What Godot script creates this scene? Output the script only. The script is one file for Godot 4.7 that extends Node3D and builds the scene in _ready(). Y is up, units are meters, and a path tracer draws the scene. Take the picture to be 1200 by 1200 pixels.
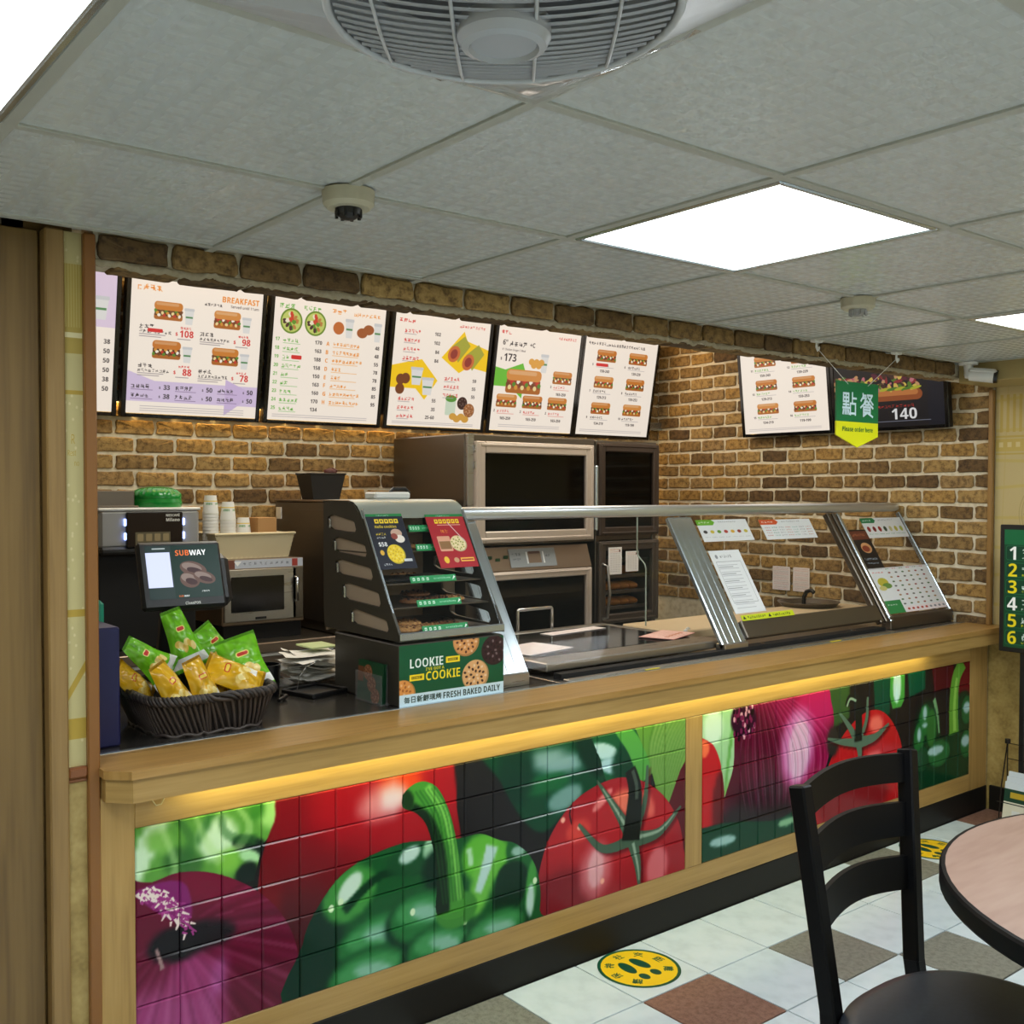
extends Node3D

const EYE := 1.537
const CEIL := 2.123
const ZF := -2.444      # front plane of the counter and header
const ZB := -4.62       # brick back wall
const XR := 4.94        # right side wall
const TOP := 0.895      # counter top
const GX := 0.416       # ceiling grid origin
const GZ := -0.6035

var rng := RandomNumberGenerator.new()
var M := {}
var glyphs := {}
var font_plain: SystemFont
var font_bold: SystemFont

# ---------------------------------------------------------------- mesh builder
class G:
	var v := PackedVector3Array()
	var n := PackedVector3Array()
	var u := PackedVector2Array()
	var T := Transform3D()

	func face(p: Array, out: Vector3, uv: Array = []):
		var q := []
		for a in p: q.append(T * a)
		var nn: Vector3 = (q[0] - q[2]).cross(q[0] - q[1])
		if nn.length() < 1e-14 and q.size() > 3: nn = (q[1] - q[3]).cross(q[1] - q[2])
		var o: Vector3 = T.basis * out
		var w := uv.duplicate()
		if w.is_empty():
			var a3 := Vector3(absf(out.x), absf(out.y), absf(out.z))
			for a in p:
				w.append(Vector2(a.z, -a.y) if a3.x >= a3.y and a3.x >= a3.z else Vector2(a.x, a.z) if a3.y >= a3.z else Vector2(a.x, -a.y))
		if nn.dot(o) < 0.0:
			q.reverse(); w.reverse(); nn = -nn
		nn = nn.normalized()
		for i in range(1, q.size() - 1):
			for k in [0, i, i + 1]:
				v.append(q[k]); n.append(nn); u.append(w[k])

	func box(c: Vector3, s: Vector3, b := 0.0, swap := false):
		var h := s / 2.0
		b = minf(b, minf(h.x, minf(h.y, h.z)) * 0.9)
		var start := u.size()
		for a in 3:
			var e := (a + 1) % 3
			var f := (a + 2) % 3
			for sg in [-1.0, 1.0]:
				var pts := []
				for k in [[-1, -1], [1, -1], [1, 1], [-1, 1]]:
					var p := Vector3.ZERO
					p[a] = sg * h[a]; p[e] = k[0] * (h[e] - b); p[f] = k[1] * (h[f] - b)
					pts.append(c + p)
				var o := Vector3.ZERO
				o[a] = sg
				face(pts, o)
			if b > 0.0:
				for s1 in [-1.0, 1.0]:
					for s2 in [-1.0, 1.0]:
						var pts := []
						for k in [[0, -1], [0, 1], [1, 1], [1, -1]]:
							var p := Vector3.ZERO
							p[a] = s1 * (h[a] - (b if k[0] else 0.0)); p[e] = s2 * (h[e] - (0.0 if k[0] else b)); p[f] = k[1] * (h[f] - b)
							pts.append(c + p)
						var o := Vector3.ZERO
						o[a] = s1; o[e] = s2 * 0.99
						face(pts, o)
		if b > 0.0:
			for x in [-1.0, 1.0]:
				for y in [-1.0, 1.0]:
					for z in [-1.0, 1.0]:
						face([c + Vector3(x * h.x, y * (h.y - b), z * (h.z - b)), c + Vector3(x * (h.x - b), y * h.y, z * (h.z - b)), c + Vector3(x * (h.x - b), y * (h.y - b), z * h.z)], Vector3(x, y, z))
		if swap:
			for i in range(start, u.size()): u[i] = Vector2(u[i].y, u[i].x)

	func bar(p0: Vector3, p1: Vector3, w: float, d: float, b := 0.0, up := Vector3.UP):
		# a rectangular bar from p0 to p1, w across, d deep
		var y := (p1 - p0).normalized()
		var x := y.cross(up)
		if x.length() < 1e-4: x = y.cross(Vector3.RIGHT)
		x = x.normalized()
		var keep := T
		T = T * Transform3D(Basis(x, y, x.cross(y)), (p0 + p1) / 2.0)
		box(Vector3.ZERO, Vector3(w, (p1 - p0).length(), d), b, true)
		T = keep

	func grid(rows: Array, flip := false, closed := false, uvs := Vector2(1, 1)):
		var R := rows.size()
		var C: int = rows[0].size()
		var nn := []
		for i in R:
			var line := PackedVector3Array()
			for j in C:
				var a: Vector3 = rows[i][(j + 1) % C if closed else mini(j + 1, C - 1)]
				var b: Vector3 = rows[i][(j - 1 + C) % C if closed else maxi(j - 1, 0)]
				var d: Vector3 = rows[mini(i + 1, R - 1)][j] - rows[maxi(i - 1, 0)][j]
				var e := (a - b).cross(d)
				if e.length() < 1e-12:
					var i2 := mini(i + 1, R - 1) if i == 0 else maxi(i - 1, 0)
					e = (rows[i2][(j + 1) % C] - rows[i2][(j - 1 + C) % C]).cross(d)
				line.append((-e if flip else e).normalized())
			nn.append(line)
		for i in R - 1:
			for j in (C if closed else C - 1):
				var k := (j + 1) % C
				var P := [rows[i][j], rows[i][k], rows[i + 1][k], rows[i + 1][j]]
				var N := [nn[i][j], nn[i][k], nn[i + 1][k], nn[i + 1][j]]
				var W := [Vector2(float(j) / (C - 1), float(i) / (R - 1)) * uvs, Vector2(float(j + 1) / (C - 1), float(i) / (R - 1)) * uvs, Vector2(float(j + 1) / (C - 1), float(i + 1) / (R - 1)) * uvs, Vector2(float(j) / (C - 1), float(i + 1) / (R - 1)) * uvs]
				var fn: Vector3 = (P[0] - P[2]).cross(P[0] - P[1]) + (P[0] - P[3]).cross(P[0] - P[2])
				var rev := fn.dot(N[0] + N[1] + N[2] + N[3]) < 0.0
				for t in ([[0, 2, 1], [0, 3, 2]] if rev else [[0, 1, 2], [0, 2, 3]]):
					for q in t:
						v.append(T * P[q]); n.append((T.basis * N[q]).normalized()); u.append(W[q])

	func ring(c: Vector3, r: float, seg: int, ax: Vector3, ay: Vector3) -> PackedVector3Array:
		var out := PackedVector3Array()
		for i in seg:
			var a := TAU * i / seg
			out.append(c + ax * (cos(a) * r) + ay * (sin(a) * r))
		return out

	func frame_of(d: Vector3) -> Array:
		var x := d.cross(Vector3.UP)
		if x.length() < 1e-3: x = d.cross(Vector3.RIGHT)
		x = x.normalized()
		return [x, d.cross(x).normalized()]

	func cyl(p0: Vector3, p1: Vector3, r0: float, r1: float, seg := 14, caps := true):
		var d := (p1 - p0).normalized()
		var f := frame_of(d)
		var a := ring(p0, r0, seg, f[0], f[1])
		var b := ring(p1, r1, seg, f[0], f[1])
		grid([a, b], false, true)
		if caps:
			face(Array(a), -d); face(Array(b), d)

	func tube(path: Array, r: float, seg := 8, closed := false):
		var rows := []
		var N := path.size()
		var x := Vector3.ZERO
		for i in N:
			var d: Vector3 = (path[(i + 1) % N if closed else mini(i + 1, N - 1)] - path[(i - 1 + N) % N if closed else maxi(i - 1, 0)]).normalized()
			if i == 0: x = frame_of(d)[0]
			x = (x - d * x.dot(d)).normalized()
			rows.append(ring(path[i], r, seg, x, d.cross(x).normalized()))
		if closed: rows.append(rows[0])
		grid(rows, false, true)
		if not closed:
			face(Array(rows[0]), path[0] - path[1]); face(Array(rows[N - 1]), path[N - 1] - path[N - 2])

	func lathe(prof: Array, seg := 24, c := Vector3.ZERO):
		for k in prof.size() - 1:
			var rows := []
			for q in [prof[k], prof[k + 1]]: rows.append(ring(c + Vector3(0, q.y, 0), maxf(q.x, 0.0001), seg, Vector3.RIGHT, Vector3.BACK))
			grid(rows, true, true)

	func lathe_smooth(prof: Array, seg := 24, c := Vector3.ZERO):
		var rows := []
		for q in prof: rows.append(ring(c + Vector3(0, q.y, 0), maxf(q.x, 0.0001), seg, Vector3.RIGHT, Vector3.BACK))
		grid(rows, true, true)

	func prism(poly: PackedVector2Array, d: float, uvbox := Rect2(), slits := false):
		# polygon in the local xy plane, front at z = d/2
		var tri := Geometry2D.triangulate_polygon(poly)
		for s in [1.0, -1.0]:
			for i in range(0, tri.size(), 3):
				var p := []
				var w := []
				for k in 3:
					var q := poly[tri[i + k]]
					p.append(Vector3(q.x, q.y, s * d / 2.0))
					if uvbox.size.x > 0.0: w.append(Vector2((q.x - uvbox.position.x) / uvbox.size.x, 1.0 - (q.y - uvbox.position.y) / uvbox.size.y))
				face(p, Vector3(0, 0, s), w)
		var area := 0.0
		for i in poly.size():
			var a := poly[i]
			var b := poly[(i + 1) % poly.size()]
			area += a.cross(b)
		for i in poly.size():
			var a := poly[i]
			var b := poly[(i + 1) % poly.size()]
			var cut := false
			if slits and (b - a).length() > .01:
				for k in poly.size():
					if (poly[k] - b).length() < .0008 and (poly[(k + 1) % poly.size()] - a).length() < .0008: cut = true
			if cut: continue
			var o := Vector2(b.y - a.y, a.x - b.x) * signf(area)
			face([Vector3(a.x, a.y, d / 2), Vector3(b.x, b.y, d / 2), Vector3(b.x, b.y, -d / 2), Vector3(a.x, a.y, -d / 2)], Vector3(o.x, o.y, 0))

	func panel(w: float, h: float, z := 0.0, c := Vector2.ZERO):
		face([Vector3(c.x - w / 2, c.y + h / 2, z), Vector3(c.x + w / 2, c.y + h / 2, z), Vector3(c.x + w / 2, c.y - h / 2, z), Vector3(c.x - w / 2, c.y - h / 2, z)], Vector3(0, 0, 1), [Vector2(0, 0), Vector2(1, 0), Vector2(1, 1), Vector2(0, 1)])

	func mesh() -> ArrayMesh:
		var arr := []
		arr.resize(Mesh.ARRAY_MAX)
		arr[Mesh.ARRAY_VERTEX] = v; arr[Mesh.ARRAY_NORMAL] = n; arr[Mesh.ARRAY_TEX_UV] = u
		var m := ArrayMesh.new()
		m.add_surface_from_arrays(Mesh.PRIMITIVE_TRIANGLES, arr)
		return m

# ---------------------------------------------------------------- printed pictures
class Cv:
	var img: Image
	var w: int
	var h: int
	var s := 2.0
	var host

	func _init(ho, ww: int, hh: int, bg: Color):
		host = ho; w = ww; h = hh
		img = Image.create(int(ww * s), int(hh * s), false, Image.FORMAT_RGBA8)
		img.fill(bg)

	func rect(x: float, y: float, ww: float, hh: float, c: Color):
		img.fill_rect(Rect2i(roundi(x * s), roundi(y * s), maxi(1, roundi(ww * s)), maxi(1, roundi(hh * s))), c)

	func poly(p: Array, c: Color):
		var q := PackedVector2Array()
		for a in p: q.append(a * s)
		Cv.fill(img, q, c)

	static func fill(im: Image, q: PackedVector2Array, c: Color):
		var y0 := 1e9
		var y1 := -1e9
		for a in q:
			y0 = minf(y0, a.y); y1 = maxf(y1, a.y)
		var N := q.size()
		for y in range(maxi(0, floori(y0)), mini(im.get_height(), ceili(y1) + 1)):
			var yc := y + 0.5
			var xs := []
			for i in N:
				var a := q[i]
				var b := q[(i + 1) % N]
				if (a.y <= yc) != (b.y <= yc): xs.append(a.x + (yc - a.y) / (b.y - a.y) * (b.x - a.x))
			xs.sort()
			for k in range(0, xs.size() - 1, 2):
				var xa := roundi(xs[k])
				var xb := roundi(xs[k + 1])
				if xb > xa: im.fill_rect(Rect2i(xa, y, xb - xa, 1), c)

	func ell(cx: float, cy: float, rx: float, ry: float, c: Color, rot := 0.0):
		var p := []
		for i in 28:
			var a := TAU * i / 28.0
			p.append(Vector2(cx, cy) + Vector2(cos(a) * rx, sin(a) * ry).rotated(rot))
		poly(p, c)

	func rrect(x: float, y: float, ww: float, hh: float, r: float, c: Color):
		var p := []
		for k in [[x + ww - r, y + r, -PI / 2], [x + ww - r, y + hh - r, 0.0], [x + r, y + hh - r, PI / 2], [x + r, y + r, PI]]:
			for i in 6:
				var a: float = k[2] + PI / 2 * i / 5.0
				p.append(Vector2(k[0] + cos(a) * r, k[1] + sin(a) * r))
		poly(p, c)

	func line(a: Vector2, b: Vector2, t: float, c: Color):
		var d := (b - a).normalized() * t / 2
		var e := Vector2(-d.y, d.x)
		poly([a + e - d, b + e + d, b - e + d, a - e - d], c)

	func cjk(ch: String, x: float, y: float, size: float, t: float, c: Color, rot := 0.0):
		var k := size / 100.0
		var mid := Vector2(50, 50)
		for st in host.STROKES[ch].split(";"):
			var e: PackedStringArray = st.split(" ")
			var a: PackedStringArray = e[0].split(",")
			var b: PackedStringArray = e[1].split(",")
			var pa := (Vector2(float(a[0]), float(a[1])) - mid).rotated(rot) + mid
			var pb := (Vector2(float(b[0]), float(b[1])) - mid).rotated(rot) + mid
			line(Vector2(x, y) + pa * k, Vector2(x, y) + pb * k, t, c)

	func tiny(x: float, y: float, ww: float, size: float, c: Color):
		# a line of print too small to read: a run of little square marks of strokes
		var R: RandomNumberGenerator = host.rng
		var px := x
		var t := maxf(0.5, size * 0.11)
		while px + size <= x + ww:
			var half := R.randf() < 0.4
			for i in R.randi_range(2, 4):
				var x0 := size * (R.randf_range(0.36, 0.5) if half and i > 0 else R.randf_range(0.0, 0.2))
				var x1 := size * R.randf_range(0.66, 0.92)
				rect(px + x0, y + size * R.randf_range(0.02, 0.88), x1 - x0, t, c)
			for i in R.randi_range(1, 3):
				var y0 := size * R.randf_range(0.0, 0.4)
				rect(px + size * (0.14 if half and i == 0 else R.randf_range(0.2, 0.8)), y + y0, t, size * R.randf_range(0.4, 0.9) - y0 * 0.4, c)
			if R.randf() < 0.5: line(Vector2(px + size * 0.45, y + size * 0.5), Vector2(px + size * (0.05 if R.randf() < 0.5 else 0.9), y + size * 0.95), t, c)
			px += size * 1.1

	func text(t: String, x: float, y: float, hh: float, c: Color, bold := true, align := 0, squeeze := 1.0):
		# cap height hh, top at y; align 0 left, 1 centre, 2 right
		var g = host.glyph(t, bold)
		var k: float = hh / g[1].size.y
		var wid: float = g[1].size.x * k * squeeze
		var x0 := x - wid * align / 2.0
		var V: PackedVector3Array = g[0]
		for i in range(0, V.size(), 3):
			var q := PackedVector2Array()
			for j in 3: q.append(Vector2(x0 + (V[i + j].x - g[1].position.x) * k * squeeze, y + hh - (V[i + j].y - g[1].position.y) * k) * s)
			Cv.fill(img, q, c)

	func soft(p: Array, c: Color, blur := 1.0, mask: Image = null):
		# polygon in unit coordinates with a blurred edge, clipped to a mask
		var q := PackedVector2Array()
		var lo := Vector2(1e9, 1e9)
		var hi := -lo
		for a in p:
			var b := Vector2(a.x * img.get_width(), a.y * img.get_height())
			q.append(b); lo = lo.min(b); hi = hi.max(b)
		var mg := blur * 2.0 + 2.0
		lo = (lo - Vector2(mg, mg)).floor(); hi = (hi + Vector2(mg, mg)).ceil()
		var cl := Rect2i(Vector2i(lo), Vector2i(hi - lo))
		var lay := Image.create(cl.size.x, cl.size.y, false, Image.FORMAT_RGBA8)
		lay.fill(Color(c.r, c.g, c.b, 0))
		for i in q.size(): q[i] -= lo
		Cv.fill(lay, q, c)
		if blur > 1.0:
			# halve again and again (each halving averages 2 x 2), then back up the same way
			var steps := maxi(1, roundi(log(blur) / log(2.0)))
			var sizes := []
			for k in steps:
				sizes.append(lay.get_size())
				if lay.get_width() < 4 or lay.get_height() < 4: break
				lay.resize((lay.get_width() + 1) >> 1, (lay.get_height() + 1) >> 1, Image.INTERPOLATE_BILINEAR)
			sizes.reverse()
			for q2 in sizes: lay.resize(q2.x, q2.y, Image.INTERPOLATE_BILINEAR)
		var full := Rect2i(0, 0, img.get_width(), img.get_height()).intersection(cl)
		if full.size.x <= 0 or full.size.y <= 0: return
		var src := Rect2i(full.position - cl.position, full.size)
		if mask:
			img.blend_rect_mask(lay.get_region(src), mask.get_region(full), Rect2i(Vector2i.ZERO, full.size), full.position)
		else:
			img.blend_rect(lay, src, full.position)

	func mask_of(p: Array) -> Image:
		var m := Image.create(img.get_width(), img.get_height(), false, Image.FORMAT_RGBA8)
		var q := PackedVector2Array()
		for a in p: q.append(Vector2(a.x * img.get_width(), a.y * img.get_height()))
		Cv.fill(m, q, Color.WHITE)
		return m

	func tex() -> ImageTexture:
		img.resize(w, h, Image.INTERPOLATE_BILINEAR)
		return ImageTexture.create_from_image(img)

const STROKES := {
	"點": "8,8 8,40;8,8 44,8;44,8 44,40;8,24 44,24;8,40 44,40;26,8 26,66;8,53 44,53;4,66 48,66;8,76 5,90;19,76 20,90;31,76 33,90;42,76 47,90;70,5 70,48;70,26 97,26;56,48 92,48;56,48 56,92;92,48 92,92;56,88 92,88",
	"餐": "22,4 22,22;22,10 42,10;24,14 8,32;24,20 44,20;44,20 30,44;54,8 88,8;88,8 60,44;58,16 94,44;50,32 6,60;50,32 94,60;40,48 62,48;26,58 74,58;26,58 26,94;74,58 74,80;26,69 74,69;26,80 74,80;26,94 46,84;52,80 92,96",
	"每": "28,5 10,30;22,18 90,18;26,34 82,34;26,34 20,88;82,34 76,92;20,84 88,84;6,58 96,58;50,40 56,52;46,64 52,76",
	"日": "20,8 20,94;20,8 80,8;80,8 80,94;20,50 80,50;20,90 80,90",
	"新": "26,4 26,14;6,16 48,16;14,24 20,36;40,24 34,36;4,40 50,40;8,58 46,58;27,40 27,94;26,62 6,84;28,62 46,80;88,6 60,16;60,16 60,60;60,60 52,92;60,42 98,42;80,42 80,96",
	"鮮": "22,4 6,24;18,12 40,12;40,12 30,26;8,28 46,28;8,28 8,66;46,28 46,66;27,28 27,66;8,47 46,47;8,66 46,66;8,76 4,92;20,76 20,90;32,76 34,90;44,76 48,92;60,6 66,18;90,6 82,18;54,22 96,22;56,40 94,40;52,60 98,60;75,22 75,96",
	"現": "6,12 42,12;8,42 40,42;4,78 44,70;24,12 24,74;54,8 90,8;54,8 54,60;90,8 90,60;54,26 90,26;54,43 90,43;54,60 90,60;64,60 50,94;78,60 78,90;78,90 98,90;98,90 98,78",
	"烤": "24,4 24,40;8,26 14,44;42,24 34,42;24,40 6,92;26,52 40,80;62,4 62,40;50,18 84,18;46,40 98,40;92,10 50,62;62,58 92,58;62,52 60,74;60,74 90,74;90,74 84,96",
	"請": "22,4 22,12;6,18 40,18;10,32 36,32;10,46 36,46;10,60 36,60;10,60 10,92;36,60 36,92;10,92 36,92;50,12 96,12;54,24 92,24;48,36 98,36;73,4 73,36;56,48 56,96;56,48 90,48;90,48 90,94;56,64 90,64;56,78 90,78",
	"保": "24,4 6,44;18,28 18,96;42,8 88,8;42,8 42,36;88,8 88,36;42,36 88,36;65,36 65,96;34,54 98,54;64,56 36,88;66,56 96,86",
	"持": "4,26 42,26;24,4 24,90;24,90 12,84;4,64 42,52;50,18 92,18;71,4 71,36;44,36 98,36;46,56 98,56;82,44 82,94;82,94 70,88;56,66 64,80",
	"社": "22,4 28,14;6,24 42,24;42,24 6,64;26,46 26,96;30,50 44,64;52,40 94,40;73,8 73,90;46,90 98,90",
	"交": "48,4 52,16;6,20 94,20;34,28 14,50;66,28 88,50;68,44 10,94;32,44 92,94",
	"距": "8,8 40,8;8,8 8,34;40,8 40,34;8,34 40,34;24,34 24,84;24,56 42,56;10,50 10,88;4,90 44,82;54,8 54,92;54,8 94,8;54,34 90,34;90,34 90,62;54,62 90,62;54,92 96,92",
	"離": "28,2 28,10;4,14 50,14;12,22 42,44;42,22 12,44;8,22 8,48;46,22 46,48;8,48 46,48;28,48 24,60;6,60 50,60;6,60 6,96;50,60 50,94;28,62 18,82;18,82 40,80;66,4 52,36;60,24 60,96;78,8 82,18;60,26 96,26;60,46 92,46;60,66 92,66;60,90 98,90;78,26 78,90",
}

func glyph(t: String, bold: bool) -> Array:
	var key := t + ("|b" if bold else "|p")
	if not glyphs.has(key):
		var tm := TextMesh.new()
		tm.font = font_bold if bold else font_plain
		tm.text = t; tm.font_size = 48; tm.pixel_size = 1.0 / 48.0; tm.depth = 0.0; tm.curve_step = 2.0
		var arr := tm.get_mesh_arrays()
		var V: PackedVector3Array = arr[Mesh.ARRAY_VERTEX]
		if arr[Mesh.ARRAY_INDEX] != null and arr[Mesh.ARRAY_INDEX].size() > 0:
			var W := PackedVector3Array()
			for i in arr[Mesh.ARRAY_INDEX]: W.append(V[i])
			V = W
		var lo := Vector2(1e9, 1e9)
		var hi := -lo
		for a in V:
			lo = lo.min(Vector2(a.x, a.y)); hi = hi.max(Vector2(a.x, a.y))
		glyphs[key] = [V, Rect2(lo, hi - lo)]
	return glyphs[key]

func spline(p: Array, closed := true, k := 6) -> Array:
	var out := []
	var N := p.size()
	for i in (N if closed else N - 1):
		var a: Vector2 = p[(i - 1 + N) % N] if closed else p[maxi(i - 1, 0)]
		var b: Vector2 = p[i]
		var c: Vector2 = p[(i + 1) % N]
		var d: Vector2 = p[(i + 2) % N] if closed else p[mini(i + 2, N - 1)]
		for j in k: out.append(b.cubic_interpolate(c, a, d, float(j) / k))
	if not closed: out.append(p[N - 1])
	return out

func V2(a: Array) -> Array:
	var out := []
	for i in range(0, a.size(), 2): out.append(Vector2(a[i], a[i + 1]))
	return out

func blob(cx: float, cy: float, rx: float, ry: float, rot := 0.0, asp := 3.6) -> Array:
	# an ellipse in unit coordinates of a picture asp times as wide as high, rx and ry in heights
	var out := []
	for i in 24:
		var a := TAU * i / 24.0
		var q := Vector2(cos(a) * rx, sin(a) * ry).rotated(rot)
		out.append(Vector2(cx + q.x / asp, cy + q.y))
	return out

func ribbon(p: Array, w0: float, w1: float, asp := 3.6) -> Array:
	# a tapering stroke along a smooth line, in unit coordinates; widths in heights
	var q := spline(p, false, 6)
	var L := []
	var Rr := []
	for i in q.size():
		var d: Vector2 = q[mini(i + 1, q.size() - 1)] - q[maxi(i - 1, 0)]
		d.x *= asp
		d = d.normalized()
		var e := Vector2(-d.y / asp, d.x) * lerpf(w0, w1, float(i) / (q.size() - 1)) / 2.0
		L.append(q[i] + e); Rr.push_front(q[i] - e)
	return L + Rr

func rgb(r: float, g: float, b: float, a := 1.0) -> Color:
	return Color(r / 255.0, g / 255.0, b / 255.0, a)

# ---------------------------------------------------------------- materials
func mat(c: Color, rough := 0.6, metal := 0.0, spec := 0.5) -> StandardMaterial3D:
	var m := StandardMaterial3D.new()
	m.albedo_color = c; m.roughness = rough; m.metallic = metal; m.metallic_specular = spec
	return m

func pic(t: Texture2D, rough := 0.5, glow := 0.0) -> StandardMaterial3D:
	var m := mat(Color.WHITE if glow == 0.0 else Color(0.3, 0.3, 0.3), rough)
	m.albedo_texture = t
	m.texture_repeat = false
	if glow > 0.0:
		m.emission_enabled = true; m.emission_texture = t; m.emission = Color.BLACK; m.emission_energy_multiplier = glow
	return m

func noise_img(w: int, h: int, freq: float, sd: int, stretch := Vector2.ONE, oct := 4) -> Image:
	var f := FastNoiseLite.new()
	f.seed = sd; f.frequency = freq; f.noise_type = FastNoiseLite.TYPE_SIMPLEX_SMOOTH; f.fractal_octaves = oct
	var im := f.get_seamless_image(int(w / stretch.x), int(h / stretch.y))
	im.resize(w, h, Image.INTERPOLATE_CUBIC)
	return im

func tint(im: Image, stops: Array) -> ImageTexture:
	# grey picture to colour along evenly spaced stops
	im.convert(Image.FORMAT_L8)
	var d := im.get_data()
	var lut := PackedByteArray()
	for i in 256:
		var f := i / 255.0 * (stops.size() - 1)
		var k := mini(int(f), stops.size() - 2)
		var c: Color = stops[k].lerp(stops[k + 1], f - k)
		lut.append(c.r8); lut.append(c.g8); lut.append(c.b8)
	var out := PackedByteArray()
	out.resize(d.size() * 3)
	for i in d.size():
		var k := d[i] * 3
		out[i * 3] = lut[k]; out[i * 3 + 1] = lut[k + 1]; out[i * 3 + 2] = lut[k + 2]
	return ImageTexture.create_from_image(Image.create_from_data(im.get_width(), im.get_height(), false, Image.FORMAT_RGB8, out))

func mixed(a: Image, b: Image, k: float) -> Image:
	var x := a.duplicate()
	x.convert(Image.FORMAT_L8); b.convert(Image.FORMAT_L8)
	var p: PackedByteArray = x.get_data()
	var q := b.get_data()
	for i in p.size(): p[i] = int(p[i] * (1.0 - k) + q[i] * k)
	return Image.create_from_data(a.get_width(), a.get_height(), false, Image.FORMAT_L8, p)

func tinted(m: StandardMaterial3D, c: Color) -> StandardMaterial3D:
	var o: StandardMaterial3D = m.duplicate()
	o.albedo_color = c
	return o

func triplanar(m: StandardMaterial3D, sc: float, in_world := true) -> StandardMaterial3D:
	m.uv1_triplanar = true; m.uv1_world_triplanar = in_world
	m.uv1_scale = Vector3(sc, sc, sc)
	return m

# ---------------------------------------------------------------- scene helpers
func mi(called: String, g, m: Material, parent: Node = self) -> MeshInstance3D:
	var o := MeshInstance3D.new()
	o.name = called
	o.mesh = g.mesh() if g is G else g
	o.material_override = m
	parent.add_child(o, true)
	return o

func meta(o: Node, label := "", category := "", group := "", kind := "") -> Node:
	for k in [["label", label], ["category", category], ["group", group], ["kind", kind]]:
		if k[1] != "": o.set_meta(k[0], k[1])
	return o

var taken := {}
func numbered(s: String) -> String:
	if not taken.has(s):
		taken[s] = 0
		return s
	taken[s] += 1
	return "%s_%03d" % [s, taken[s]]

func thing(called: String, label: String, category: String, at := Vector3.ZERO, group := "", turn := 0.0) -> Node3D:
	var o := Node3D.new()
	o.name = numbered(called)
	add_child(o, true)
	o.position = at; o.rotation.y = turn
	meta(o, label, category, group)
	return o

func single(called: String, g, m: Material, label: String, category: String, at := Vector3.ZERO, group := "") -> MeshInstance3D:
	var o := mi(numbered(called), g, m)
	o.position = at
	meta(o, label, category, group)
	return o

func structure(called: String) -> Node3D:
	var o := Node3D.new()
	o.name = called
	add_child(o, true)
	o.set_meta("kind", "structure")
	return o

func area_light(called: String, parent: Node, at: Vector3, face_to: Vector3, size: Vector2, energy: float, c := Color.WHITE):
	var l := AreaLight3D.new()
	l.name = called
	parent.add_child(l, true)
	l.area_size = size; l.light_energy = energy; l.light_color = c
	l.shadow_enabled = true
	l.area_range = 12.0
	var z := -face_to.normalized()
	var x := (Vector3.UP if absf(z.y) < 0.9 else Vector3.BACK).cross(z).normalized()
	l.transform = Transform3D(Basis(x, z.cross(x), z), at)
	return l

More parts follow.
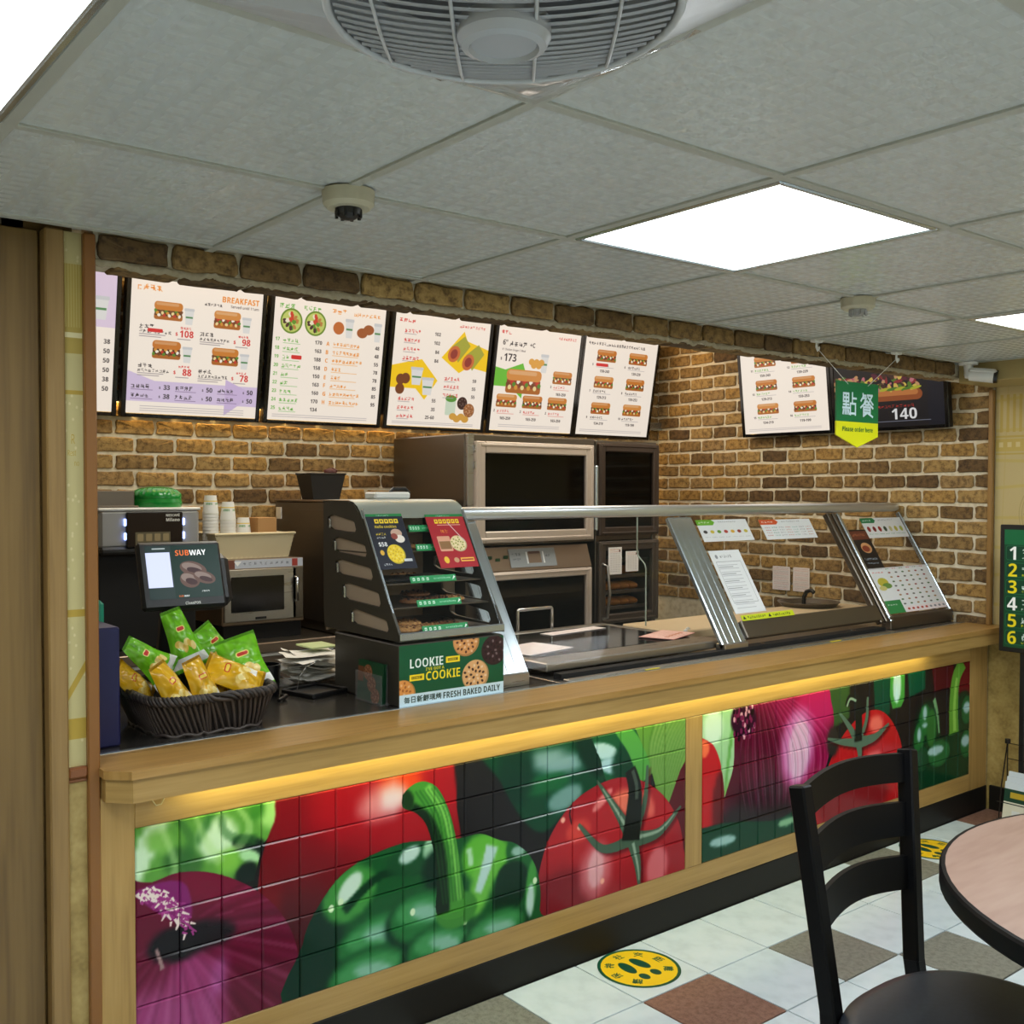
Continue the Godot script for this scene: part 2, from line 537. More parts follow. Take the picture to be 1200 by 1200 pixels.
# ---------------------------------------------------------------- murals and posters
func mural_big() -> ImageTexture:
	var c := Cv.new(self, 1080, 300, rgb(24, 24, 24))
	var A := 3.6
	# lettuce, upper left
	var let := V2([-.02, -.05, .22, -.05, .195, .1, .168, .2, .155, .36, -.02, .4])
	var m := c.mask_of(let)
	c.soft(let, rgb(88, 150, 60), 1)
	for q in [[.01, .12, .05, .3, rgb(196, 225, 190), 14.0], [.105, .12, .1, .1, rgb(196, 226, 190), 16.0], [.185, .04, .08, .09, rgb(160, 215, 120), 16.0], [.06, .2, .1, .07, rgb(54, 105, 48), 22.0], [.16, .03, .04, .05, rgb(60, 130, 45), 12.0], [.03, .08, .07, .05, rgb(120, 180, 80), 16.0], [.12, .24, .06, .06, rgb(120, 185, 70), 12.0], [.09, .05, .02, .1, rgb(48, 110, 45), 12.0], [.155, .2, .12, .045, rgb(24, 40, 34), 10.0], [.15, .24, .06, .03, rgb(165, 215, 160), 8.0], [.145, .33, .06, .07, rgb(20, 34, 30), 8.0]]:
		c.soft(blob(q[0], q[1], q[2], q[3], 0.5, A), q[4], q[5], m)
	for q in [[.03, .0, .05, .2, .04, .3], [.075, -.02, .09, .12, .11, .24], [.13, -.02, .15, .1, .13, .2]]:
		c.soft(ribbon(V2(q), .02, .05, A), rgb(170, 214, 140, .5), 9, m)
	for q in [[.05, -.02, .07, .1, .06, .22], [.11, .02, .12, .12, .16, .17]]:
		c.soft(ribbon(V2(q), .03, .05, A), rgb(44, 100, 44, .6), 9, m)
	# the red tomato behind
	var tom := spline(V2([.215, -.06, .185, .1, .166, .28, .162, .5, .18, .8, .24, 1.05, .5, 1.05, .5, .6, .485, .25, .462, -.06]), true, 5)
	m = c.mask_of(tom)
	c.soft(tom, rgb(122, 18, 28), 3)
	c.soft(blob(.40, .08, .6, .3, 0, A), rgb(160, 22, 32), 90, m)
	c.soft(blob(.2, .8, .4, .4, 0, A), rgb(66, 18, 24), 100, m)
	c.soft(blob(.165, .4, .1, .3, 0, A), rgb(105, 16, 24), 30, m)
	c.soft(blob(.385, .05, .14, .09, 0, A), rgb(225, 70, 30), 26, m)
	c.soft(blob(.352, .12, .14, .09, -.15, A), rgb(224, 150, 152, .8), 32, m)
	c.soft(blob(.372, .11, .08, .07, 0, A), rgb(222, 205, 210, .9), 24, m)
	# dark gap, dark green pepper behind
	c.soft(V2([.478, -.05, .56, -.05, .62, .45, .66, .7, .6, .8, .5, .55, .488, .25]), rgb(26, 24, 26), 8)
	var dk := spline(V2([.545, -.06, .8, -.06, .805, .2, .78, .32, .72, .38, .665, .5, .62, .42, .57, .15]), true, 5)
	m = c.mask_of(dk)
	c.soft(dk, rgb(10, 62, 40), 8)
	c.soft(blob(.68, .1, .24, .07, .2, A), rgb(140, 174, 184, .85), 24, m)
	c.soft(blob(.705, .33, .14, .07, -.2, A), rgb(130, 170, 170, .8), 20, m)
	c.soft(blob(.66, .22, .2, .06, 0, A), rgb(22, 92, 52), 18, m)
	c.soft(blob(.76, .05, .1, .22, -.5, A), rgb(6, 40, 28), 14, m)
	c.soft(blob(.6, .12, .14, .2, 0, A), rgb(8, 48, 34), 26, m)
	var cu := V2([.755, -.05, .86, -.05, .9, .2, .88, .33, .8, .32, .785, .15])
	m = c.mask_of(cu)
	c.soft(cu, rgb(18, 80, 48), 3)
	c.soft(blob(.79, .1, .13, .05, .25, A), rgb(170, 205, 212), 8, m)
	c.soft(blob(.81, .2, .1, .05, .25, A), rgb(158, 195, 205), 8, m)
	c.soft(blob(.84, .2, .1, .12, .4, A), rgb(10, 55, 36), 14, m)
	c.soft(ribbon(V2([.83, -.03, .868, .12, .9, .33]), .1, .16, A), rgb(78, 152, 66), 4)
	# leaf, upper right
	c.soft(V2([.93, .55, 1.03, .1, 1.03, 1.05, .96, 1.05]), rgb(84, 16, 26), 6)
	var leaf := V2([.86, -.05, 1.03, -.05, 1.03, .16, .985, .33, .947, .58, .925, .45, .9, .2])
	m = c.mask_of(leaf)
	c.soft(leaf, rgb(92, 142, 56), 2)
	for i in 26:
		var k := i / 25.0
		var tip := Vector2(lerpf(.91, .95, k), lerpf(.3, .6, k))
		c.soft(ribbon([tip, Vector2(lerpf(.885, 1.0, k) + .02, .12), Vector2(lerpf(.87, 1.06, k) + .06, -.1)], .01, .035, A), rgb(176, 206, 130, .4) if i % 2 else rgb(52, 96, 40, .35), 7, m)
	# tomato on the right with its star of sepals
	tom = spline(V2([.645, 1.06, .646, .78, .668, .56, .71, .4, .76, .315, .825, .285, .885, .34, .94, .47, .98, .66, .994, .86, .99, 1.06]), true, 5)
	m = c.mask_of(tom)
	c.soft(tom, rgb(150, 28, 38), 2)
	c.soft(blob(.82, .6, .6, .26, 0, A), rgb(172, 32, 40), 70, m)
	c.soft(blob(.7, .95, .3, .2, 0, A), rgb(118, 24, 34), 40, m)
	c.soft(blob(.845, .45, .13, .08, .2, A), rgb(226, 112, 90), 18, m)
	c.soft(blob(.79, .4, .1, .03, -.6, A), rgb(222, 120, 120), 10, m)
	c.soft(blob(.9, .5, .05, .1, -.5, A), rgb(220, 96, 84), 14, m)
	c.soft(blob(.735, .55, .1, .07, 0, A), rgb(205, 62, 56), 14, m)
	c.soft(blob(.775, .82, .13, .17, .1, A), rgb(214, 120, 128, .8), 30, m)
	c.soft(blob(.775, .81, .07, .12, .1, A), rgb(224, 172, 180, .85), 20, m)
	c.soft(blob(.925, .92, .1, .13, .2, A), rgb(212, 110, 118, .9), 20, m)
	c.soft(ribbon(V2([.72, .5, .715, .43, .722, .36]), .012, .012, A), rgb(50, 12, 18), 2, m)
	for q in [[.700, .46], [.737, .53], [.79, .9]]: c.soft(blob(q[0], q[1], .018, .018, 0, A), rgb(240, 170, 150), 3)
	for off in [[.006, .02, rgb(80, 12, 20, .7), 8.0], [0.0, 0.0, rgb(66, 92, 74), 2.0]]:
		var o := Vector2(off[0], off[1])
		for q in [[[.862, .7, .83, .52, .776, .27], .11, .012], [[.868, .68, .893, .48, .899, .25], .06, .02], [[.866, .7, .93, .7, .987, .57], .11, .015], [[.855, .7, .79, .7, .735, .51], .08, .02], [[.862, .7, .875, .86, .879, 1.0], .1, .02]]:
			var P := V2(q[0])
			for i in P.size(): P[i] += o
			c.soft(ribbon(P, q[1], q[2], A), off[2], off[3])
	for q in [[[.86, .68, .83, .52, .79, .33], .03], [[.866, .69, .93, .69, .97, .61], .03], [[.864, .72, .876, .88, .879, .97], .025]]:
		c.soft(ribbon(V2(q[0]), q[1], .008, A), rgb(142, 166, 146), 3)
	c.soft(ribbon(V2([.858, .7, .866, .52, .868, .38, .856, .25]), .16, .09, A), rgb(16, 22, 18), 3)
	c.soft(ribbon(V2([.872, .45, .872, .36, .862, .26]), .03, .03, A), rgb(62, 74, 66), 3)
	# the red onion
	var on := spline(V2([-.04, .27, .02, .255, .055, .24, .1, .28, .15, .385, .19, .53, .214, .7, .22, .86, .212, 1.06, -.04, 1.06]), true, 5)
	m = c.mask_of(on)
	c.soft(on, rgb(94, 14, 42), 2)
	c.soft(blob(.04, 1.0, .36, .28, 0, A), rgb(158, 70, 124), 50, m)
	c.soft(blob(.105, .77, .05, .1, .1, A), rgb(176, 90, 158, .8), 24, m)
	c.soft(blob(.07, .72, .1, .1, 0, A), rgb(152, 56, 112), 30, m)
	c.soft(blob(.17, .9, .2, .25, 0, A), rgb(92, 20, 44), 40, m)
	c.soft(blob(.12, .36, .3, .09, .3, A), rgb(112, 16, 48), 26, m)
	for i in 44:
		var a := lerpf(2.9, -.55, i / 43.0)
		var d := Vector2(cos(a) / A, sin(a))
		var bend := Vector2(.02 * cos(a), .1)
		var st := Vector2(.05, .52)
		c.soft(ribbon([st + d * .12, st + d * .4 + bend * .4, st + d * .85 + bend * 1.6], .008, rng.randf_range(.012, .04), A), rgb(206, 110, 164, .22) if i % 3 == 0 else rgb(56, 6, 28, .25) if i % 3 == 1 else rgb(130, 26, 76, .2), 6, m)
	c.soft(blob(.075, .55, .2, .07, .1, A), rgb(22, 14, 20), 20, m)
	c.soft(blob(.05, .57, .13, .07, .1, A), rgb(18, 14, 18), 14, m)
	c.soft(spline(V2([.0, .28, .04, .265, .065, .31, .07, .46, .045, .45, .01, .34]), true, 5), rgb(122, 30, 100), 4, m)
	for i in 170:
		var k := rng.randf()
		var e := Vector2(lerpf(.006, .062, k), lerpf(.29, .5, k * k * .6 + k * .4)) + Vector2(rng.randf_range(-.006, .012), rng.randf_range(-.03, .03))
		c.soft(ribbon([e, e + Vector2(rng.randf_range(-.006, .01), rng.randf_range(.0, .035))], .014, .006, A), rgb(226, 210, 204) if i % 2 else rgb(150, 50, 124), 1.0)
	c.soft(ribbon(V2([.025, .56, .03, .62, .033, .66]), .015, .02, A), rgb(150, 120, 120), 3, m)
	# the green pepper in front
	var pep := spline(V2([.222, 1.06, .226, .74, .248, .58, .284, .45, .33, .385, .39, .36, .44, .385, .49, .41, .53, .415, .568, .48, .598, .52, .63, .62, .649, .77, .65, .95, .63, 1.06]), true, 5)
	m = c.mask_of(pep)
	c.soft(pep, rgb(20, 80, 38), 2)
	c.soft(blob(.24, .85, .2, .3, 0, A), rgb(10, 44, 30), 36, m)
	c.soft(blob(.3, .55, .16, .13, -.5, A), rgb(62, 140, 62), 22, m)
	c.soft(blob(.3, .52, .09, .05, -.8, A), rgb(196, 222, 205), 9, m)
	c.soft(ribbon(V2([.29, .63, .35, .5, .42, .53, .45, .6]), .05, .03, A), rgb(10, 50, 28), 9, m)
	c.soft(blob(.415, .46, .2, .09, 0, A), rgb(20, 72, 38), 14, m)
	c.soft(blob(.40, .43, .07, .04, -.3, A), rgb(180, 210, 200), 7, m)
	c.soft(blob(.435, .42, .04, .06, .4, A), rgb(150, 195, 160), 7, m)
	c.soft(blob(.45, .55, .1, .12, 0, A), rgb(8, 40, 26), 16, m)
	c.soft(blob(.54, .55, .17, .14, .3, A), rgb(92, 176, 54), 18, m)
	c.soft(blob(.535, .68, .08, .2, .35, A), rgb(104, 182, 70), 12, m)
	c.soft(ribbon(V2([.553, .5, .54, .62, .525, .74]), .09, .05, A), rgb(178, 212, 206), 7, m)
	c.soft(ribbon(V2([.508, .48, .512, .58]), .04, .03, A), rgb(168, 214, 170), 6, m)
	c.soft(blob(.612, .58, .12, .09, .5, A), rgb(28, 92, 44), 10, m)
	c.soft(blob(.605, .57, .05, .03, .2, A), rgb(140, 180, 165), 8, m)
	c.soft(spline(V2([.565, .66, .6, .62, .625, .7, .615, .85, .58, .93, .556, .9]), true, 5), rgb(8, 44, 28), 8, m)
	c.soft(blob(.632, .8, .04, .16, .1, A), rgb(62, 142, 60), 10, m)
	c.soft(blob(.63, .88, .03, .1, .1, A), rgb(176, 205, 195), 9, m)
	for q in [[.345, .82, .24, .13, -.1], [.42, .78, .2, .14, .1], [.33, 1.0, .24, .14, 0.0], [.455, .98, .22, .13, .1], [.56, .99, .22, .12, -.1]]:
		c.soft(blob(q[0], q[1] + .03, q[2] * 1.15, q[3] * 1.2, q[4], A), rgb(8, 46, 28), 12, m)
		c.soft(blob(q[0], q[1], q[2], q[3], q[4], A), rgb(34, 108, 52), 20, m)
		c.soft(blob(q[0], q[1] - .03, q[2] * .8, q[3] * .5, q[4], A), rgb(70, 150, 88, .8), 20, m)
		c.soft(blob(q[0] + .008, q[1] - .02, q[2] * .5, q[3] * .3, q[4] + .25, A), rgb(172, 206, 206, .6), 16, m)
	for q in [[.27, .6], [.285, .58], [.405, .74], [.64, .77], [.5, .88]]: c.soft(blob(q[0], q[1], .016, .02, 0, A), rgb(205, 230, 190), 2)
	c.soft(blob(.485, .8, .14, .1, 0, A), rgb(60, 130, 50), 10, m)
	var stem := spline(V2([.388, .17, .39, .1, .408, .06, .428, .06, .45, .11, .47, .24, .483, .4, .493, .6, .5, .82, .47, .84, .447, .78, .449, .6, .442, .44, .43, .3, .412, .22]), true, 5)
	m = c.mask_of(stem)
	c.soft(stem, rgb(66, 140, 50), 1)
	c.soft(ribbon(V2([.4, .2, .43, .3, .45, .5, .455, .8]), .1, .12, A), rgb(14, 36, 20), 10, m)
	c.soft(ribbon(V2([.43, .09, .462, .26, .48, .5, .49, .75]), .05, .03, A), rgb(120, 196, 84), 6, m)
	for i in 7: c.soft(ribbon([Vector2(.41 + .007 * i, .1), Vector2(.44 + .007 * i, .3), Vector2(.46 + .006 * i, .75)], .01, .01, A), rgb(30, 84, 34, .6), 3, m)
	c.soft(blob(.396, .14, .04, .06, -.3, A), rgb(20, 50, 22), 6, m)
	return c.tex()

func mural_small() -> ImageTexture:
	var c := Cv.new(self, 900, 252, rgb(28, 24, 26))
	var A := 3.55
	c.soft(V2([.39, -.05, .48, -.05, .48, .25, .42, .3]), rgb(52, 82, 42), 8)
	c.soft(V2([.57, -.05, .64, -.05, .64, .3, .58, .3]), rgb(10, 66, 48), 8)
	var g := V2([.64, -.05, .7, -.05, .7, .2, .685, .26, .65, .26, .638, .15])
	c.soft(g, rgb(66, 150, 60), 4)
	c.soft(blob(.668, .08, .06, .14, 0, A), rgb(192, 226, 222), 8, c.mask_of(g))
	c.soft(V2([.71, -.05, .79, -.05, .79, .16, .72, .2]), rgb(10, 74, 52), 8)
	c.soft(V2([.815, -.05, .92, -.05, .92, .2, .83, .2]), rgb(78, 10, 22), 10)
	c.soft(V2([.94, -.05, 1.03, -.05, 1.03, .5, .95, .5]), rgb(100, 12, 24), 8)
	# pale leaf and red tomato at the left edge
	var m: Image
	var le := V2([-.02, -.05, .12, -.05, .128, .2, .1, .4, .063, .6, .05, .4, .02, .2, -.02, .2])
	c.soft(le, rgb(158, 204, 150), 2)
	m = c.mask_of(le)
	c.soft(blob(.03, .1, .1, .12, 0, A), rgb(206, 232, 208), 18, m)
	c.soft(ribbon(V2([.064, .58, .08, .25, .1, -.05]), .02, .05, A), rgb(104, 170, 84), 7, m)
	c.soft(ribbon(V2([.064, .58, .11, .35, .126, .2]), .03, .03, A), rgb(120, 180, 80), 6, m)
	var t0 := spline(V2([-.05, .17, .015, .185, .045, .3, .061, .5, .062, .7, .05, .86, -.05, .9]), true, 5)
	m = c.mask_of(t0)
	c.soft(t0, rgb(186, 28, 34), 2)
	c.soft(blob(.055, .7, .1, .3, 0, A), rgb(100, 22, 28), 18, m)
	c.soft(blob(.005, .23, .05, .06, 0, A), rgb(238, 110, 70), 10, m)
	# red onion
	var on := spline(V2([.095, .12, .13, .02, .2, -.06, .38, -.06, .412, .1, .422, .27, .405, .5, .365, .75, .31, .92, .2, 1.0, .1, .9, .062, .66, .09, .4]), true, 5)
	m = c.mask_of(on)
	c.soft(on, rgb(140, 14, 66), 2)
	c.soft(blob(.15, .5, .35, .5, .2, A), rgb(78, 14, 34), 60, m)
	c.soft(blob(.18, .8, .4, .25, 0, A), rgb(42, 26, 32), 50, m)
	c.soft(blob(.36, .1, .25, .2, 0, A), rgb(180, 26, 92), 30, m)
	c.soft(blob(.295, .38, .2, .28, .12, A), rgb(214, 130, 190), 28, m)
	c.soft(blob(.3, .4, .13, .22, .12, A), rgb(226, 190, 216), 18, m)
	for i in 40:
		var k := i / 39.0
		c.soft(ribbon([Vector2(.14 + .1 * k, -.06), Vector2(lerpf(.09, .4, k) + .02, .4), Vector2(lerpf(.12, .34, k) + .03, .98)], .008, rng.randf_range(.01, .035), A), rgb(226, 130, 186, .25) if i % 3 == 0 else rgb(80, 4, 40, .25) if i % 3 == 1 else rgb(190, 40, 110, .25), 5, m)
	c.soft(blob(.12, .09, .14, .12, .3, A), rgb(44, 8, 34), 6)
	for i in 46:
		var e := Vector2(.12, .1) + Vector2(rng.randf_range(-.03, .035), rng.randf_range(-.1, .13))
		c.soft(blob(e.x, e.y, .012, .02, 0, A), rgb(206, 150, 170) if i % 4 == 0 else rgb(110, 26, 70) if i % 2 else rgb(24, 6, 20), 2)
	c.soft(V2([.06, .68, .33, .8, .34, 1.02, .06, 1.02]), rgb(38, 32, 34), 24)
	# dark pepper along the bottom
	var bp := spline(V2([-.05, .8, .04, .765, .12, .8, .22, .86, .3, .84, .33, .95, .3, 1.08, -.05, 1.08]), true, 5)
	m = c.mask_of(bp)
	c.soft(bp, rgb(18, 62, 42), 3)
	c.soft(blob(.06, .89, .14, .035, .06, A), rgb(150, 190, 186), 9, m)
	c.soft(blob(.26, .9, .1, .03, 0, A), rgb(130, 180, 140), 8, m)
	# tomato in the middle
	var tm := spline(V2([.35, 1.08, .372, .8, .4, .6, .435, .44, .48, .32, .545, .235, .605, .255, .655, .38, .69, .58, .692, .82, .67, 1.08]), true, 5)
	m = c.mask_of(tm)
	c.soft(tm, rgb(186, 26, 32), 2)
	c.soft(blob(.5, .9, .5, .2, 0, A), rgb(128, 24, 30), 40, m)
	c.soft(blob(.585, .35, .1, .07, .2, A), rgb(236, 110, 96), 12, m)
	c.soft(blob(.575, .62, .13, .06, 0, A), rgb(228, 100, 100), 12, m)
	c.soft(blob(.46, .62, .08, .05, 0, A), rgb(232, 96, 70), 12, m)
	c.soft(blob(.42, .4, .08, .12, 0, A), rgb(44, 40, 38), 12)
	for off in [[.006, .025, rgb(60, 8, 14, .7), 6.0], [0.0, 0.0, rgb(84, 110, 92), 2.0]]:
		var o := Vector2(off[0], off[1])
		for q in [[[.515, .46, .48, .32, .445, .2], .08, .02], [[.515, .46, .45, .42, .4, .37], .08, .015], [[.515, .46, .58, .45, .636, .37], .1, .02], [[.515, .46, .52, .58, .495, .68], .08, .02], [[.52, .44, .545, .3, .55, .12], .05, .03]]:
			var P := V2(q[0])
			for i in P.size(): P[i] += o
			c.soft(ribbon(P, q[1], q[2], A), off[2], off[3])
	c.soft(ribbon(V2([.515, .45, .515, .25, .505, .12, .48, .1, .47, .16]), .1, .05, A), rgb(26, 30, 26), 3)
	c.soft(ribbon(V2([.505, .13, .482, .105, .47, .16]), .02, .02, A), rgb(140, 165, 140), 2)
	# peppers at the right
	for q in [[.8, .6, .22, .34], [.97, .5, .2, .25], [.87, .85, .5, .3]]: c.soft(blob(q[0], q[1], q[2], q[3], 0, A), rgb(16, 58, 34), 14)
	for q in [[.79, .42, .09, .13, rgb(40, 110, 52)], [.765, .56, .08, .13, rgb(36, 104, 48)], [.82, .5, .08, .16, rgb(46, 106, 46)], [.985, .42, .09, .12, rgb(34, 96, 52)], [.855, .73, .18, .11, rgb(36, 100, 52)], [.985, .72, .1, .12, rgb(34, 96, 50)], [.78, .74, .1, .1, rgb(20, 70, 40)]]: c.soft(blob(q[0], q[1], q[2], q[3], 0, A), q[4], 10)
	for q in [[.79, .36, .03, .06], [.765, .53, .03, .06], [.84, .7, .13, .04], [.985, .4, .06, .05], [.98, .69, .07, .05], [.79, .46, .04, .02]]: c.soft(blob(q[0], q[1], q[2], q[3], 0, A), rgb(164, 200, 200), 7)
	c.soft(ribbon(V2([.83, .26, .845, .38, .855, .56]), .05, .02, A), rgb(112, 160, 110), 4)
	c.soft(V2([.86, .2, .895, .2, .9, .6, .862, .6]), rgb(26, 22, 26), 8)
	c.soft(ribbon(V2([.965, .0, .932, .12, .922, .35, .925, .6]), .13, .16, A), rgb(98, 158, 52), 3)
	c.soft(ribbon(V2([.935, .12, .925, .35, .928, .58]), .04, .05, A), rgb(142, 196, 84), 4)
	return c.tex()

func sub_pic(c: Cv, x: float, y: float, w: float, h: float, kind := 0):
	# a filled roll seen from the side: a round top, fillings, a flat bottom
	var top: Color = [rgb(206, 128, 54), rgb(214, 142, 70), rgb(200, 120, 50)][kind % 3]
	c.rrect(x, y + h * .62, w, h * .36, h * .12, rgb(176, 104, 44))
	c.rect(x + w * .02, y + h * .42, w * .96, h * .34, [rgb(96, 60, 34), rgb(150, 70, 50), rgb(84, 48, 34)][kind % 3])
	for i in 16:
		var col: Color = [rgb(92, 140, 50), rgb(196, 60, 44), rgb(238, 214, 150), rgb(120, 70, 40), rgb(250, 240, 220), rgb(214, 150, 60)][(i * 5 + kind * 3) % 6]
		c.ell(x + w * (.05 + .06 * i), y + h * (.5 + .12 * ((i * 7 + kind) % 3)), w * .05, h * .1, col, i * .7)
	c.rrect(x, y, w, h * .46, h * .2, top)
	c.rrect(x + w * .06, y + h * .05, w * .8, h * .16, h * .08, top.lightened(.25))

func cup_pic(c: Cv, x: float, y: float, w: float, h: float):
	c.poly(V2([x, y + h * .12, x + w, y + h * .12, x + w * .86, y + h, x + w * .14, y + h]), rgb(226, 224, 220))
	c.rrect(x - w * .04, y, w * 1.08, h * .16, h * .05, rgb(206, 206, 206))
	c.rect(x + w * .12, y + h * .5, w * .76, h * .1, rgb(90, 140, 90))

func bowl_pic(c: Cv, x: float, y: float, r: float):
	c.ell(x, y, r, r, rgb(112, 142, 52))
	c.ell(x, y, r * .86, r * .86, rgb(196, 206, 110))
	for i in 22:
		var a := i * 2.4
		c.ell(x + cos(a) * r * .6 * ((i % 5) / 5.0 + .2), y + sin(a) * r * .6 * ((i % 4) / 4.0 + .2), r * .2, r * .13, [rgb(206, 70, 50), rgb(100, 150, 50), rgb(240, 230, 200), rgb(190, 130, 70), rgb(80, 50, 50)][i % 5], a)

func cookie_pic(c: Cv, x: float, y: float, r: float, base: Color, chip: Color):
	c.ell(x, y, r, r, base.darkened(.18))
	c.ell(x - r * .04, y - r * .05, r * .92, r * .92, base)
	for i in 26:
		var a := i * 2.399
		var d := r * .82 * sqrt((i + .5) / 26.0)
		c.ell(x + cos(a) * d, y + sin(a) * d, r * .1, r * .075, chip if i % 3 else base.lightened(.35), a)

func menu(kind: int) -> ImageTexture:
	var W := 420
	var H := 414
	var c := Cv.new(self, W, H, rgb(252, 240, 226))
	var ink := rgb(60, 54, 56)
	var red := rgb(216, 52, 50)
	var org := rgb(240, 140, 40)
	var grn := rgb(104, 176, 74)
	if kind == 0:
		c.rect(0, 0, W, H * .42, rgb(226, 206, 226))
		c.text("DRINKS", W * .62, H * .1, 16, ink)
		cup_pic(c, W * .82, H * .21, W * .13, H * .16)
		var k := 0
		for p in ["38", "50", "50", "50", "38", "50"]:
			c.text(p, W * .97, H * (.5 + .065 * k), 13, ink, true, 2)
			c.tiny(W * .5, H * (.5 + .065 * k), W * .3, 12, ink)
			k += 1
	elif kind == 1:
		c.tiny(W * .04, H * .09, W * .2, 18, org)
		c.text("BREAKFAST", W * .97, H * .115, 17, org, true, 2)
		c.text("Served until 11am", W * .97, H * .17, 9, ink, false, 2)
		c.tiny(W * .54, H * .172, W * .16, 9, ink)
		c.rect(0, H * .765, W, H * .15, rgb(214, 196, 224))
		c.poly(V2([0, H * .70, W * .2, H * .765, 0, H * .765]), rgb(214, 196, 224))
		c.poly(V2([W * .74, H * .72, W * .98, H * .82, W * .74, H * .99]), rgb(206, 184, 220))
		var k := 0
		for q in [[.17, .20, "108"], [.62, .22, "98"], [.17, .475, "88"], [.62, .49, "78"]]:
			sub_pic(c, W * q[0], H * q[1], W * .21, H * .13, k)
			cup_pic(c, W * (q[0] + .225), H * (q[1] + .03), W * .07, H * .115)
			c.tiny(W * (q[0] - .1), H * (q[1] + .165), W * .14, 14, ink)
			c.tiny(W * (q[0] - .1), H * (q[1] + .205), W * .24, 10, ink)
			c.rect(W * (q[0] - .1), H * (q[1] + .235), W * .19, 2.5, rgb(170, 160, 160))
			c.rect(W * (q[0] - .1), H * (q[1] + .25), W * .16, 2.5, rgb(170, 160, 160))
			c.tiny(W * (q[0] + .2), H * (q[1] + .165), W * .09, 8, red)
			c.text("$", W * (q[0] + .165), H * (q[1] + .205), 12, red)
			c.text(q[2], W * (q[0] + .30), H * (q[1] + .19), 20, red, true, 2)
			c.rect(W * (q[0] + .18), H * (q[1] + .25), W * .1, 2.5, rgb(170, 160, 160))
			k += 1
		if true: c.rrect(W * .13, H * .395, W * .11, H * .025, 3, red)
		k = 0
		for p in ["33", "50", "50", "38", "50", "50"]:
			var x := W * (.03 + .325 * (k % 3))
			var y := H * (.79 + .065 * int(k / 3))
			c.tiny(x, y, W * .15, 13, ink)
			c.rect(x, y + 16, W * .16, 2, rgb(150, 130, 160))
			c.text(p, x + W * .285, y, 14, ink, true, 2)
			c.text("$", x + W * .205, y + 5, 8, ink)
			k += 1
		for i in 3: c.rect(W * .1, H * (.945 + .016 * i), W * .8, 2, rgb(190, 182, 182))
	elif kind == 2:
		c.tiny(W * .04, H * .1, W * .18, 18, grn)
		c.tiny(W * .25, H * .105, W * .18, 15, grn)
		c.tiny(W * .5, H * .1, W * .18, 18, org)
		c.tiny(W * .7, H * .11, W * .26, 14, org)
		bowl_pic(c, W * .15, H * .235, W * .095)
		bowl_pic(c, W * .36, H * .235, W * .095)
		c.ell(W * .57, H * .25, W * .05, H * .05, rgb(196, 110, 56))
		cup_pic(c, W * .63, H * .17, W * .075, H * .15)
		for i in 2: c.ell(W * (.79 + .06 * i), H * (.27 - .03 * i), W * .05, H * .04, rgb(164, 92, 50))
		cup_pic(c, W * .9, H * .18, W * .07, H * .15)
		for i in 9:
			var y := H * (.365 + .066 * i)
			c.text(["17", "18", "19", "20", "21", "22", "23", "24", "25"][i], W * .025, y, 11, grn)
			c.tiny(W * .09, y, W * [.15, .15, .08, .19, .08, .08, .1, .19, .15][i], 13, grn)
			c.rect(W * .09, y + 16, W * .15, 2, grn.lightened(.4))
			c.text(["170", "163", "188", "158", "150", "163", "160", "170", "134"][i], W * .43, y, 12, ink, true, 2)
			if i == 2: c.rrect(W * .17, y - 2, W * .09, 13, 4, red)
			if i < 8:
				c.text("ABCDEFGH"[i], W * .47, y, 13, org)
				c.tiny(W * .53, y, W * [.27, .27, .3, .12, .1, .16, .3, .3][i], 12, org)
				c.rect(W * .53, y + 15, W * .24, 2, org.lightened(.4))
				c.text(["48", "48", "55", "78", "78", "85", "85", "95"][i], W * .965, y, 12, ink, true, 2)
		for i in 2: c.rect(W * .04, H * (.955 + .016 * i), W * .86, 2, rgb(190, 182, 182))
	elif kind == 3:
		c.tiny(W * .04, H * .1, W * .2, 16, red)
		c.tiny(W * .66, H * .105, W * .3, 11, red)
		c.poly(V2([W * .5, H * .4, W * .72, H * .16, W * .76, H * .24, W, H * .3, W, H * .49, W * .8, H * .46, W * .7, H * .52]), rgb(250, 204, 30))
		c.poly(V2([0, H * .5, W * .16, H * .46, W * .3, H * .43, W * .48, H * .6, W * .36, H * .77, W * .26, H * .68, 0, H * .68]), rgb(250, 204, 30))
		for q in [[.7, .3], [.86, .36]]:
			c.poly(V2([W * (q[0] - .1), H * q[1], W * (q[0] + .03), H * (q[1] - .1), W * (q[0] + .1), H * (q[1] - .02), W * (q[0] - .02), H * (q[1] + .13)]), rgb(170, 168, 62))
			c.ell(W * (q[0] - .07), H * (q[1] + .06), W * .06, H * .075, rgb(206, 110, 60), .6)
			c.ell(W * (q[0] - .07), H * (q[1] + .06), W * .035, H * .045, rgb(150, 60, 50), .6)
		for q in [[.2, .5], [.32, .58]]: cup_pic(c, W * q[0], H * q[1], W * .12, H * .15)
		for i in 3: c.ell(W * (.1 + .05 * (i % 2)), H * (.61 + .04 * i - .05 * (i % 2)), W * .045, H * .045, rgb(120, 66, 36))
		c.rrect(W * .59, H * .74, W * .11, H * .15, 6, rgb(206, 220, 196))
		c.ell(W * .645, H * .745, W * .06, H * .03, rgb(90, 150, 60))
		cookie_pic(c, W * .77, H * .78, W * .055, rgb(72, 46, 40), rgb(40, 26, 24))
		cookie_pic(c, W * .85, H * .84, W * .06, rgb(176, 116, 70), rgb(110, 60, 40))
		for i in 4: c.ell(W * (.68 + .045 * i), H * (.9 + .02 * (i % 2)), W * .04, H * .03, rgb(214, 160, 70))
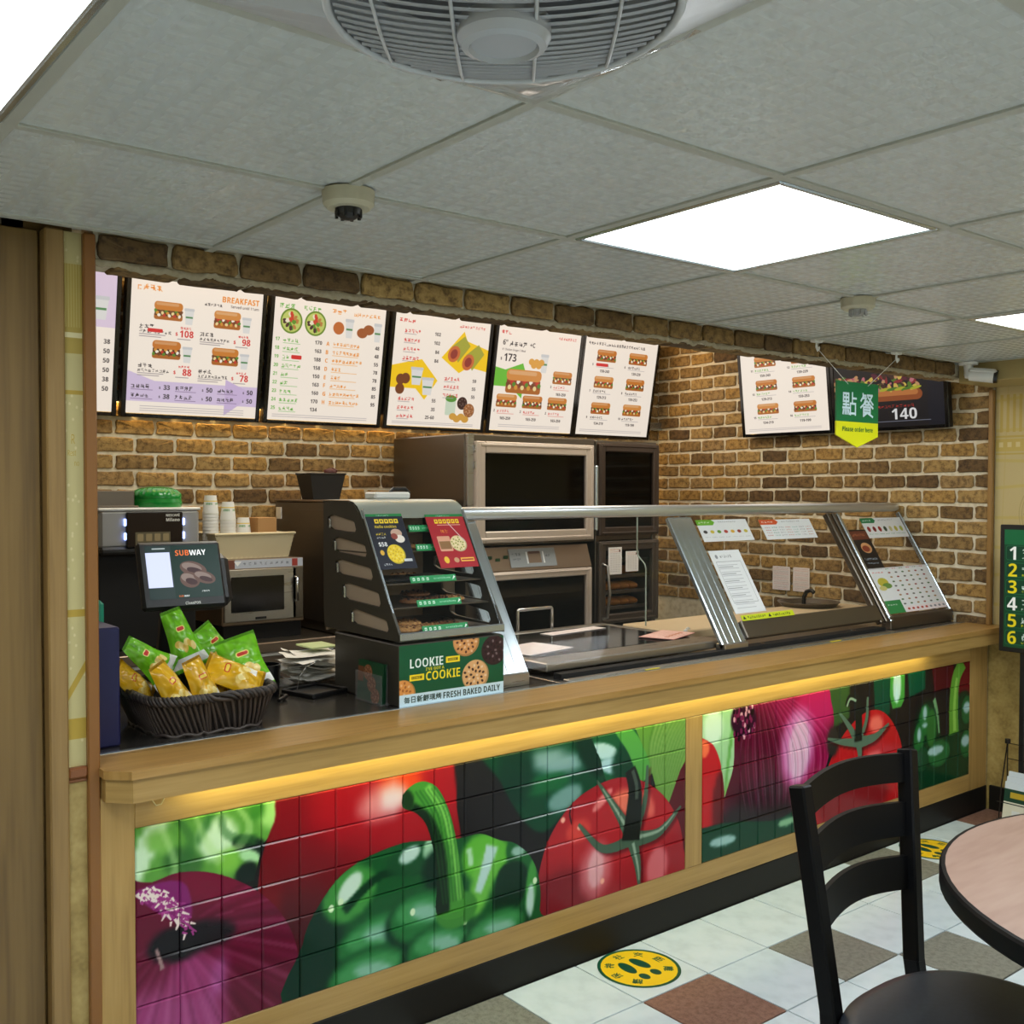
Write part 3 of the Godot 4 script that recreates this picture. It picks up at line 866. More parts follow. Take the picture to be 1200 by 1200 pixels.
		for q in [[.1, .19, .47, "102"], [.1, .265, .47, "102"], [.1, .34, .47, "84"], [.1, .415, .47, "84"], [.55, .56, .9, "59"], [.55, .63, .9, "55"], [.55, .7, .9, "55"], [.09, .755, .48, "55"], [.09, .83, .48, "35"], [.09, .9, .48, "25-60"]]:
			c.tiny(W * q[0], H * q[1], W * .17, 13, red)
			c.rect(W * q[0], H * q[1] + 16, W * .12, 2, rgb(170, 160, 160))
			c.text(q[3], W * q[2], H * q[1] + 2, 12, ink, true, 2)
		for i in 2: c.rect(W * .05, H * (.962 + .014 * i), W * .86, 2, rgb(190, 182, 182))
	elif kind == 4:
		c.tiny(W * .03, H * .1, W * .14, 16, red)
		c.tiny(W * .72, H * .105, W * .25, 11, red)
		c.text("6\"", W * .06, H * .185, 19, ink)
		c.tiny(W * .14, H * .19, W * .22, 20, ink)
		c.text("+C", W * .38, H * .19, 17, ink)
		c.text("6\" Chicken Ginger C Meal", W * .06, H * .26, 10, ink, false)
		c.text("$", W * .05, H * .34, 12, ink)
		c.text("173", W * .09, H * .305, 28, ink)
		c.poly(V2([0, H * .43, W * .12, H * .45, W * .32, H * .38, W * .36, H * .46, W * .34, H * .7, W * .2, H * .6, 0, H * .6]), rgb(110, 190, 60))
		cup_pic(c, W * .53, H * .28, W * .09, H * .17)
		for i in 5: c.ell(W * (.42 + .03 * i), H * (.36 + .03 * (i % 2)), W * .035, H * .03, rgb(226, 164, 72))
		sub_pic(c, W * .14, H * .44, W * .42, H * .22, 1)
		sub_pic(c, W * .7, H * .425, W * .24, H * .12, 0)
		for i in 3: sub_pic(c, W * (.05 + .31 * i), H * .67, W * .24, H * .12, i + 1)
		for q in [[.7, .56], [.05, .81], [.36, .81], [.67, .81]]:
			c.text("2", W * q[0] - 8, H * q[1], 9, ink)
			c.tiny(W * (q[0] + .02), H * q[1], W * .17, 11, red)
			c.rect(W * (q[0] + .02), H * q[1] + 14, W * .2, 2, rgb(230, 150, 140))
			c.text("165-259", W * (q[0] + .06), H * (q[1] + .065), 11, ink)
		for i in 2: c.rect(W * .1, H * (.945 + .016 * i), W * .75, 2, rgb(190, 182, 182))
	elif kind == 5 or kind == 6:
		c.tiny(W * .04, H * .105, W * .8, 13, ink)
		for i in 6:
			var x := W * (.17 + .44 * (i % 2))
			var y := H * ((.175 if kind == 5 else .17) + .255 * int(i / 2))
			sub_pic(c, x, y, W * .26, H * .115, i + kind)
			c.text(["5", "6", "7", "8", "9", "10", "11", "12", "13", "14", "15", "16"][i + (6 if kind == 6 else 0)], x - W * .05, y + H * .135, 9, ink)
			c.tiny(x, y + H * .132, W * .19, 11, grn if kind == 6 else ink)
			if i == 0 and kind == 5: c.rrect(x, y + H * .13, W * .16, 12, 4, red)
			c.rect(x, y + H * .132 + 14, W * .24, 2, rgb(190, 182, 182))
			c.text(["150-243", "139-229", "129-213", "159-253", "134-219", "119-199"][i], x + W * .06, y + H * .19, 11, ink)
		for i in 2: c.rect(W * .05, H * (.95 + .016 * i), W * .86, 2, rgb(190, 182, 182))
	else:
		c.img.fill(rgb(14, 14, 24))
		c.rect(W * .86, 0, W * .14, H, rgb(10, 16, 34))
		c.rrect(-10, H * .64, W * .84, H * .11, 22, rgb(160, 82, 38))
		c.rrect(0, H * .65, W * .78, H * .05, 10, rgb(206, 128, 66))
		for i in 110:
			var x := rng.randf_range(0, W * .78)
			c.ell(x, H * .58 + rng.randf_range(-H * .09, H * .05), rng.randf_range(8, 18), rng.randf_range(5, 9), [rgb(150, 40, 50), rgb(96, 30, 52), rgb(214, 160, 110), rgb(70, 40, 30), rgb(90, 130, 40), rgb(230, 200, 90), rgb(206, 120, 130)][i % 7], rng.randf() * 3)
		for i in 5: c.ell(W * (.48 + .07 * i), H * .635, 22, 6, rgb(84, 130, 40) if i % 2 else rgb(190, 190, 50), -.2)
		c.tiny(W * .3, H * .785, W * .46, 13, rgb(200, 50, 44))
		c.text("$", W * .38, H * .85, 20, Color.WHITE)
		c.text("140", W * .76, H * .825, 44, Color.WHITE, true, 2)
		c.rect(W * .1, H * .945, W * .78, 3, rgb(120, 124, 140))
	return c.tex()

func poster_cookie() -> ImageTexture:
	var c := Cv.new(self, 480, 240, rgb(8, 84, 50))
	cookie_pic(c, 300, 8, 62, rgb(214, 150, 90), rgb(96, 50, 34))
	cookie_pic(c, 434, 58, 62, rgb(52, 26, 30), rgb(30, 14, 18))
	cookie_pic(c, 344, 152, 64, rgb(224, 172, 116), rgb(70, 42, 34))
	cookie_pic(c, 14, 190, 56, rgb(222, 150, 76), rgb(170, 96, 44))
	c.rect(0, 193, 480, 47, rgb(206, 230, 240))
	c.text("LOOKIE", 46, 56, 36, rgb(240, 246, 240), true, 0, .86)
	c.text("I'VE GOT A", 116, 96, 12, rgb(250, 220, 40), true)
	c.text("COOKIE", 116, 112, 36, rgb(250, 222, 40), true, 0, .88)
	for q in [[206, 62], [44, 118]]:
		c.rect(q[0], q[1], 64, 25, rgb(250, 222, 40))
		c.rect(q[0] + 9, q[1] + 7, 46, 11, rgb(120, 100, 20))
		c.text("COOKIE", q[0] + 12, q[1] + 9, 7, rgb(250, 222, 40), true)
	var k := 0
	for ch in "每日新鮮現烤":
		c.cjk(ch, 20 + k * 28, 203, 25, 3.2, rgb(24, 52, 44))
		k += 1
	c.text("FRESH BAKED DAILY", 194, 204, 25, rgb(20, 50, 44), true, 0, .83)
	return c.tex()

func poster_case(navy: bool) -> ImageTexture:
	var c := Cv.new(self, 180, 250, rgb(20, 26, 44) if navy else rgb(176, 34, 46))
	c.rect(0, 0, 180, 12, rgb(30, 130, 70))
	c.tiny(50, 5, 70, 6, Color.WHITE)
	var yl := rgb(246, 214, 50)
	if navy:
		for i in 5: c.rect(36 + i * 24, 24, 20, 20, yl)
		for i in 5: c.rect(42 + i * 24, 30, 8, 7, rgb(20, 26, 44))
		c.text("Hello cookies", 30, 52, 13, yl)
		c.tiny(24, 86, 60, 12, yl)
		c.tiny(24, 104, 50, 8, Color.WHITE)
		c.text("$58", 24, 128, 22, Color.WHITE)
		c.ell(126, 90, 28, 20, rgb(206, 170, 150)); c.ell(136, 116, 24, 18, rgb(240, 230, 220)); c.ell(112, 104, 16, 14, rgb(150, 70, 60))
		cookie_pic(c, 96, 184, 44, yl, rgb(220, 180, 40))
		c.ell(30, 176, 10, 12, rgb(230, 180, 60))
		c.tiny(20, 224, 50, 10, Color.WHITE); c.rect(126, 206, 40, 12, rgb(210, 214, 220))
	else:
		for i in 6: c.rect(36 + i * 20, 24, 16, 20, yl)
		for i in 6: c.rect(41 + i * 20, 30, 6, 7, rgb(176, 34, 46))
		c.rect(44, 50, 110, 3, rgb(240, 190, 170))
		c.tiny(50, 72, 40, 18, rgb(240, 160, 50))
		c.rrect(24, 104, 60, 70, 5, rgb(230, 170, 140))
		c.rect(28, 128, 52, 36, rgb(150, 110, 70))
		cookie_pic(c, 118, 140, 38, rgb(240, 220, 170), rgb(140, 150, 60))
		c.line(Vector2(96, 40), Vector2(150, 130), 4, rgb(230, 200, 200))
		c.ell(38, 214, 12, 16, rgb(244, 200, 60)); c.ell(84, 216, 12, 12, rgb(206, 160, 120))
		c.rect(104, 206, 64, 18, rgb(246, 190, 80)); c.rect(108, 212, 56, 6, rgb(176, 34, 46))
	return c.tex()

func screen_pos() -> ImageTexture:
	var c := Cv.new(self, 320, 240, rgb(24, 46, 40))
	c.rect(0, 0, 110, 240, rgb(40, 54, 52))
	c.rect(30, 10, 56, 6, rgb(160, 170, 170))
	c.rect(0, 30, 104, 158, rgb(206, 214, 250))
	c.text("SUB", 128, 22, 25, rgb(230, 110, 50), true, 0, 1.0)
	c.text("WAY", 190, 22, 25, Color.WHITE, true, 0, 1.0)
	for q in [[200, 110, 60, 34], [180, 158, 44, 36], [245, 150, 50, 28]]:
		c.ell(q[0], q[1], q[2], q[3], rgb(92, 70, 62), .3)
		c.ell(q[0] - 6, q[1] - 8, q[2] * .75, q[3] * .55, rgb(128, 112, 104), .3)
		c.ell(q[0] + 6, q[1] + 8, q[2] * .6, q[3] * .4, rgb(60, 40, 40), .3)
	c.text("SUB", 124, 226, 8, rgb(230, 110, 50)); c.text("WAY", 146, 226, 8, Color.WHITE)
	c.tiny(226, 208, 40, 8, Color.WHITE)
	return c.tex()

func sheet_pic(kind: int) -> ImageTexture:
	var c := Cv.new(self, 240, 150 if kind < 3 else 300, rgb(238, 242, 246))
	var grey := rgb(150, 154, 160)
	if kind == 0 or kind == 1 or kind == 2:
		c.poly(V2([0, 0, 72, 0, 84, 18, 72, 38, 0, 38]), [rgb(110, 180, 40), rgb(220, 90, 40), rgb(40, 130, 80)][kind])
		c.tiny(8, 12, 56, 12, Color.WHITE)
		c.tiny(100, 12, 90, 9, grey)
		for i in 7:
			if kind == 1:
				for j in 4: c.tiny(12 + 32 * i, 56 + 20 * j, 26, 8, [rgb(200, 120, 110), rgb(120, 170, 160), grey][i % 3])
			else:
				c.ell(24 + 32 * i, 84, 9, 11 if kind == 0 else 20, [rgb(60, 60, 60), rgb(210, 190, 60), rgb(110, 160, 60), rgb(190, 70, 60), rgb(230, 180, 60), rgb(160, 60, 50), rgb(206, 190, 70)][i] if kind == 0 else [rgb(150, 40, 40), rgb(140, 30, 40), rgb(160, 40, 40), rgb(40, 70, 50), rgb(206, 200, 150), rgb(200, 190, 80), rgb(180, 190, 90)][i])
				c.tiny(12 + 32 * i, 118, 26, 6, grey if kind == 0 else rgb(40, 130, 80))
	elif kind == 3:
		c.tiny(70, 22, 100, 14, grey)
		c.ell(44, 30, 10, 10, grey)
		for i in 13:
			c.rect(30, 70 + i * 17, 150, 3, rgb(196, 200, 206))
			if i % 2: c.rect(30, 62 + i * 17, 110, 3, grey)
		c.rect(24, 250, 192, 2, grey); c.rect(24, 54, 2, 198, grey); c.rect(214, 54, 2, 198, grey); c.rect(24, 54, 192, 2, grey)
	elif kind == 4:
		c.rect(0, 0, 240, 12, rgb(226, 226, 232))
		for i in 6: c.tiny(66 + 28 * i, 6, 20, 7, [rgb(60, 140, 80), rgb(200, 70, 60)][i % 2])
		for i in 8:
			for j in 6: c.ell(76 + 27 * j, 36 + 30 * i, 5, 5, [rgb(150, 60, 60), rgb(90, 90, 90), rgb(70, 110, 70), rgb(160, 120, 70)][(i * 3 + j) % 4])
		c.ell(34, 96, 20, 30, rgb(200, 190, 70)); c.ell(44, 120, 18, 18, rgb(110, 150, 70)); c.ell(24, 134, 14, 16, rgb(214, 206, 130))
		c.tiny(10, 24, 46, 10, rgb(230, 110, 100))
		c.rect(0, 216, 64, 84, rgb(50, 140, 76))
		c.tiny(8, 240, 44, 9, Color.WHITE)
		c.rect(70, 262, 170, 38, rgb(246, 236, 240))
		for i in 9: c.ell(82 + i * 18, 280, 5, 7, [rgb(190, 70, 60), rgb(150, 150, 160)][int(i > 4)])
	elif kind == 5:
		c.img.fill(rgb(30, 26, 28))
		c.rect(0, 10, 240, 66, rgb(110, 56, 40))
		c.tiny(20, 30, 180, 20, rgb(206, 130, 90))
		c.ell(130, 140, 70, 40, rgb(214, 160, 110)); c.ell(120, 146, 50, 24, rgb(140, 60, 40))
		c.tiny(30, 216, 180, 16, rgb(180, 200, 220)); c.tiny(40, 250, 160, 14, rgb(180, 200, 220))
	elif kind == 6:
		c.img.fill(rgb(250, 246, 244))
		c.tiny(30, 20, 170, 14, rgb(226, 150, 120)); c.rect(30, 50, 180, 3, rgb(226, 150, 120))
		for i in 12:
			for j in 4: c.rect(36 + 46 * j, 66 + 18 * i, 34, 3, rgb(170, 160, 156))
		c.ell(200, 40, 12, 16, rgb(110, 60, 40))
	elif kind == 7:
		c.img.fill(rgb(232, 222, 220))
		for i in 14: c.tiny(20, 16 + 20 * i, 200, 10, [rgb(150, 110, 110), rgb(190, 120, 110), grey][i % 3])
	elif kind == 8:
		c.img.fill(rgb(214, 150, 140))
		c.rect(10, 10, 220, 280, rgb(232, 190, 178))
		for i in 8: c.tiny(24, 30 + 32 * i, 190, 14, rgb(170, 90, 80))
		for i in 5: c.ell(60 + 34 * i, 200, 14, 20, rgb(190, 110, 70))
	return c.tex()

func sticker_floor() -> ImageTexture:
	var c := Cv.new(self, 256, 256, rgb(20, 84, 60))
	c.ell(128, 128, 118, 118, rgb(250, 206, 36))
	var ink := rgb(16, 78, 60)
	for q in [[98.0, 1.0], [152.0, -1.0]]:
		c.ell(q[0], 108, 19, 40, ink, .12 * q[1])
		c.ell(q[0] + 3 * q[1], 178, 15, 20, ink)
	var k := 0
	for ch in "請保持社交距離":
		var a := lerpf(-2.3, 2.3, k / 6.0)
		var p := Vector2(128, 128) + Vector2(sin(a), -cos(a)) * 90.0
		c.cjk(ch, p.x - 15, p.y - 15, 30, 3.4, ink, a)
		k += 1
	return c.tex()

func sign_order() -> ImageTexture:
	var c := Cv.new(self, 200, 172, rgb(8, 110, 62))
	c.rect(0, 0, 200, 172, rgb(10, 112, 64))
	return c.tex()

func bag_pic(green: bool) -> ImageTexture:
	var base := rgb(116, 196, 36) if green else rgb(220, 168, 26)
	var c := Cv.new(self, 128, 192, base)
	for i in 14: c.soft(ribbon([Vector2(rng.randf(), rng.randf()), Vector2(rng.randf(), rng.randf())], .02, .05, .66), base.lightened(.25) if i % 2 else base.darkened(.16), 12)
	if green: c.rect(0, 150, 128, 30, rgb(236, 236, 230))
	else: c.rect(84, 120, 30, 40, rgb(240, 236, 226))
	c.rrect(44, 56, 44, 17, 8, rgb(240, 230, 120) if green else rgb(196, 44, 40))
	c.rrect(48, 59, 36, 11, 5, rgb(206, 60, 50) if green else rgb(236, 206, 80))
	for i in 6: c.ell(34 + 12 * i, 108 + 8 * (i % 3), 15, 11, rgb(244, 220, 140) if i % 2 else rgb(226, 190, 90), i)
	c.rect(0, 0, 128, 9, base.darkened(.12)); c.rect(0, 183, 128, 9, base.darkened(.12))
	return c.tex()

func map_paper() -> ImageTexture:
	# cream wallpaper with a printed street map, bands, tick marks and a round stamp
	var c := Cv.new(self, 400, 600, rgb(196, 178, 126))
	var ol := rgb(190, 166, 86)
	for i in 9: c.line(Vector2(-20, 60 + i * 70), Vector2(420, 20 + i * 70 + (i % 3) * 30), 7, rgb(196, 176, 104))
	for i in 7: c.line(Vector2(30 + i * 60, -10), Vector2(10 + i * 62, 610), 2, rgb(192, 172, 110))
	for i in 26:
		c.rect(10 + i * 15, 44, 7, 90, ol)
	c.rect(0, 142, 400, 5, ol); c.rect(0, 150, 400, 30, rgb(196, 172, 92)); c.rect(0, 184, 400, 4, ol)
	for i in 20: c.rect(8 + i * 20, 158, 10, 12, rgb(212, 196, 140))
	for r in [92.0, 86.0, 60.0]:
		for i in 80:
			var a := TAU * i / 80
			c.line(Vector2(150 + cos(a) * r, 330 + sin(a) * r), Vector2(150 + cos(a + .08) * r, 330 + sin(a + .08) * r), 2.0, rgb(176, 158, 104))
	for i in 30:
		var a := TAU * i / 30
		c.line(Vector2(150 + cos(a) * 66, 330 + sin(a) * 66), Vector2(150 + cos(a) * 80, 330 + sin(a) * 80), 4, rgb(178, 160, 106))
	return c.tex()

func band_paper() -> ImageTexture:
	var c := Cv.new(self, 64, 1024, rgb(186, 174, 122))
	var ol := rgb(172, 144, 52)
	for i in 60: c.ell(rng.randf() * 64, rng.randf() * 1024, 4, 3, rgb(204, 192, 144))
	c.rect(0, 60, 64, 170, rgb(166, 144, 66))
	for i in 6: c.rect(8 + 9 * i, 60, 4, 120, rgb(180, 162, 92))
	c.rect(0, 190, 64, 10, rgb(216, 206, 160))
	c.rect(0, 300, 64, 8, ol)
	c.text("R", 24, 384, 18, ol, false); c.text("Rest", 12, 414, 11, ol, false); c.text("no", 34, 436, 8, ol, false)
	c.rect(0, 720, 64, 14, ol); c.poly(V2([0, 880, 64, 820, 64, 840, 0, 900]), ol)
	c.rect(0, 930, 64, 40, ol)
	return c.tex()

func board_numbers() -> ImageTexture:
	var c := Cv.new(self, 400, 440, rgb(6, 70, 42))
	c.rect(0, 0, 400, 56, rgb(10, 104, 60))
	for i in 6:
		var y := 62 + 63 * i
		var col := Color.WHITE if i in [0, 3] else rgb(240, 220, 30)
		c.rrect(6, y - 2, 388, 54, 8, rgb(30, 110, 70))
		c.rrect(8, y, 384, 50, 7, rgb(6, 62, 40))
		c.text(str(i + 1), 32, y + 1, 49, col, true, 1, 1.05)
		c.tiny(66, y + 8, 180, 26, rgb(220, 230, 226))
		c.tiny(66, y + 38, 150, 9, col)
	return c.tex()

# ---------------------------------------------------------------- the place
func _ready():
	rng.seed = 7
	font_plain = SystemFont.new(); font_plain.font_names = PackedStringArray(["Droid Sans"])
	font_bold = SystemFont.new(); font_bold.font_names = PackedStringArray(["Droid Sans"]); font_bold.font_weight = 700
	view_and_light()
	make_materials()
	shell()
	bricks()
	ceiling_and_lamps()
	counter()
	back_line()
	boards()
	sandwich_line()
	cookie_case()
	front_counter_goods()
	back_counter_goods()
	dining()
	side_wall_things()

func view_and_light():
	var cam := Camera3D.new()
	cam.name = "camera"
	add_child(cam)
	cam.position = Vector3(0, EYE, 0)
	cam.rotation = Vector3(deg_to_rad(-1.547), deg_to_rad(-38.316), deg_to_rad(0.073))
	cam.near = 0.05; cam.far = 60.0
	cam.projection = Camera3D.PROJECTION_FRUSTUM
	cam.size = 2.0 * 0.05 * 0.49524
	cam.frustum_offset = Vector2(0.05 * 0.00973, 0.05 * 0.0066)
	cam.current = true
	var we := WorldEnvironment.new()
	we.name = "environment"
	var e := Environment.new()
	e.background_mode = Environment.BG_COLOR
	e.background_color = Color(0.02, 0.02, 0.02)
	e.tonemap_mode = Environment.TONE_MAPPER_LINEAR
	e.tonemap_exposure = 1.6
	e.sdfgi_enabled = true; e.ssao_enabled = true; e.ssil_enabled = true
	we.environment = e
	add_child(we)

func make_materials():
	var w := mixed(noise_img(512, 512, 0.02, 3, Vector2(8, 1)), noise_img(512, 512, 0.09, 5, Vector2(8, 1), 2), 0.35)
	var oak := tint(w, [rgb(146, 114, 62), rgb(168, 134, 76), rgb(180, 147, 90)])
	M.oak = mat(Color.WHITE, 0.42); M.oak.albedo_texture = oak; M.oak.uv1_scale = Vector3(0.8, 2.6, 1)
	M.oak_top = mat(Color(1.0, 0.96, 0.92), 0.3); M.oak_top.albedo_texture = oak; M.oak_top.uv1_scale = Vector3(0.8, 2.6, 1)
	M.oak_edge = mat(rgb(132, 86, 38), 0.4)
	M.oak_dark = mat(Color.WHITE, 0.4); M.oak_dark.albedo_texture = tint(w, [rgb(94, 71, 36), rgb(116, 90, 48), rgb(126, 100, 56)]); M.oak_dark.uv1_scale = Vector3(0.6, 2.0, 1)
	M.stile = mat(Color.WHITE, 0.4); M.stile.albedo_texture = tint(w, [rgb(122, 94, 54), rgb(142, 112, 66), rgb(152, 122, 76)]); M.stile.uv1_scale = Vector3(0.8, 2.6, 1)
	M.rail_red = mat(rgb(124, 74, 40), 0.35)
	M.steel = mat(rgb(176, 172, 166), 0.28, 0.95)
	var br := tint(mixed(noise_img(256, 256, 0.02, 31, Vector2(16, 1)), noise_img(256, 256, 0.2, 32, Vector2(16, 1), 1), 0.5), [rgb(60, 60, 60), rgb(120, 120, 120)])
	M.steel.roughness_texture = br; M.steel.roughness = 0.9; M.steel.uv1_scale = Vector3(2, 3, 1)
	M.steel_dark = mat(rgb(112, 104, 94), 0.35, 0.85)
	M.steel_warm = mat(rgb(150, 132, 114), 0.38, 0.8)
	M.chrome = mat(rgb(214, 216, 220), 0.12, 1.0)
	M.alu = mat(rgb(196, 206, 212), 0.25, 0.9)
	M.black = mat(rgb(18, 18, 19), 0.45)
	M.black_gloss = mat(rgb(14, 14, 16), 0.12)
	M.black_matt = mat(rgb(12, 12, 13), 0.8)
	M.case = mat(rgb(74, 71, 64), 0.4, 0.3)
	M.hood = mat(rgb(160, 170, 164), 0.3, 0.5)
	M.white = mat(rgb(226, 226, 222), 0.45)
	M.grey_plastic = mat(rgb(146, 146, 144), 0.4)
	M.cream = mat(rgb(222, 208, 170), 0.6)
	M.glass = mat(Color(0.96, 1.0, 0.98, 0.003), 0.02, 0.0, 0.15); M.glass.transparency = BaseMaterial3D.TRANSPARENCY_ALPHA
	M.film = mat(Color(0.98, 0.98, 1.0, 0.06), 0.08); M.film.transparency = BaseMaterial3D.TRANSPARENCY_ALPHA
	M.mortar = triplanar(mat(Color.WHITE, 0.9), 2.0); M.mortar.albedo_texture = tint(noise_img(256, 256, 0.04, 11), [rgb(196, 184, 156), rgb(222, 212, 186), rgb(232, 224, 204)])
	var bn := mixed(noise_img(512, 512, 0.022, 21), noise_img(512, 512, 0.09, 22), 0.35)
	var bt := tint(bn, [rgb(64, 50, 34), rgb(108, 86, 54), rgb(160, 132, 84), rgb(178, 150, 100), rgb(190, 166, 120)])
	M.brick = []
	for k in [[1.0, 0.98, 0.92], [0.86, 0.83, 0.78], [0.72, 0.68, 0.64], [1.0, 0.95, 0.82], [0.62, 0.58, 0.56], [0.93, 0.91, 0.9]]:
		var m := triplanar(mat(Color(minf(k[0], 1.0), minf(k[1], 1.0), k[2]), 0.85), 2.2)
		m.albedo_texture = bt
		m.uv1_offset = Vector3(rng.randf(), rng.randf(), rng.randf())
		m.heightmap_enabled = false
		M.brick.append(m)
	var st := mixed(noise_img(256, 256, 0.02, 41), noise_img(256, 256, 0.12, 42), 0.4)
	M.marble = triplanar(mat(Color.WHITE, 0.6), 1.6); M.marble.albedo_texture = tint(st, [rgb(128, 106, 56), rgb(166, 142, 84), rgb(188, 166, 108)])
	M.kick = mat(rgb(27, 25, 23), 0.45, 0.0, 0.3)
	M.tile_white = triplanar(mat(Color.WHITE, 0.22), 1.3); M.tile_white.albedo_texture = tint(noise_img(256, 256, 0.03, 51), [rgb(204, 218, 224), rgb(216, 230, 236), rgb(222, 234, 240)])
	var gr := mixed(noise_img(256, 256, 0.07, 52), noise_img(256, 256, 0.25, 53, Vector2.ONE, 2), 0.4)
	M.tile_grey = triplanar(mat(Color.WHITE, 0.4), 2.2); M.tile_grey.albedo_texture = tint(gr, [rgb(92, 92, 84), rgb(134, 134, 124), rgb(152, 152, 142)])
	M.tile_brown = triplanar(mat(Color.WHITE, 0.4), 2.2); M.tile_brown.albedo_texture = tint(gr, [rgb(96, 66, 54), rgb(140, 104, 90), rgb(160, 126, 112)])
	M.grout = mat(rgb(96, 100, 104), 0.8)
	M.ceil_bar = mat(rgb(178, 178, 168), 0.5)
	# ceiling tile: rows of satin dashes in a glossier ground
	var dash := Image.create(512, 512, false, Image.FORMAT_RGBA8)
	dash.fill(rgb(66, 66, 66))
	for i in 11:
		for j in 16: dash.fill_rect(Rect2i(14 + i * 45 + (j % 2) * 4, 8 + j * 31, 28, 19), rgb(98, 98, 98))
	var dash_c := Image.create(512, 512, false, Image.FORMAT_RGBA8)
	dash_c.fill(rgb(200, 204, 202))
	for i in 11:
		for j in 16: dash_c.fill_rect(Rect2i(14 + i * 45 + (j % 2) * 4, 8 + j * 31, 28, 19), rgb(198, 202, 200))
	M.ceil_tile = mat(Color.WHITE, 1.0, 0.0, 0.5)
	M.ceil_tile.albedo_texture = ImageTexture.create_from_image(dash_c)
	M.ceil_tile.roughness_texture = ImageTexture.create_from_image(dash)
	M.lamp = mat(rgb(240, 244, 240), 0.4); M.lamp.emission_enabled = true; M.lamp.emission = rgb(250, 255, 252); M.lamp.emission_energy_multiplier = 3.0
	M.led = mat(rgb(255, 220, 120), 0.4); M.led.emission_enabled = true; M.led.emission = rgb(255, 214, 92); M.led.emission_energy_multiplier = 4.0
	M.warm = mat(rgb(255, 220, 160), 0.4); M.warm.emission_enabled = true; M.warm.emission = rgb(255, 190, 96); M.warm.emission_energy_multiplier = 4.0
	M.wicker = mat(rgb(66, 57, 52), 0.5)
	M.green_tag = mat(rgb(20, 140, 76), 0.4)
	M.green_lid = mat(rgb(16, 130, 48), 0.22)
	M.worktop = mat(rgb(84, 80, 74), 0.2, 0.7)
	M.navy = mat(rgb(12, 15, 72), 0.5)
	M.teal = mat(rgb(20, 130, 104), 0.5)
	M.paper = mat(rgb(236, 234, 226), 0.8)
	M.card = mat(rgb(176, 134, 84), 0.8)
	M.dough = triplanar(mat(Color.WHITE, 0.75), 9.0); M.dough.albedo_texture = tint(noise_img(128, 128, 0.06, 61), [rgb(120, 80, 44), rgb(176, 128, 74), rgb(206, 164, 106)])
	M.choc = triplanar(mat(Color.WHITE, 0.7), 9.0); M.choc.albedo_texture = tint(noise_img(128, 128, 0.08, 62), [rgb(52, 32, 22), rgb(112, 72, 40), rgb(150, 100, 60)])
	M.bread = mat(rgb(196, 128, 60), 0.7)
	M.inside = mat(rgb(196, 172, 146), 0.6)
	M.door_steel = mat(rgb(206, 190, 176), 0.4, 0.35)
	M.smoked = mat(Color(0.03, 0.03, 0.03, 0.62), 0.06, 0.0, 0.3); M.smoked.transparency = BaseMaterial3D.TRANSPARENCY_ALPHA
	M.seat = triplanar(mat(Color.WHITE, 0.42), 3.0); M.seat.albedo_texture = tint(noise_img(256, 256, 0.08, 71), [rgb(24, 29, 36), rgb(36, 42, 51)])
	M.frame_black = mat(rgb(9, 10, 13), 0.42, 0.0, 0.28)
	M.table = mat(Color.WHITE, 0.3); M.table.albedo_texture = tint(mixed(noise_img(512, 512, 0.02, 81, Vector2(6, 1)), noise_img(512, 512, 0.1, 82, Vector2(6, 1), 2), 0.4), [rgb(150, 118, 104), rgb(168, 138, 124), rgb(180, 152, 138)])
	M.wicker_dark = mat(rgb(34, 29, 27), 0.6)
	M.wire = mat(rgb(40, 34, 30), 0.4, 0.6)

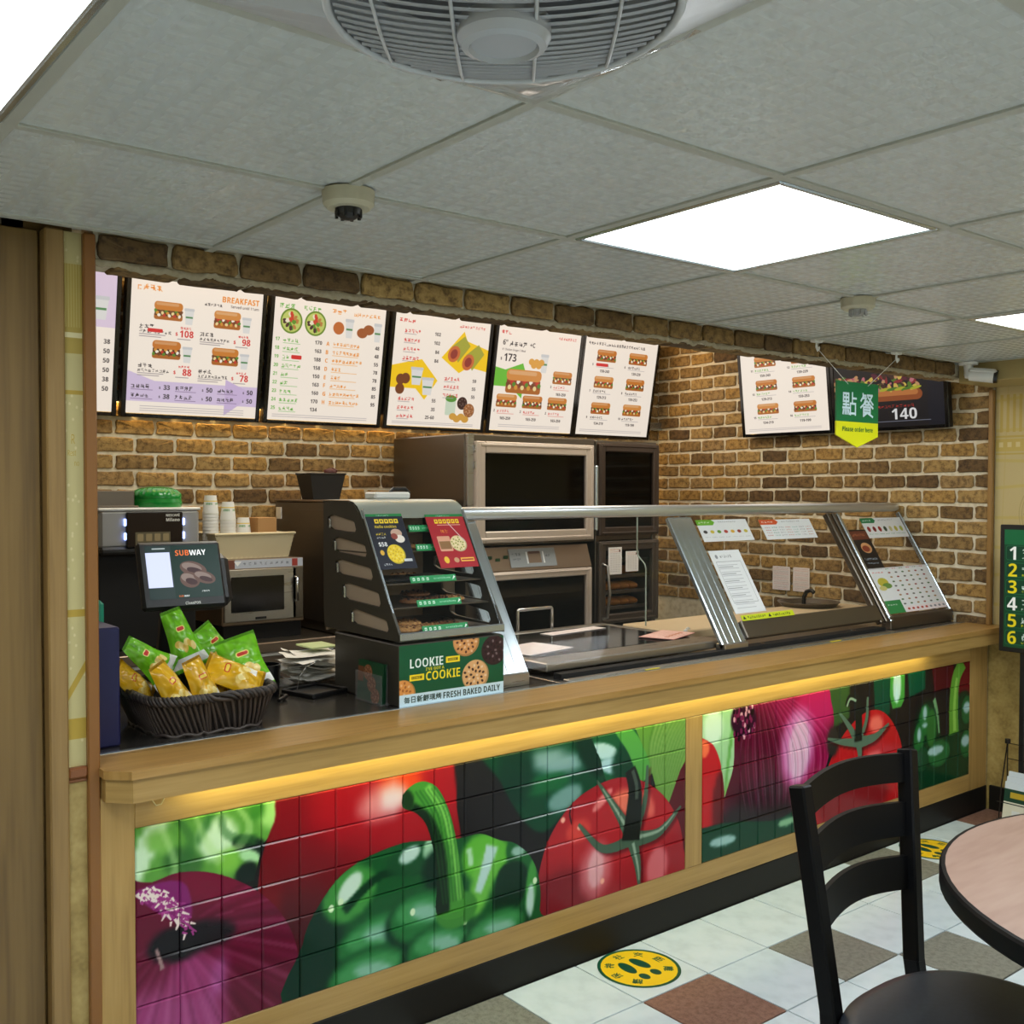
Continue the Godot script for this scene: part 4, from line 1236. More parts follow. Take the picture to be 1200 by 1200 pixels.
# ---------------------------------------------------------------- shell of the room
func shell():
	var fl := structure("floor")
	var g := G.new()
	g.box(Vector3(1.7, -0.1, -0.6), Vector3(9, 0.19, 9)); mi("slab", g, M.grout, fl)
	var tile := G.new()
	tile.box(Vector3(0, -0.004, 0), Vector3(0.2948, 0.016, 0.2948), 0.0012)
	var tm := tile.mesh()
	var cut := G.new()
	cut.box(Vector3(0, -0.004, 0), Vector3(0.2868, 0.016, 0.2948), 0.0012)
	var cm := cut.mesh()
	var colour := {"0,0": 2, "2,0": 1, "3,1": 1, "-2,-1": 1, "5,-1": 1, "8,-1": 2, "6,1": 2, "-3,1": 2, "-1,2": 1, "1,3": 1, "4,3": 2, "7,3": 1, "-4,-1": 1, "-5,0": 2, "-2,4": 2, "2,5": 1, "5,5": 1, "0,6": 2, "-6,2": 1, "-4,5": 1, "3,7": 2, "6,7": 1, "-2,7": 1}
	for i in range(-9, 9):
		for j in range(-1, 9):
			var k: int = colour.get("%d,%d" % [i, j], 0)
			var o := mi("floor_tile", cm if i == 8 else tm, [M.tile_white, M.tile_grey, M.tile_brown][k], fl)
			o.position = Vector3(2.232 + 0.3 * i + (0.146 if i == 8 else 0.15), 0, -2.141 + 0.3 * j + 0.15)
	g = G.new()
	g.box(Vector3(-2.1, -0.001, 1.75), Vector3(3.0, 0.012, 7.6)); g.box(Vector3(2.2, -0.001, 2.2), Vector3(5.6, 0.012, 3.1)); g.box(Vector3(2.7, -0.001, -3.6), Vector3(4.6, 0.012, 2.2))
	mi("plain_floor", g, M.tile_white, fl)
	# left wall, in line with the front of the counter
	var wl := structure("wall_left")
	g = G.new(); g.box(Vector3(0.33, 1.32, -2.56), Vector3(0.76, 2.65, 0.12)); mi("core", g, M.oak_dark, wl)
	g = G.new(); g.panel(0.042, 1.22); var o := mi("wallpaper_strip", g, pic(band_paper(), 0.6), wl); o.position = Vector3(0.697, 1.512, -2.456)
	g = G.new(); g.box(Vector3(0.697, 0.44, -2.459), Vector3(0.042, 0.87, 0.008)); mi("marbled_strip", g, M.marble, wl)
	g = G.new(); g.box(Vector3(0.697, 0.89, -2.453), Vector3(0.044, 0.026, 0.022), 0.005); g.box(Vector3(0.697, 0.872, -2.455), Vector3(0.044, 0.01, 0.012), 0.003); mi("chair_rail", g, M.rail_red, wl)
	var t1 := structure("trim_1")
	g = G.new(); g.box(Vector3(0.7315, 1.0615, -2.462), Vector3(0.027, 2.123, 0.044), 0.003, true); mi("post", g, M.oak_edge, t1)
	var t2 := structure("trim_2")
	g = G.new(); g.box(Vector3(0.6555, 1.0615, -2.462), Vector3(0.042, 2.123, 0.044), 0.004, true); mi("door_stile", g, M.stile, t2)
	var d1 := structure("door_1")
	g = G.new(); g.box(Vector3(0.135, 1.06, -2.487), Vector3(0.99, 2.12, 0.02), 0.002, true); mi("door_panel", g, M.oak_dark, d1)
	g = G.new(); g.box(Vector3(-1.0, 1.3, -2.52), Vector3(1.2, 2.65, 0.12)); mi("left_return", g, M.marble, wl)
	# right wall: bricks behind the counter (built further down), paper and marbled paint in front of it
	var wr := structure("wall_right")
	g = G.new(); g.box(Vector3(XR + 0.1, 1.32, -0.6), Vector3(0.176, 2.75, 9)); mi("core", g, M.mortar, wr)
	var paper := pic(map_paper(), 0.6); paper.texture_repeat = true
	g = G.new(); g.T = Transform3D(Basis(Vector3.UP, -PI / 2), Vector3(XR - 0.001, 1.49, 0.0))
	for k in 6: g.panel(0.8, 1.19, 0.0, Vector2(-2.03 + 0.8 * k, 0))
	mi("map_wallpaper", g, paper, wr)
	g = G.new(); g.box(Vector3(XR, 0.45, 0.3), Vector3(0.012, 0.9, 5.5)); mi("marbled_paint", g, M.marble, wr)
	g = G.new(); g.box(Vector3(XR - 0.01, 0.875, 0.4), Vector3(0.024, 0.05, 5.4), 0.006); mi("chair_rail", g, M.oak_edge, wr)
	var t3 := structure("trim_3")
	g = G.new(); g.box(Vector3(XR - 0.012, 1.46, -2.444), Vector3(0.028, 1.13, 0.022), 0.003, true); mi("post", g, mat(rgb(150, 114, 62), .4), t3)
	var t4 := structure("trim_4")
	g = G.new(); g.box(Vector3(4.785, 2.085, 0.25), Vector3(0.33, 0.1, 5.4), 0.004); mi("soffit_beam", g, mat(rgb(168, 148, 96), 0.6), t4)
	var b1 := structure("baseboard_right")
	g = G.new(); g.box(Vector3(XR - 0.012, 0.06, 0.3), Vector3(0.016, 0.12, 5.46), 0.003); mi("board", g, M.kick, b1)
	# the rest of the room, behind the camera
	var wall := triplanar(mat(rgb(214, 200, 160), 0.7), 1.0)
	var wf := structure("wall_street")
	g = G.new(); g.box(Vector3(1.7, 1.3, 3.3), Vector3(7, 2.75, 0.15)); mi("core", g, wall, wf)
	var ww := structure("wall_west")
	g = G.new(); g.box(Vector3(-1.75, 1.3, 0.4), Vector3(0.15, 2.75, 6)); mi("core", g, wall, ww)
	# staff side: left return, ceiling, back wall core
	var wk := structure("wall_kitchen")
	g = G.new(); g.box(Vector3(0.53, 1.32, -3.6), Vector3(0.15, 2.75, 2.2)); mi("core", g, mat(rgb(150, 140, 120), 0.7), wk)

func brick_mesh(w: float, h: float, d: float, sd: int) -> ArrayMesh:
	var r := RandomNumberGenerator.new()
	r.seed = sd
	var pts := []
	var b := 0.007
	for q in [[-.5, -.5, 1, 0], [-.17, -.5, 0, 0], [.2, -.5, 0, 0], [.5, -.5, 0, 1], [.5, 0, 0, 0], [.5, .5, -1, 0], [.15, .5, 0, 0], [-.2, .5, 0, 0], [-.5, .5, 0, -1], [-.5, 0, 0, 0]]:
		var p := Vector2(q[0] * w, q[1] * h)
		if absf(q[0]) == .5 and absf(q[1]) == .5:
			pts.append(p + Vector2(-signf(q[0]) * b * (1.0 if q[2] == 0 else 0.0), -signf(q[1]) * b * (1.0 if q[2] != 0 else 0.0)) )
			pts.append(p + Vector2(-signf(q[0]) * b * (0.0 if q[2] == 0 else 1.0), -signf(q[1]) * b * (0.0 if q[2] != 0 else 1.0)) )
		else: pts.append(p)
	var mid := Vector2.ZERO
	var ang := []
	for p in pts: ang.append([p.angle(), p])
	ang.sort_custom(func(a, c): return a[0] < c[0])
	var out := []
	for a in ang: out.append(a[1] + Vector2(r.randf_range(-.0035, .0035), r.randf_range(-.003, .003)))
	var g := G.new()
	var F := []
	var S := []
	for p in out:
		F.append(Vector3(p.x * (1.0 - 0.008 / w), p.y * (1.0 - 0.008 / h), d + r.randf_range(-.0016, .0016)))
		S.append(Vector3(p.x, p.y, d - .004))
	var N := out.size()
	var c := Vector3(r.randf_range(-.02, .02), 0, d + .001)
	for i in N:
		var j := (i + 1) % N
		g.face([c, F[i], F[j]], Vector3(0, 0, 1))
		g.face([F[i], S[i], S[j], F[j]], Vector3(out[i].x + out[j].x, (out[i].y + out[j].y) * 3, .05))
		g.face([S[i], Vector3(S[i].x, S[i].y, 0), Vector3(S[j].x, S[j].y, 0), S[j]], Vector3(out[i].x + out[j].x, (out[i].y + out[j].y) * 3, 0))
	return g.mesh()

func lay(wall: Node3D, base: Transform3D, length: float, y0: float, y1: float, single_out: Callable):
	# a running bond; local x along the wall, y up, z out of it
	var P := 0.182
	var Q := 0.0765
	var W := 0.168
	var H := 0.0615
	var full := []
	var half := []
	for i in 4:
		full.append(brick_mesh(W, H, 0.012, 100 + i)); half.append(brick_mesh(W * .46, H, 0.012, 200 + i))
	var rest := []
	for i in M.brick.size(): rest.append(SurfaceTool.new())
	for st in rest: st.begin(Mesh.PRIMITIVE_TRIANGLES)
	var used := {}
	for row in int((y1 - y0) / Q):
		var y := y0 + (row + 0.5) * Q
		var x := P / 2.0 - (P / 2.0 if row % 2 else 0.0)
		while x < length + P * .4:
			var is_half := false
			var cx := x
			if x < P * .4: is_half = true; cx = P * .25
			elif x > length - P * .4: is_half = true; cx = length - P * .25
			var k := rng.randi() % 100
			var m := 0 if k < 30 else 1 if k < 52 else 2 if k < 66 else 3 if k < 82 else 4 if k < 88 else 5
			var mesh: ArrayMesh = (half if is_half else full)[rng.randi() % 4]
			var tf := base * Transform3D(Basis.from_euler(Vector3(0, 0, rng.randf_range(-.008, .008))), Vector3(cx, y + rng.randf_range(-.0015, .0015), rng.randf_range(-.003, .001)))
			if single_out.call(cx, y):
				var o := mi("brick", mesh, M.brick[m], wall)
				o.transform = tf
			else:
				rest[m].append_from(mesh, 0, tf); used[m] = true
			x += P
	for i in rest.size():
		if used.has(i):
			var o := mi("brick_courses", rest[i].commit(), M.brick[i], wall)
			o.set_meta("kind", "stuff")

func bricks():
	var wb := structure("wall_back")
	var g := G.new(); g.box(Vector3(2.75, 1.32, ZB - 0.06), Vector3(4.6, 2.75, 0.108)); mi("mortar", g, M.mortar, wb)
	lay(wb, Transform3D(Basis.IDENTITY, Vector3(0.572, 0, ZB - 0.006)), 4.368, 0.86, 2.62, func(x, y): return (x < 2.55 and y > 1.28 and y < 1.9) or (x > 3.9 and y > 1.75))
	var wr := get_node("wall_right")
	g = G.new(); g.box(Vector3(XR + 0.003, 1.32, -3.53), Vector3(0.012, 2.75, 2.18)); mi("mortar", g, M.mortar, wr)
	lay(wr, Transform3D(Basis(Vector3.UP, -PI / 2), Vector3(XR - 0.002, 0, ZB)), 2.184, 0.86, 2.62, func(x, y): return (y < 1.9) or (x < 0.75 and y < 2.45))
	# header over the opening
	var wh := structure("wall_header")
	g = G.new(); g.box(Vector3(2.84, 2.365, -2.504), Vector3(4.19, 0.612, 0.088)); mi("mortar", g, M.mortar, wh)
	var full := []
	for i in 4: full.append(brick_mesh(0.162, 0.056, 0.014, 300 + i))
	var under := []
	for i in 4: under.append(brick_mesh(0.162, 0.084, 0.01, 320 + i))
	for i in 22:
		var x := 0.835 + i * 0.1745
		var m: Material = M.brick[[2, 1, 2, 4, 1, 2, 0, 1][rng.randi() % 8]]
		var o := mi("brick", full[rng.randi() % 4], m, wh)
		o.position = Vector3(x, 2.097, -2.458)
		o = mi("brick", under[rng.randi() % 4], M.brick[[2, 4, 1][rng.randi() % 3]], wh)
		o.transform = Transform3D(Basis(Vector3.RIGHT, PI / 2), Vector3(x + .04, 2.062, -2.503))
	# ragged mortar along the lower edge
	var lip_noise := FastNoiseLite.new()
	lip_noise.seed = 4; lip_noise.frequency = .9
	g = G.new()
	var rows := [[], [], []]
	for i in 420:
		var x := lerpf(0.745, 4.62, i / 419.0)
		var a := rng.randf_range(-.003, .003) + lip_noise.get_noise_1d(x * 10.0) * .011
		rows[0].append(Vector3(x, 2.07 + a * .3, -2.4555)); rows[1].append(Vector3(x, 2.062 + a, -2.446 + a)); rows[2].append(Vector3(x, 2.053 + a, -2.457))
	g.grid(rows); mi("mortar_lip", g, triplanar(tinted(M.mortar, Color(.72, .7, .66)), 4.0), wh)
	var kc := structure("ceiling_kitchen")
	g = G.new(); g.box(Vector3(2.75, 2.7, -3.55), Vector3(4.6, 0.1, 2.3)); mi("slab", g, mat(rgb(200, 200, 196), 0.7), kc)

# ---------------------------------------------------------------- ceiling
func ceiling_and_lamps():
	var ce := structure("ceiling")
	var g := G.new(); g.box(Vector3(1.7, CEIL + 0.1, 0.45), Vector3(7.2, 0.1, 5.9)); mi("slab", g, mat(rgb(120, 120, 116), 0.8), ce)
	var tl := G.new()
	tl.T = Transform3D(Basis(Vector3.RIGHT, PI / 2), Vector3.ZERO)
	tl.panel(0.578, 0.578, 0.0)
	tl.T = Transform3D.IDENTITY
	var h := 0.289
	for s in [-1.0, 1.0]:
		tl.face([Vector3(s * h, 0, -h), Vector3(s * h, 0, h), Vector3(s * (h + .004), .012, h + .004), Vector3(s * (h + .004), .012, -h - .004)], Vector3(s, -.2, 0), [Vector2.ZERO, Vector2(0, 0), Vector2(0, 0), Vector2(0, 0)])
		tl.face([Vector3(-h, 0, s * h), Vector3(h, 0, s * h), Vector3(h + .004, .012, s * (h + .004)), Vector3(-h - .004, .012, s * (h + .004))], Vector3(0, -.2, s), [Vector2.ZERO, Vector2(0, 0), Vector2(0, 0), Vector2(0, 0)])
	tl.face([Vector3(-h, .012, -h), Vector3(h, .012, -h), Vector3(h, .012, h), Vector3(-h, .012, h)], Vector3.UP)
	var tm := tl.mesh()
	var lamps := []
	for i in range(-3, 8):
		for j in range(-6, 4):
			var c := Vector3(GX + 0.6 * i + 0.3, CEIL + 0.003, GZ - 0.6 * j + 0.3)
			if c.z < -2.5 or c.z > 3.2: continue
			if i == 0 and j == 1: continue
			if (i + 1) % 3 == 0 and (j - 2) % 3 == 0:
				lamps.append([i, j, c]); continue
			var o := mi("ceiling_tile", tm, M.ceil_tile, ce)
			o.position = c
	g = G.new()
	for i in range(-3, 9):
		g = G.new(); g.box(Vector3(GX + 0.6 * i, CEIL + 0.004, 0.4), Vector3(0.022, 0.012, 5.75), 0.001); mi("ceiling_bar", g, M.ceil_bar, ce)
	for j in range(-6, 4):
		g = G.new(); g.box(Vector3(1.6, CEIL + 0.0035, GZ - 0.6 * j), Vector3(6.7, 0.011, 0.022), 0.001); mi("ceiling_cross_bar", g, M.ceil_bar, ce)
	# lamps: only those the picture shows carry parts and places of their own; the others stand behind the camera in the same grid
	for q in lamps:
		var c: Vector3 = q[2]
		var where := "above the dark wooden door" if q[0] == -1 and q[1] == 2 else "between the fan and the brick header" if q[0] == 2 and q[1] == 2 else "farthest along, near the camera on the right wall" if q[0] == 5 and q[1] == 2 else ""
		var t := thing("ceiling_light", ("bright white square LED ceiling panel " + where) if where != "" else "white square LED ceiling panel over the seating area", "ceiling light", Vector3(c.x, CEIL, c.z), "LED panels set in the ceiling grid")
		g = G.new()
		for s in [-1.0, 1.0]:
			g.box(Vector3(s * 0.281, 0.002, 0), Vector3(0.014, 0.014, 0.576), 0.003); g.box(Vector3(0, 0.002, s * 0.281), Vector3(0.55, 0.014, 0.014), 0.003)
		mi("frame", g, M.alu, t)
		g = G.new(); g.box(Vector3(0, 0.004, 0), Vector3(0.55, 0.01, 0.55)); mi("diffuser", g, M.lamp, t)
		area_light("panel_light", t, Vector3(0, -0.004, 0), Vector3.DOWN, Vector2(0.55, 0.55), 0.62, rgb(240, 248, 255))
	# smoke detectors
	for q in [[1.03, -1.79, "round beige smoke detector on the ceiling next to the fan"], [2.81, -1.81, "round smoke detector on the ceiling beyond the lit panel"]]:
		var t := thing("smoke_detector", q[2], "smoke detector", Vector3(q[0], CEIL, q[1]))
		g = G.new(); g.lathe([Vector2(0.0, -.034), Vector2(.042, -.034), Vector2(.05, -.026), Vector2(.052, 0.0)], 28); mi("base", g, mat(rgb(186, 180, 156), 0.5), t)
		g = G.new(); g.lathe([Vector2(0.0, -.056), Vector2(.012, -.054), Vector2(.024, -.046), Vector2(.026, -.034)], 20)
		for k in 8: g.box(Vector3(cos(k * TAU / 8) * .024, -.044, sin(k * TAU / 8) * .024), Vector3(.005, .016, .005))
		mi("sensor", g, M.black if q[0] < 2 else M.grey_plastic, t)
	fan()
	# two hooks and the hanging sign
	for q in [[3.437, "clear plastic ceiling hook left of the hanging sign"], [3.999, "clear plastic ceiling hook right of the hanging sign"]]:
		g = G.new(); g.box(Vector3(0, -.006, 0), Vector3(.05, .012, .025), .002)
		g.tube([Vector3(0, -.01, 0), Vector3(0, -.03, 0), Vector3(.008, -.042, 0), Vector3(.016, -.034, 0), Vector3(.014, -.026, 0)], .005, 6)
		single("ceiling_hook", g, M.white, q[1], "hook", Vector3(q[0], CEIL, -2.392), "plastic hooks for the hanging sign")
	var t := thing("hanging_sign", "green and yellow hanging arrow sign lettered Please order here", "sign", Vector3(3.735, 1.727, -2.405))
	g = G.new()
	var H := 0.25
	g.prism(PackedVector2Array([Vector2(-.148, .09), Vector2(.148, .09), Vector2(.148, H), Vector2(-.148, H)]), .006)
	mi("green_board", g, mat(rgb(10, 112, 62), 0.4), t)
	g = G.new(); g.prism(PackedVector2Array([Vector2(-.148, .09), Vector2(-.148, .035), Vector2(0, -.012), Vector2(.148, .035), Vector2(.148, .09)]), .006)
	mi("yellow_point", g, mat(rgb(226, 226, 20), 0.4), t)
	g = G.new()
	var lift := .0034
	for q in [["點", -.108], ["餐", .014]]:
		for st in STROKES[q[0]].split(";"):
			lift += .00004
			var e: PackedStringArray = st.split(" ")
			var a := e[0].split(","); var b := e[1].split(",")
			var pa := Vector2(float(a[0]), -float(a[1])) * .00098 + Vector2(q[1], .21)
			var pb := Vector2(float(b[0]), -float(b[1])) * .00098 + Vector2(q[1], .21)
			var d := (pb - pa).normalized() * .0043
			var nn := Vector2(-d.y, d.x)
			var P := [pa + nn - d, pb + nn + d, pb - nn + d, pa - nn - d]
			g.face(P.map(func(v2): return Vector3(v2.x, v2.y, lift)), Vector3(0, 0, 1))
	mi("lettering", g, mat(rgb(206, 228, 236), 0.5), t)
	var tm2 := TextMesh.new(); tm2.font = font_bold; tm2.text = "Please order here"; tm2.font_size = 32; tm2.pixel_size = .0008; tm2.depth = 0.0005
	var o2 := mi("small_lettering", tm2, mat(rgb(40, 110, 40), 0.5), t); o2.position = Vector3(0, .06, .0036)
	g = G.new()
	g.tube([Vector3(-.298, .365, .013), Vector3(-.07, H - .01, .004)], .0012, 5); g.tube([Vector3(.264, .365, .013), Vector3(.07, H - .01, .004)], .0012, 5)
	mi("cord", g, M.white, t)

func fan():
	var t := thing("ceiling_fan", "grey square ceiling fan wrapped in plastic with a round louvred grille", "fan", Vector3(GX + 0.3, CEIL, GZ - 0.3))
	var g := G.new()
	var R := 0.19
	# housing plate with a round opening
	var seg := 48
	for i in seg:
		var a0 := TAU * i / seg
		var a1 := TAU * (i + 1) / seg
		var sq := func(a): return Vector2(cos(a), sin(a)) * (0.289 / maxf(absf(cos(a)), absf(sin(a))))
		var p0: Vector2 = sq.call(a0)
		var p1: Vector2 = sq.call(a1)
		g.face([Vector3(p0.x, -.004, p0.y), Vector3(p1.x, -.004, p1.y), Vector3(cos(a1) * R * 1.04, -.056, sin(a1) * R * 1.04), Vector3(cos(a0) * R * 1.04, -.056, sin(a0) * R * 1.04)], Vector3.DOWN)
		g.face([Vector3(cos(a0) * R * 1.04, -.056, sin(a0) * R * 1.04), Vector3(cos(a1) * R * 1.04, -.056, sin(a1) * R * 1.04), Vector3(cos(a1) * (R - .01), .0, sin(a1) * (R - .01)), Vector3(cos(a0) * (R - .01), .0, sin(a0) * (R - .01))], Vector3(-cos(a0), -.2, -sin(a0)))
	mi("housing", g, mat(rgb(176, 178, 180), 0.3), t)
	g = G.new(); g.cyl(Vector3(0, .0, 0), Vector3(0, .008, 0), R, R, 32); mi("back_plate", g, mat(rgb(104, 104, 106), 0.6), t)
	var dome := func(r): return -.058 - .024 * (1.0 - pow(r / R, 2.0))
	# louvres run across the view; ribs cross them
	var ux := Vector3(0.78, 0, 0.62)
	var uz := Vector3(0.62, 0, -0.78)
	var lou := mat(rgb(158, 158, 160), 0.4)
	for k in range(-11, 12):
		var d := k * 0.0165
		var half := sqrt(maxf(R * R - d * d, 0.0)) * .985
		if half < 0.03: continue
		var rows := [[], [], [], []]
		for i in 17:
			var s := lerpf(-half, half, i / 16.0)
			var y: float = dome.call(minf(sqrt(s * s + d * d), R))
			var p := ux * s + uz * d
			for e in [[0, -.0034, 0.001], [1, 0.0, -.0014], [2, .0062, .003], [3, .006, .005]]: rows[e[0]].append(p + uz * e[1] + Vector3(0, y + e[2], 0))
		g = G.new(); g.grid(rows); mi("louvre", g, lou, t)
	for k in [-0.14, -0.055, 0.035, 0.125]:
		var path := []
		var half: float = sqrt(R * R - k * k) * .98
		for i in 15:
			var s := lerpf(-half, half, i / 14.0)
			path.append(ux * (k + .012 * s) + uz * s + Vector3(0, dome.call(sqrt(s * s + k * k)) - .003, 0))
		g = G.new(); g.tube(path, .0022, 6); mi("rib", g, mat(rgb(186, 188, 190), 0.3), t)
	g = G.new(); g.lathe([Vector2(0, -.095), Vector2(.036, -.095), Vector2(.039, -.1), Vector2(.047, -.097), Vector2(.052, -.088), Vector2(.052, -.07)], 32); mi("hub_cap", g, mat(rgb(172, 174, 178), 0.25), t)
	g = G.new()
	var rim := []
	for i in 48: rim.append(Vector3(cos(TAU * i / 48) * R * 1.02, -.058, sin(TAU * i / 48) * R * 1.02))
	g.tube(rim, .005, 6, true); mi("rim", g, mat(rgb(190, 192, 194), 0.3), t)
	# crumpled film stretched over the corner
	g = G.new()
	var rows := []
	for i in 9:
		var line := []
		for j in 15:
			var a := lerpf(-.9, .9, j / 14.0) + PI / 4 - PI / 2
			var r := lerpf(R * 1.04, 0.289 / maxf(absf(cos(a)), absf(sin(a))), i / 8.0)
			line.append(Vector3(cos(a) * r, -.062 + .052 * (i / 8.0) + rng.randf_range(-.004, .004), sin(a) * r))
		rows.append(line)
	g.grid(rows); mi("plastic_film", g, M.film, t)

func gw(t: Node3D) -> G:
	var g := G.new()
	g.T = Transform3D(Basis.IDENTITY, -t.position)
	return g

# ---------------------------------------------------------------- the counter
func counter():
	var t := thing("service_counter", "long oak service counter with two tiled vegetable murals and a black kick board", "counter", Vector3(2.83, 0, ZF))
	var g := gw(t); g.box(Vector3(2.83, 0.47, -2.49), Vector3(4.18, 0.7, 0.06)); mi("core", g, M.oak_dark, t)
	g = gw(t); g.box(Vector3(2.83, 0.0585, -2.474), Vector3(4.19, 0.117, 0.06), 0.003); mi("kick_board", g, M.kick, t)
	var F := -2.444 - 0.012
	for q in [[0.781, 0.47, 0.086, 0.706, true], [2.8055, 0.4665, 0.087, 0.537, true], [4.836, 0.47, 0.168, 0.706, true]]:
		g = gw(t); g.box(Vector3(q[0], q[1], F), Vector3(q[2], q[3], 0.024), 0.0015, true); mi("frame_stile", g, M.oak, t)
	g = gw(t); g.box(Vector3(2.788, 0.777, F), Vector3(3.928, 0.082, 0.024), 0.0015); mi("top_rail", g, M.oak, t)
	g = gw(t); g.box(Vector3(2.788, 0.1575, F), Vector3(3.928, 0.08, 0.024), 0.0015); mi("bottom_rail", g, M.oak, t)
	# ledge and apron, cut at 45 degrees at the left end
	var flat := Transform3D(Basis(Vector3.RIGHT, Vector3.FORWARD, Vector3.UP), Vector3.ZERO)
	g = gw(t); g.T = g.T * flat.translated(Vector3(0, 0.885, 0)); g.prism(PackedVector2Array([Vector2(.742, 2.56), Vector2(.742, 2.408), Vector2(.79, 2.36), Vector2(4.938, 2.36), Vector2(4.938, 2.56)]), 0.02); mi("ledge", g, M.oak_top, t)
	g = gw(t); g.T = g.T * flat.translated(Vector3(0, 0.8465, 0)); g.prism(PackedVector2Array([Vector2(.748, 2.50), Vector2(.748, 2.414), Vector2(.795, 2.367), Vector2(4.93, 2.367), Vector2(4.93, 2.385), Vector2(.83, 2.385), Vector2(.83, 2.50)]), 0.055); mi("apron", g, M.oak, t)
	g = gw(t); g.T = g.T * flat.translated(Vector3(0, 0.8745, 0)); g.prism(PackedVector2Array([Vector2(.752, 2.55), Vector2(.752, 2.416), Vector2(.798, 2.371), Vector2(4.93, 2.371), Vector2(4.93, 2.55)]), 0.003); mi("shadow_gap", g, M.rail_red, t)
	g = gw(t); g.box(Vector3(2.83, 0.894, -2.565), Vector3(4.18, 0.006, 0.016), 0.001); mi("metal_edge", g, M.alu, t)
	# murals: every printed tile a piece of its own
	for q in [[.824, 2.761, .736, .197, mural_big(), 18], [2.85, 4.752, .736, .197, mural_small(), 18]]:
		var m := pic(q[4], 0.14)
		m.metallic_specular = 0.34
		m.texture_repeat = true
		var W: float = (q[1] - q[0]) / q[5]
		var H: float = (q[2] - q[3]) / 5.0
		for i in q[5]:
			for j in 5:
				g = G.new()
				var b := 0.0036
				var w := W / 2.0 - 0.0007
				var h := H / 2.0 - 0.0007
				var uvf := func(x, y): return Vector2((i + 0.5 + x / W) / q[5], (j + 0.5 - y / H) / 5.0)
				var I := [Vector2(-w + b, h - b), Vector2(w - b, h - b), Vector2(w - b, -h + b), Vector2(-w + b, -h + b)]
				var O := [Vector2(-w, h), Vector2(w, h), Vector2(w, -h), Vector2(-w, -h)]
				g.face(I.map(func(p): return Vector3(p.x, p.y, 0.006)), Vector3(0, 0, 1), I.map(func(p): return uvf.call(p.x, p.y)))
				for k in 4:
					var l := (k + 1) % 4
					g.face([Vector3(I[k].x, I[k].y, .006), Vector3(O[k].x, O[k].y, .003), Vector3(O[l].x, O[l].y, .003), Vector3(I[l].x, I[l].y, .006)], Vector3(O[k].x + O[l].x, O[k].y + O[l].y, .1), [uvf.call(I[k].x, I[k].y), uvf.call(O[k].x, O[k].y), uvf.call(O[l].x, O[l].y), uvf.call(I[l].x, I[l].y)])
					g.face([Vector3(O[k].x, O[k].y, .003), Vector3(O[k].x, O[k].y, -.006), Vector3(O[l].x, O[l].y, -.006), Vector3(O[l].x, O[l].y, .003)], Vector3(O[k].x + O[l].x, O[k].y + O[l].y, 0), [uvf.call(O[k].x, O[k].y), uvf.call(O[k].x, O[k].y), uvf.call(O[l].x, O[l].y), uvf.call(O[l].x, O[l].y)])
				var o := mi("tile", g, m, t)
				o.position = Vector3(q[0] + (i + .5) * W, q[2] - (j + .5) * H, -2.449) - t.position
	# lamp strip under the ledge
	t = thing("led_strip", "warm yellow LED strip shining under the oak ledge", "light strip", Vector3(2.64, 0.85, -2.396))
	g = G.new(); g.box(Vector3(0, 0.006, 0), Vector3(3.4, 0.006, 0.014)); mi("diffuser", g, M.led, t)
	g = G.new(); g.box(Vector3(0, 0.015, 0.0), Vector3(3.42, 0.012, 0.018), 0.001); mi("channel", g, M.alu, t)
	area_light("strip_light", t, Vector3(0, 0.002, -.004), Vector3(0, -.8, -0.6), Vector2(3.4, 0.012), 0.5, rgb(238, 240, 168))
	# loop of clear cord below the apron
	g = G.new(); g.tube([Vector3(0, .02, 0), Vector3(.004, -.004, 0), Vector3(.012, -.018, .004), Vector3(.024, -.016, .006), Vector3(.034, 0, .004), Vector3(.038, .02, 0)], .0016, 6)
	single("cord_loop", g, mat(rgb(200, 186, 140), 0.3), "thin loop of clear cord hanging below the left end of the ledge", "cord", Vector3(.86, .802, -2.44))
	# worktop on the staff side
	t = thing("staff_worktop", "black shiny worktop behind the oak ledge under the snack basket", "worktop", Vector3(1.46, 0, -2.9))
	g = gw(t); g.box(Vector3(1.452, 0.877, -2.9), Vector3(1.67, 0.036, 0.65), 0.003); mi("top", g, M.worktop, t)
	g = gw(t); g.box(Vector3(1.452, 0.44, -2.92), Vector3(1.66, 0.86, 0.6), 0.003); mi("base", g, M.steel_dark, t)

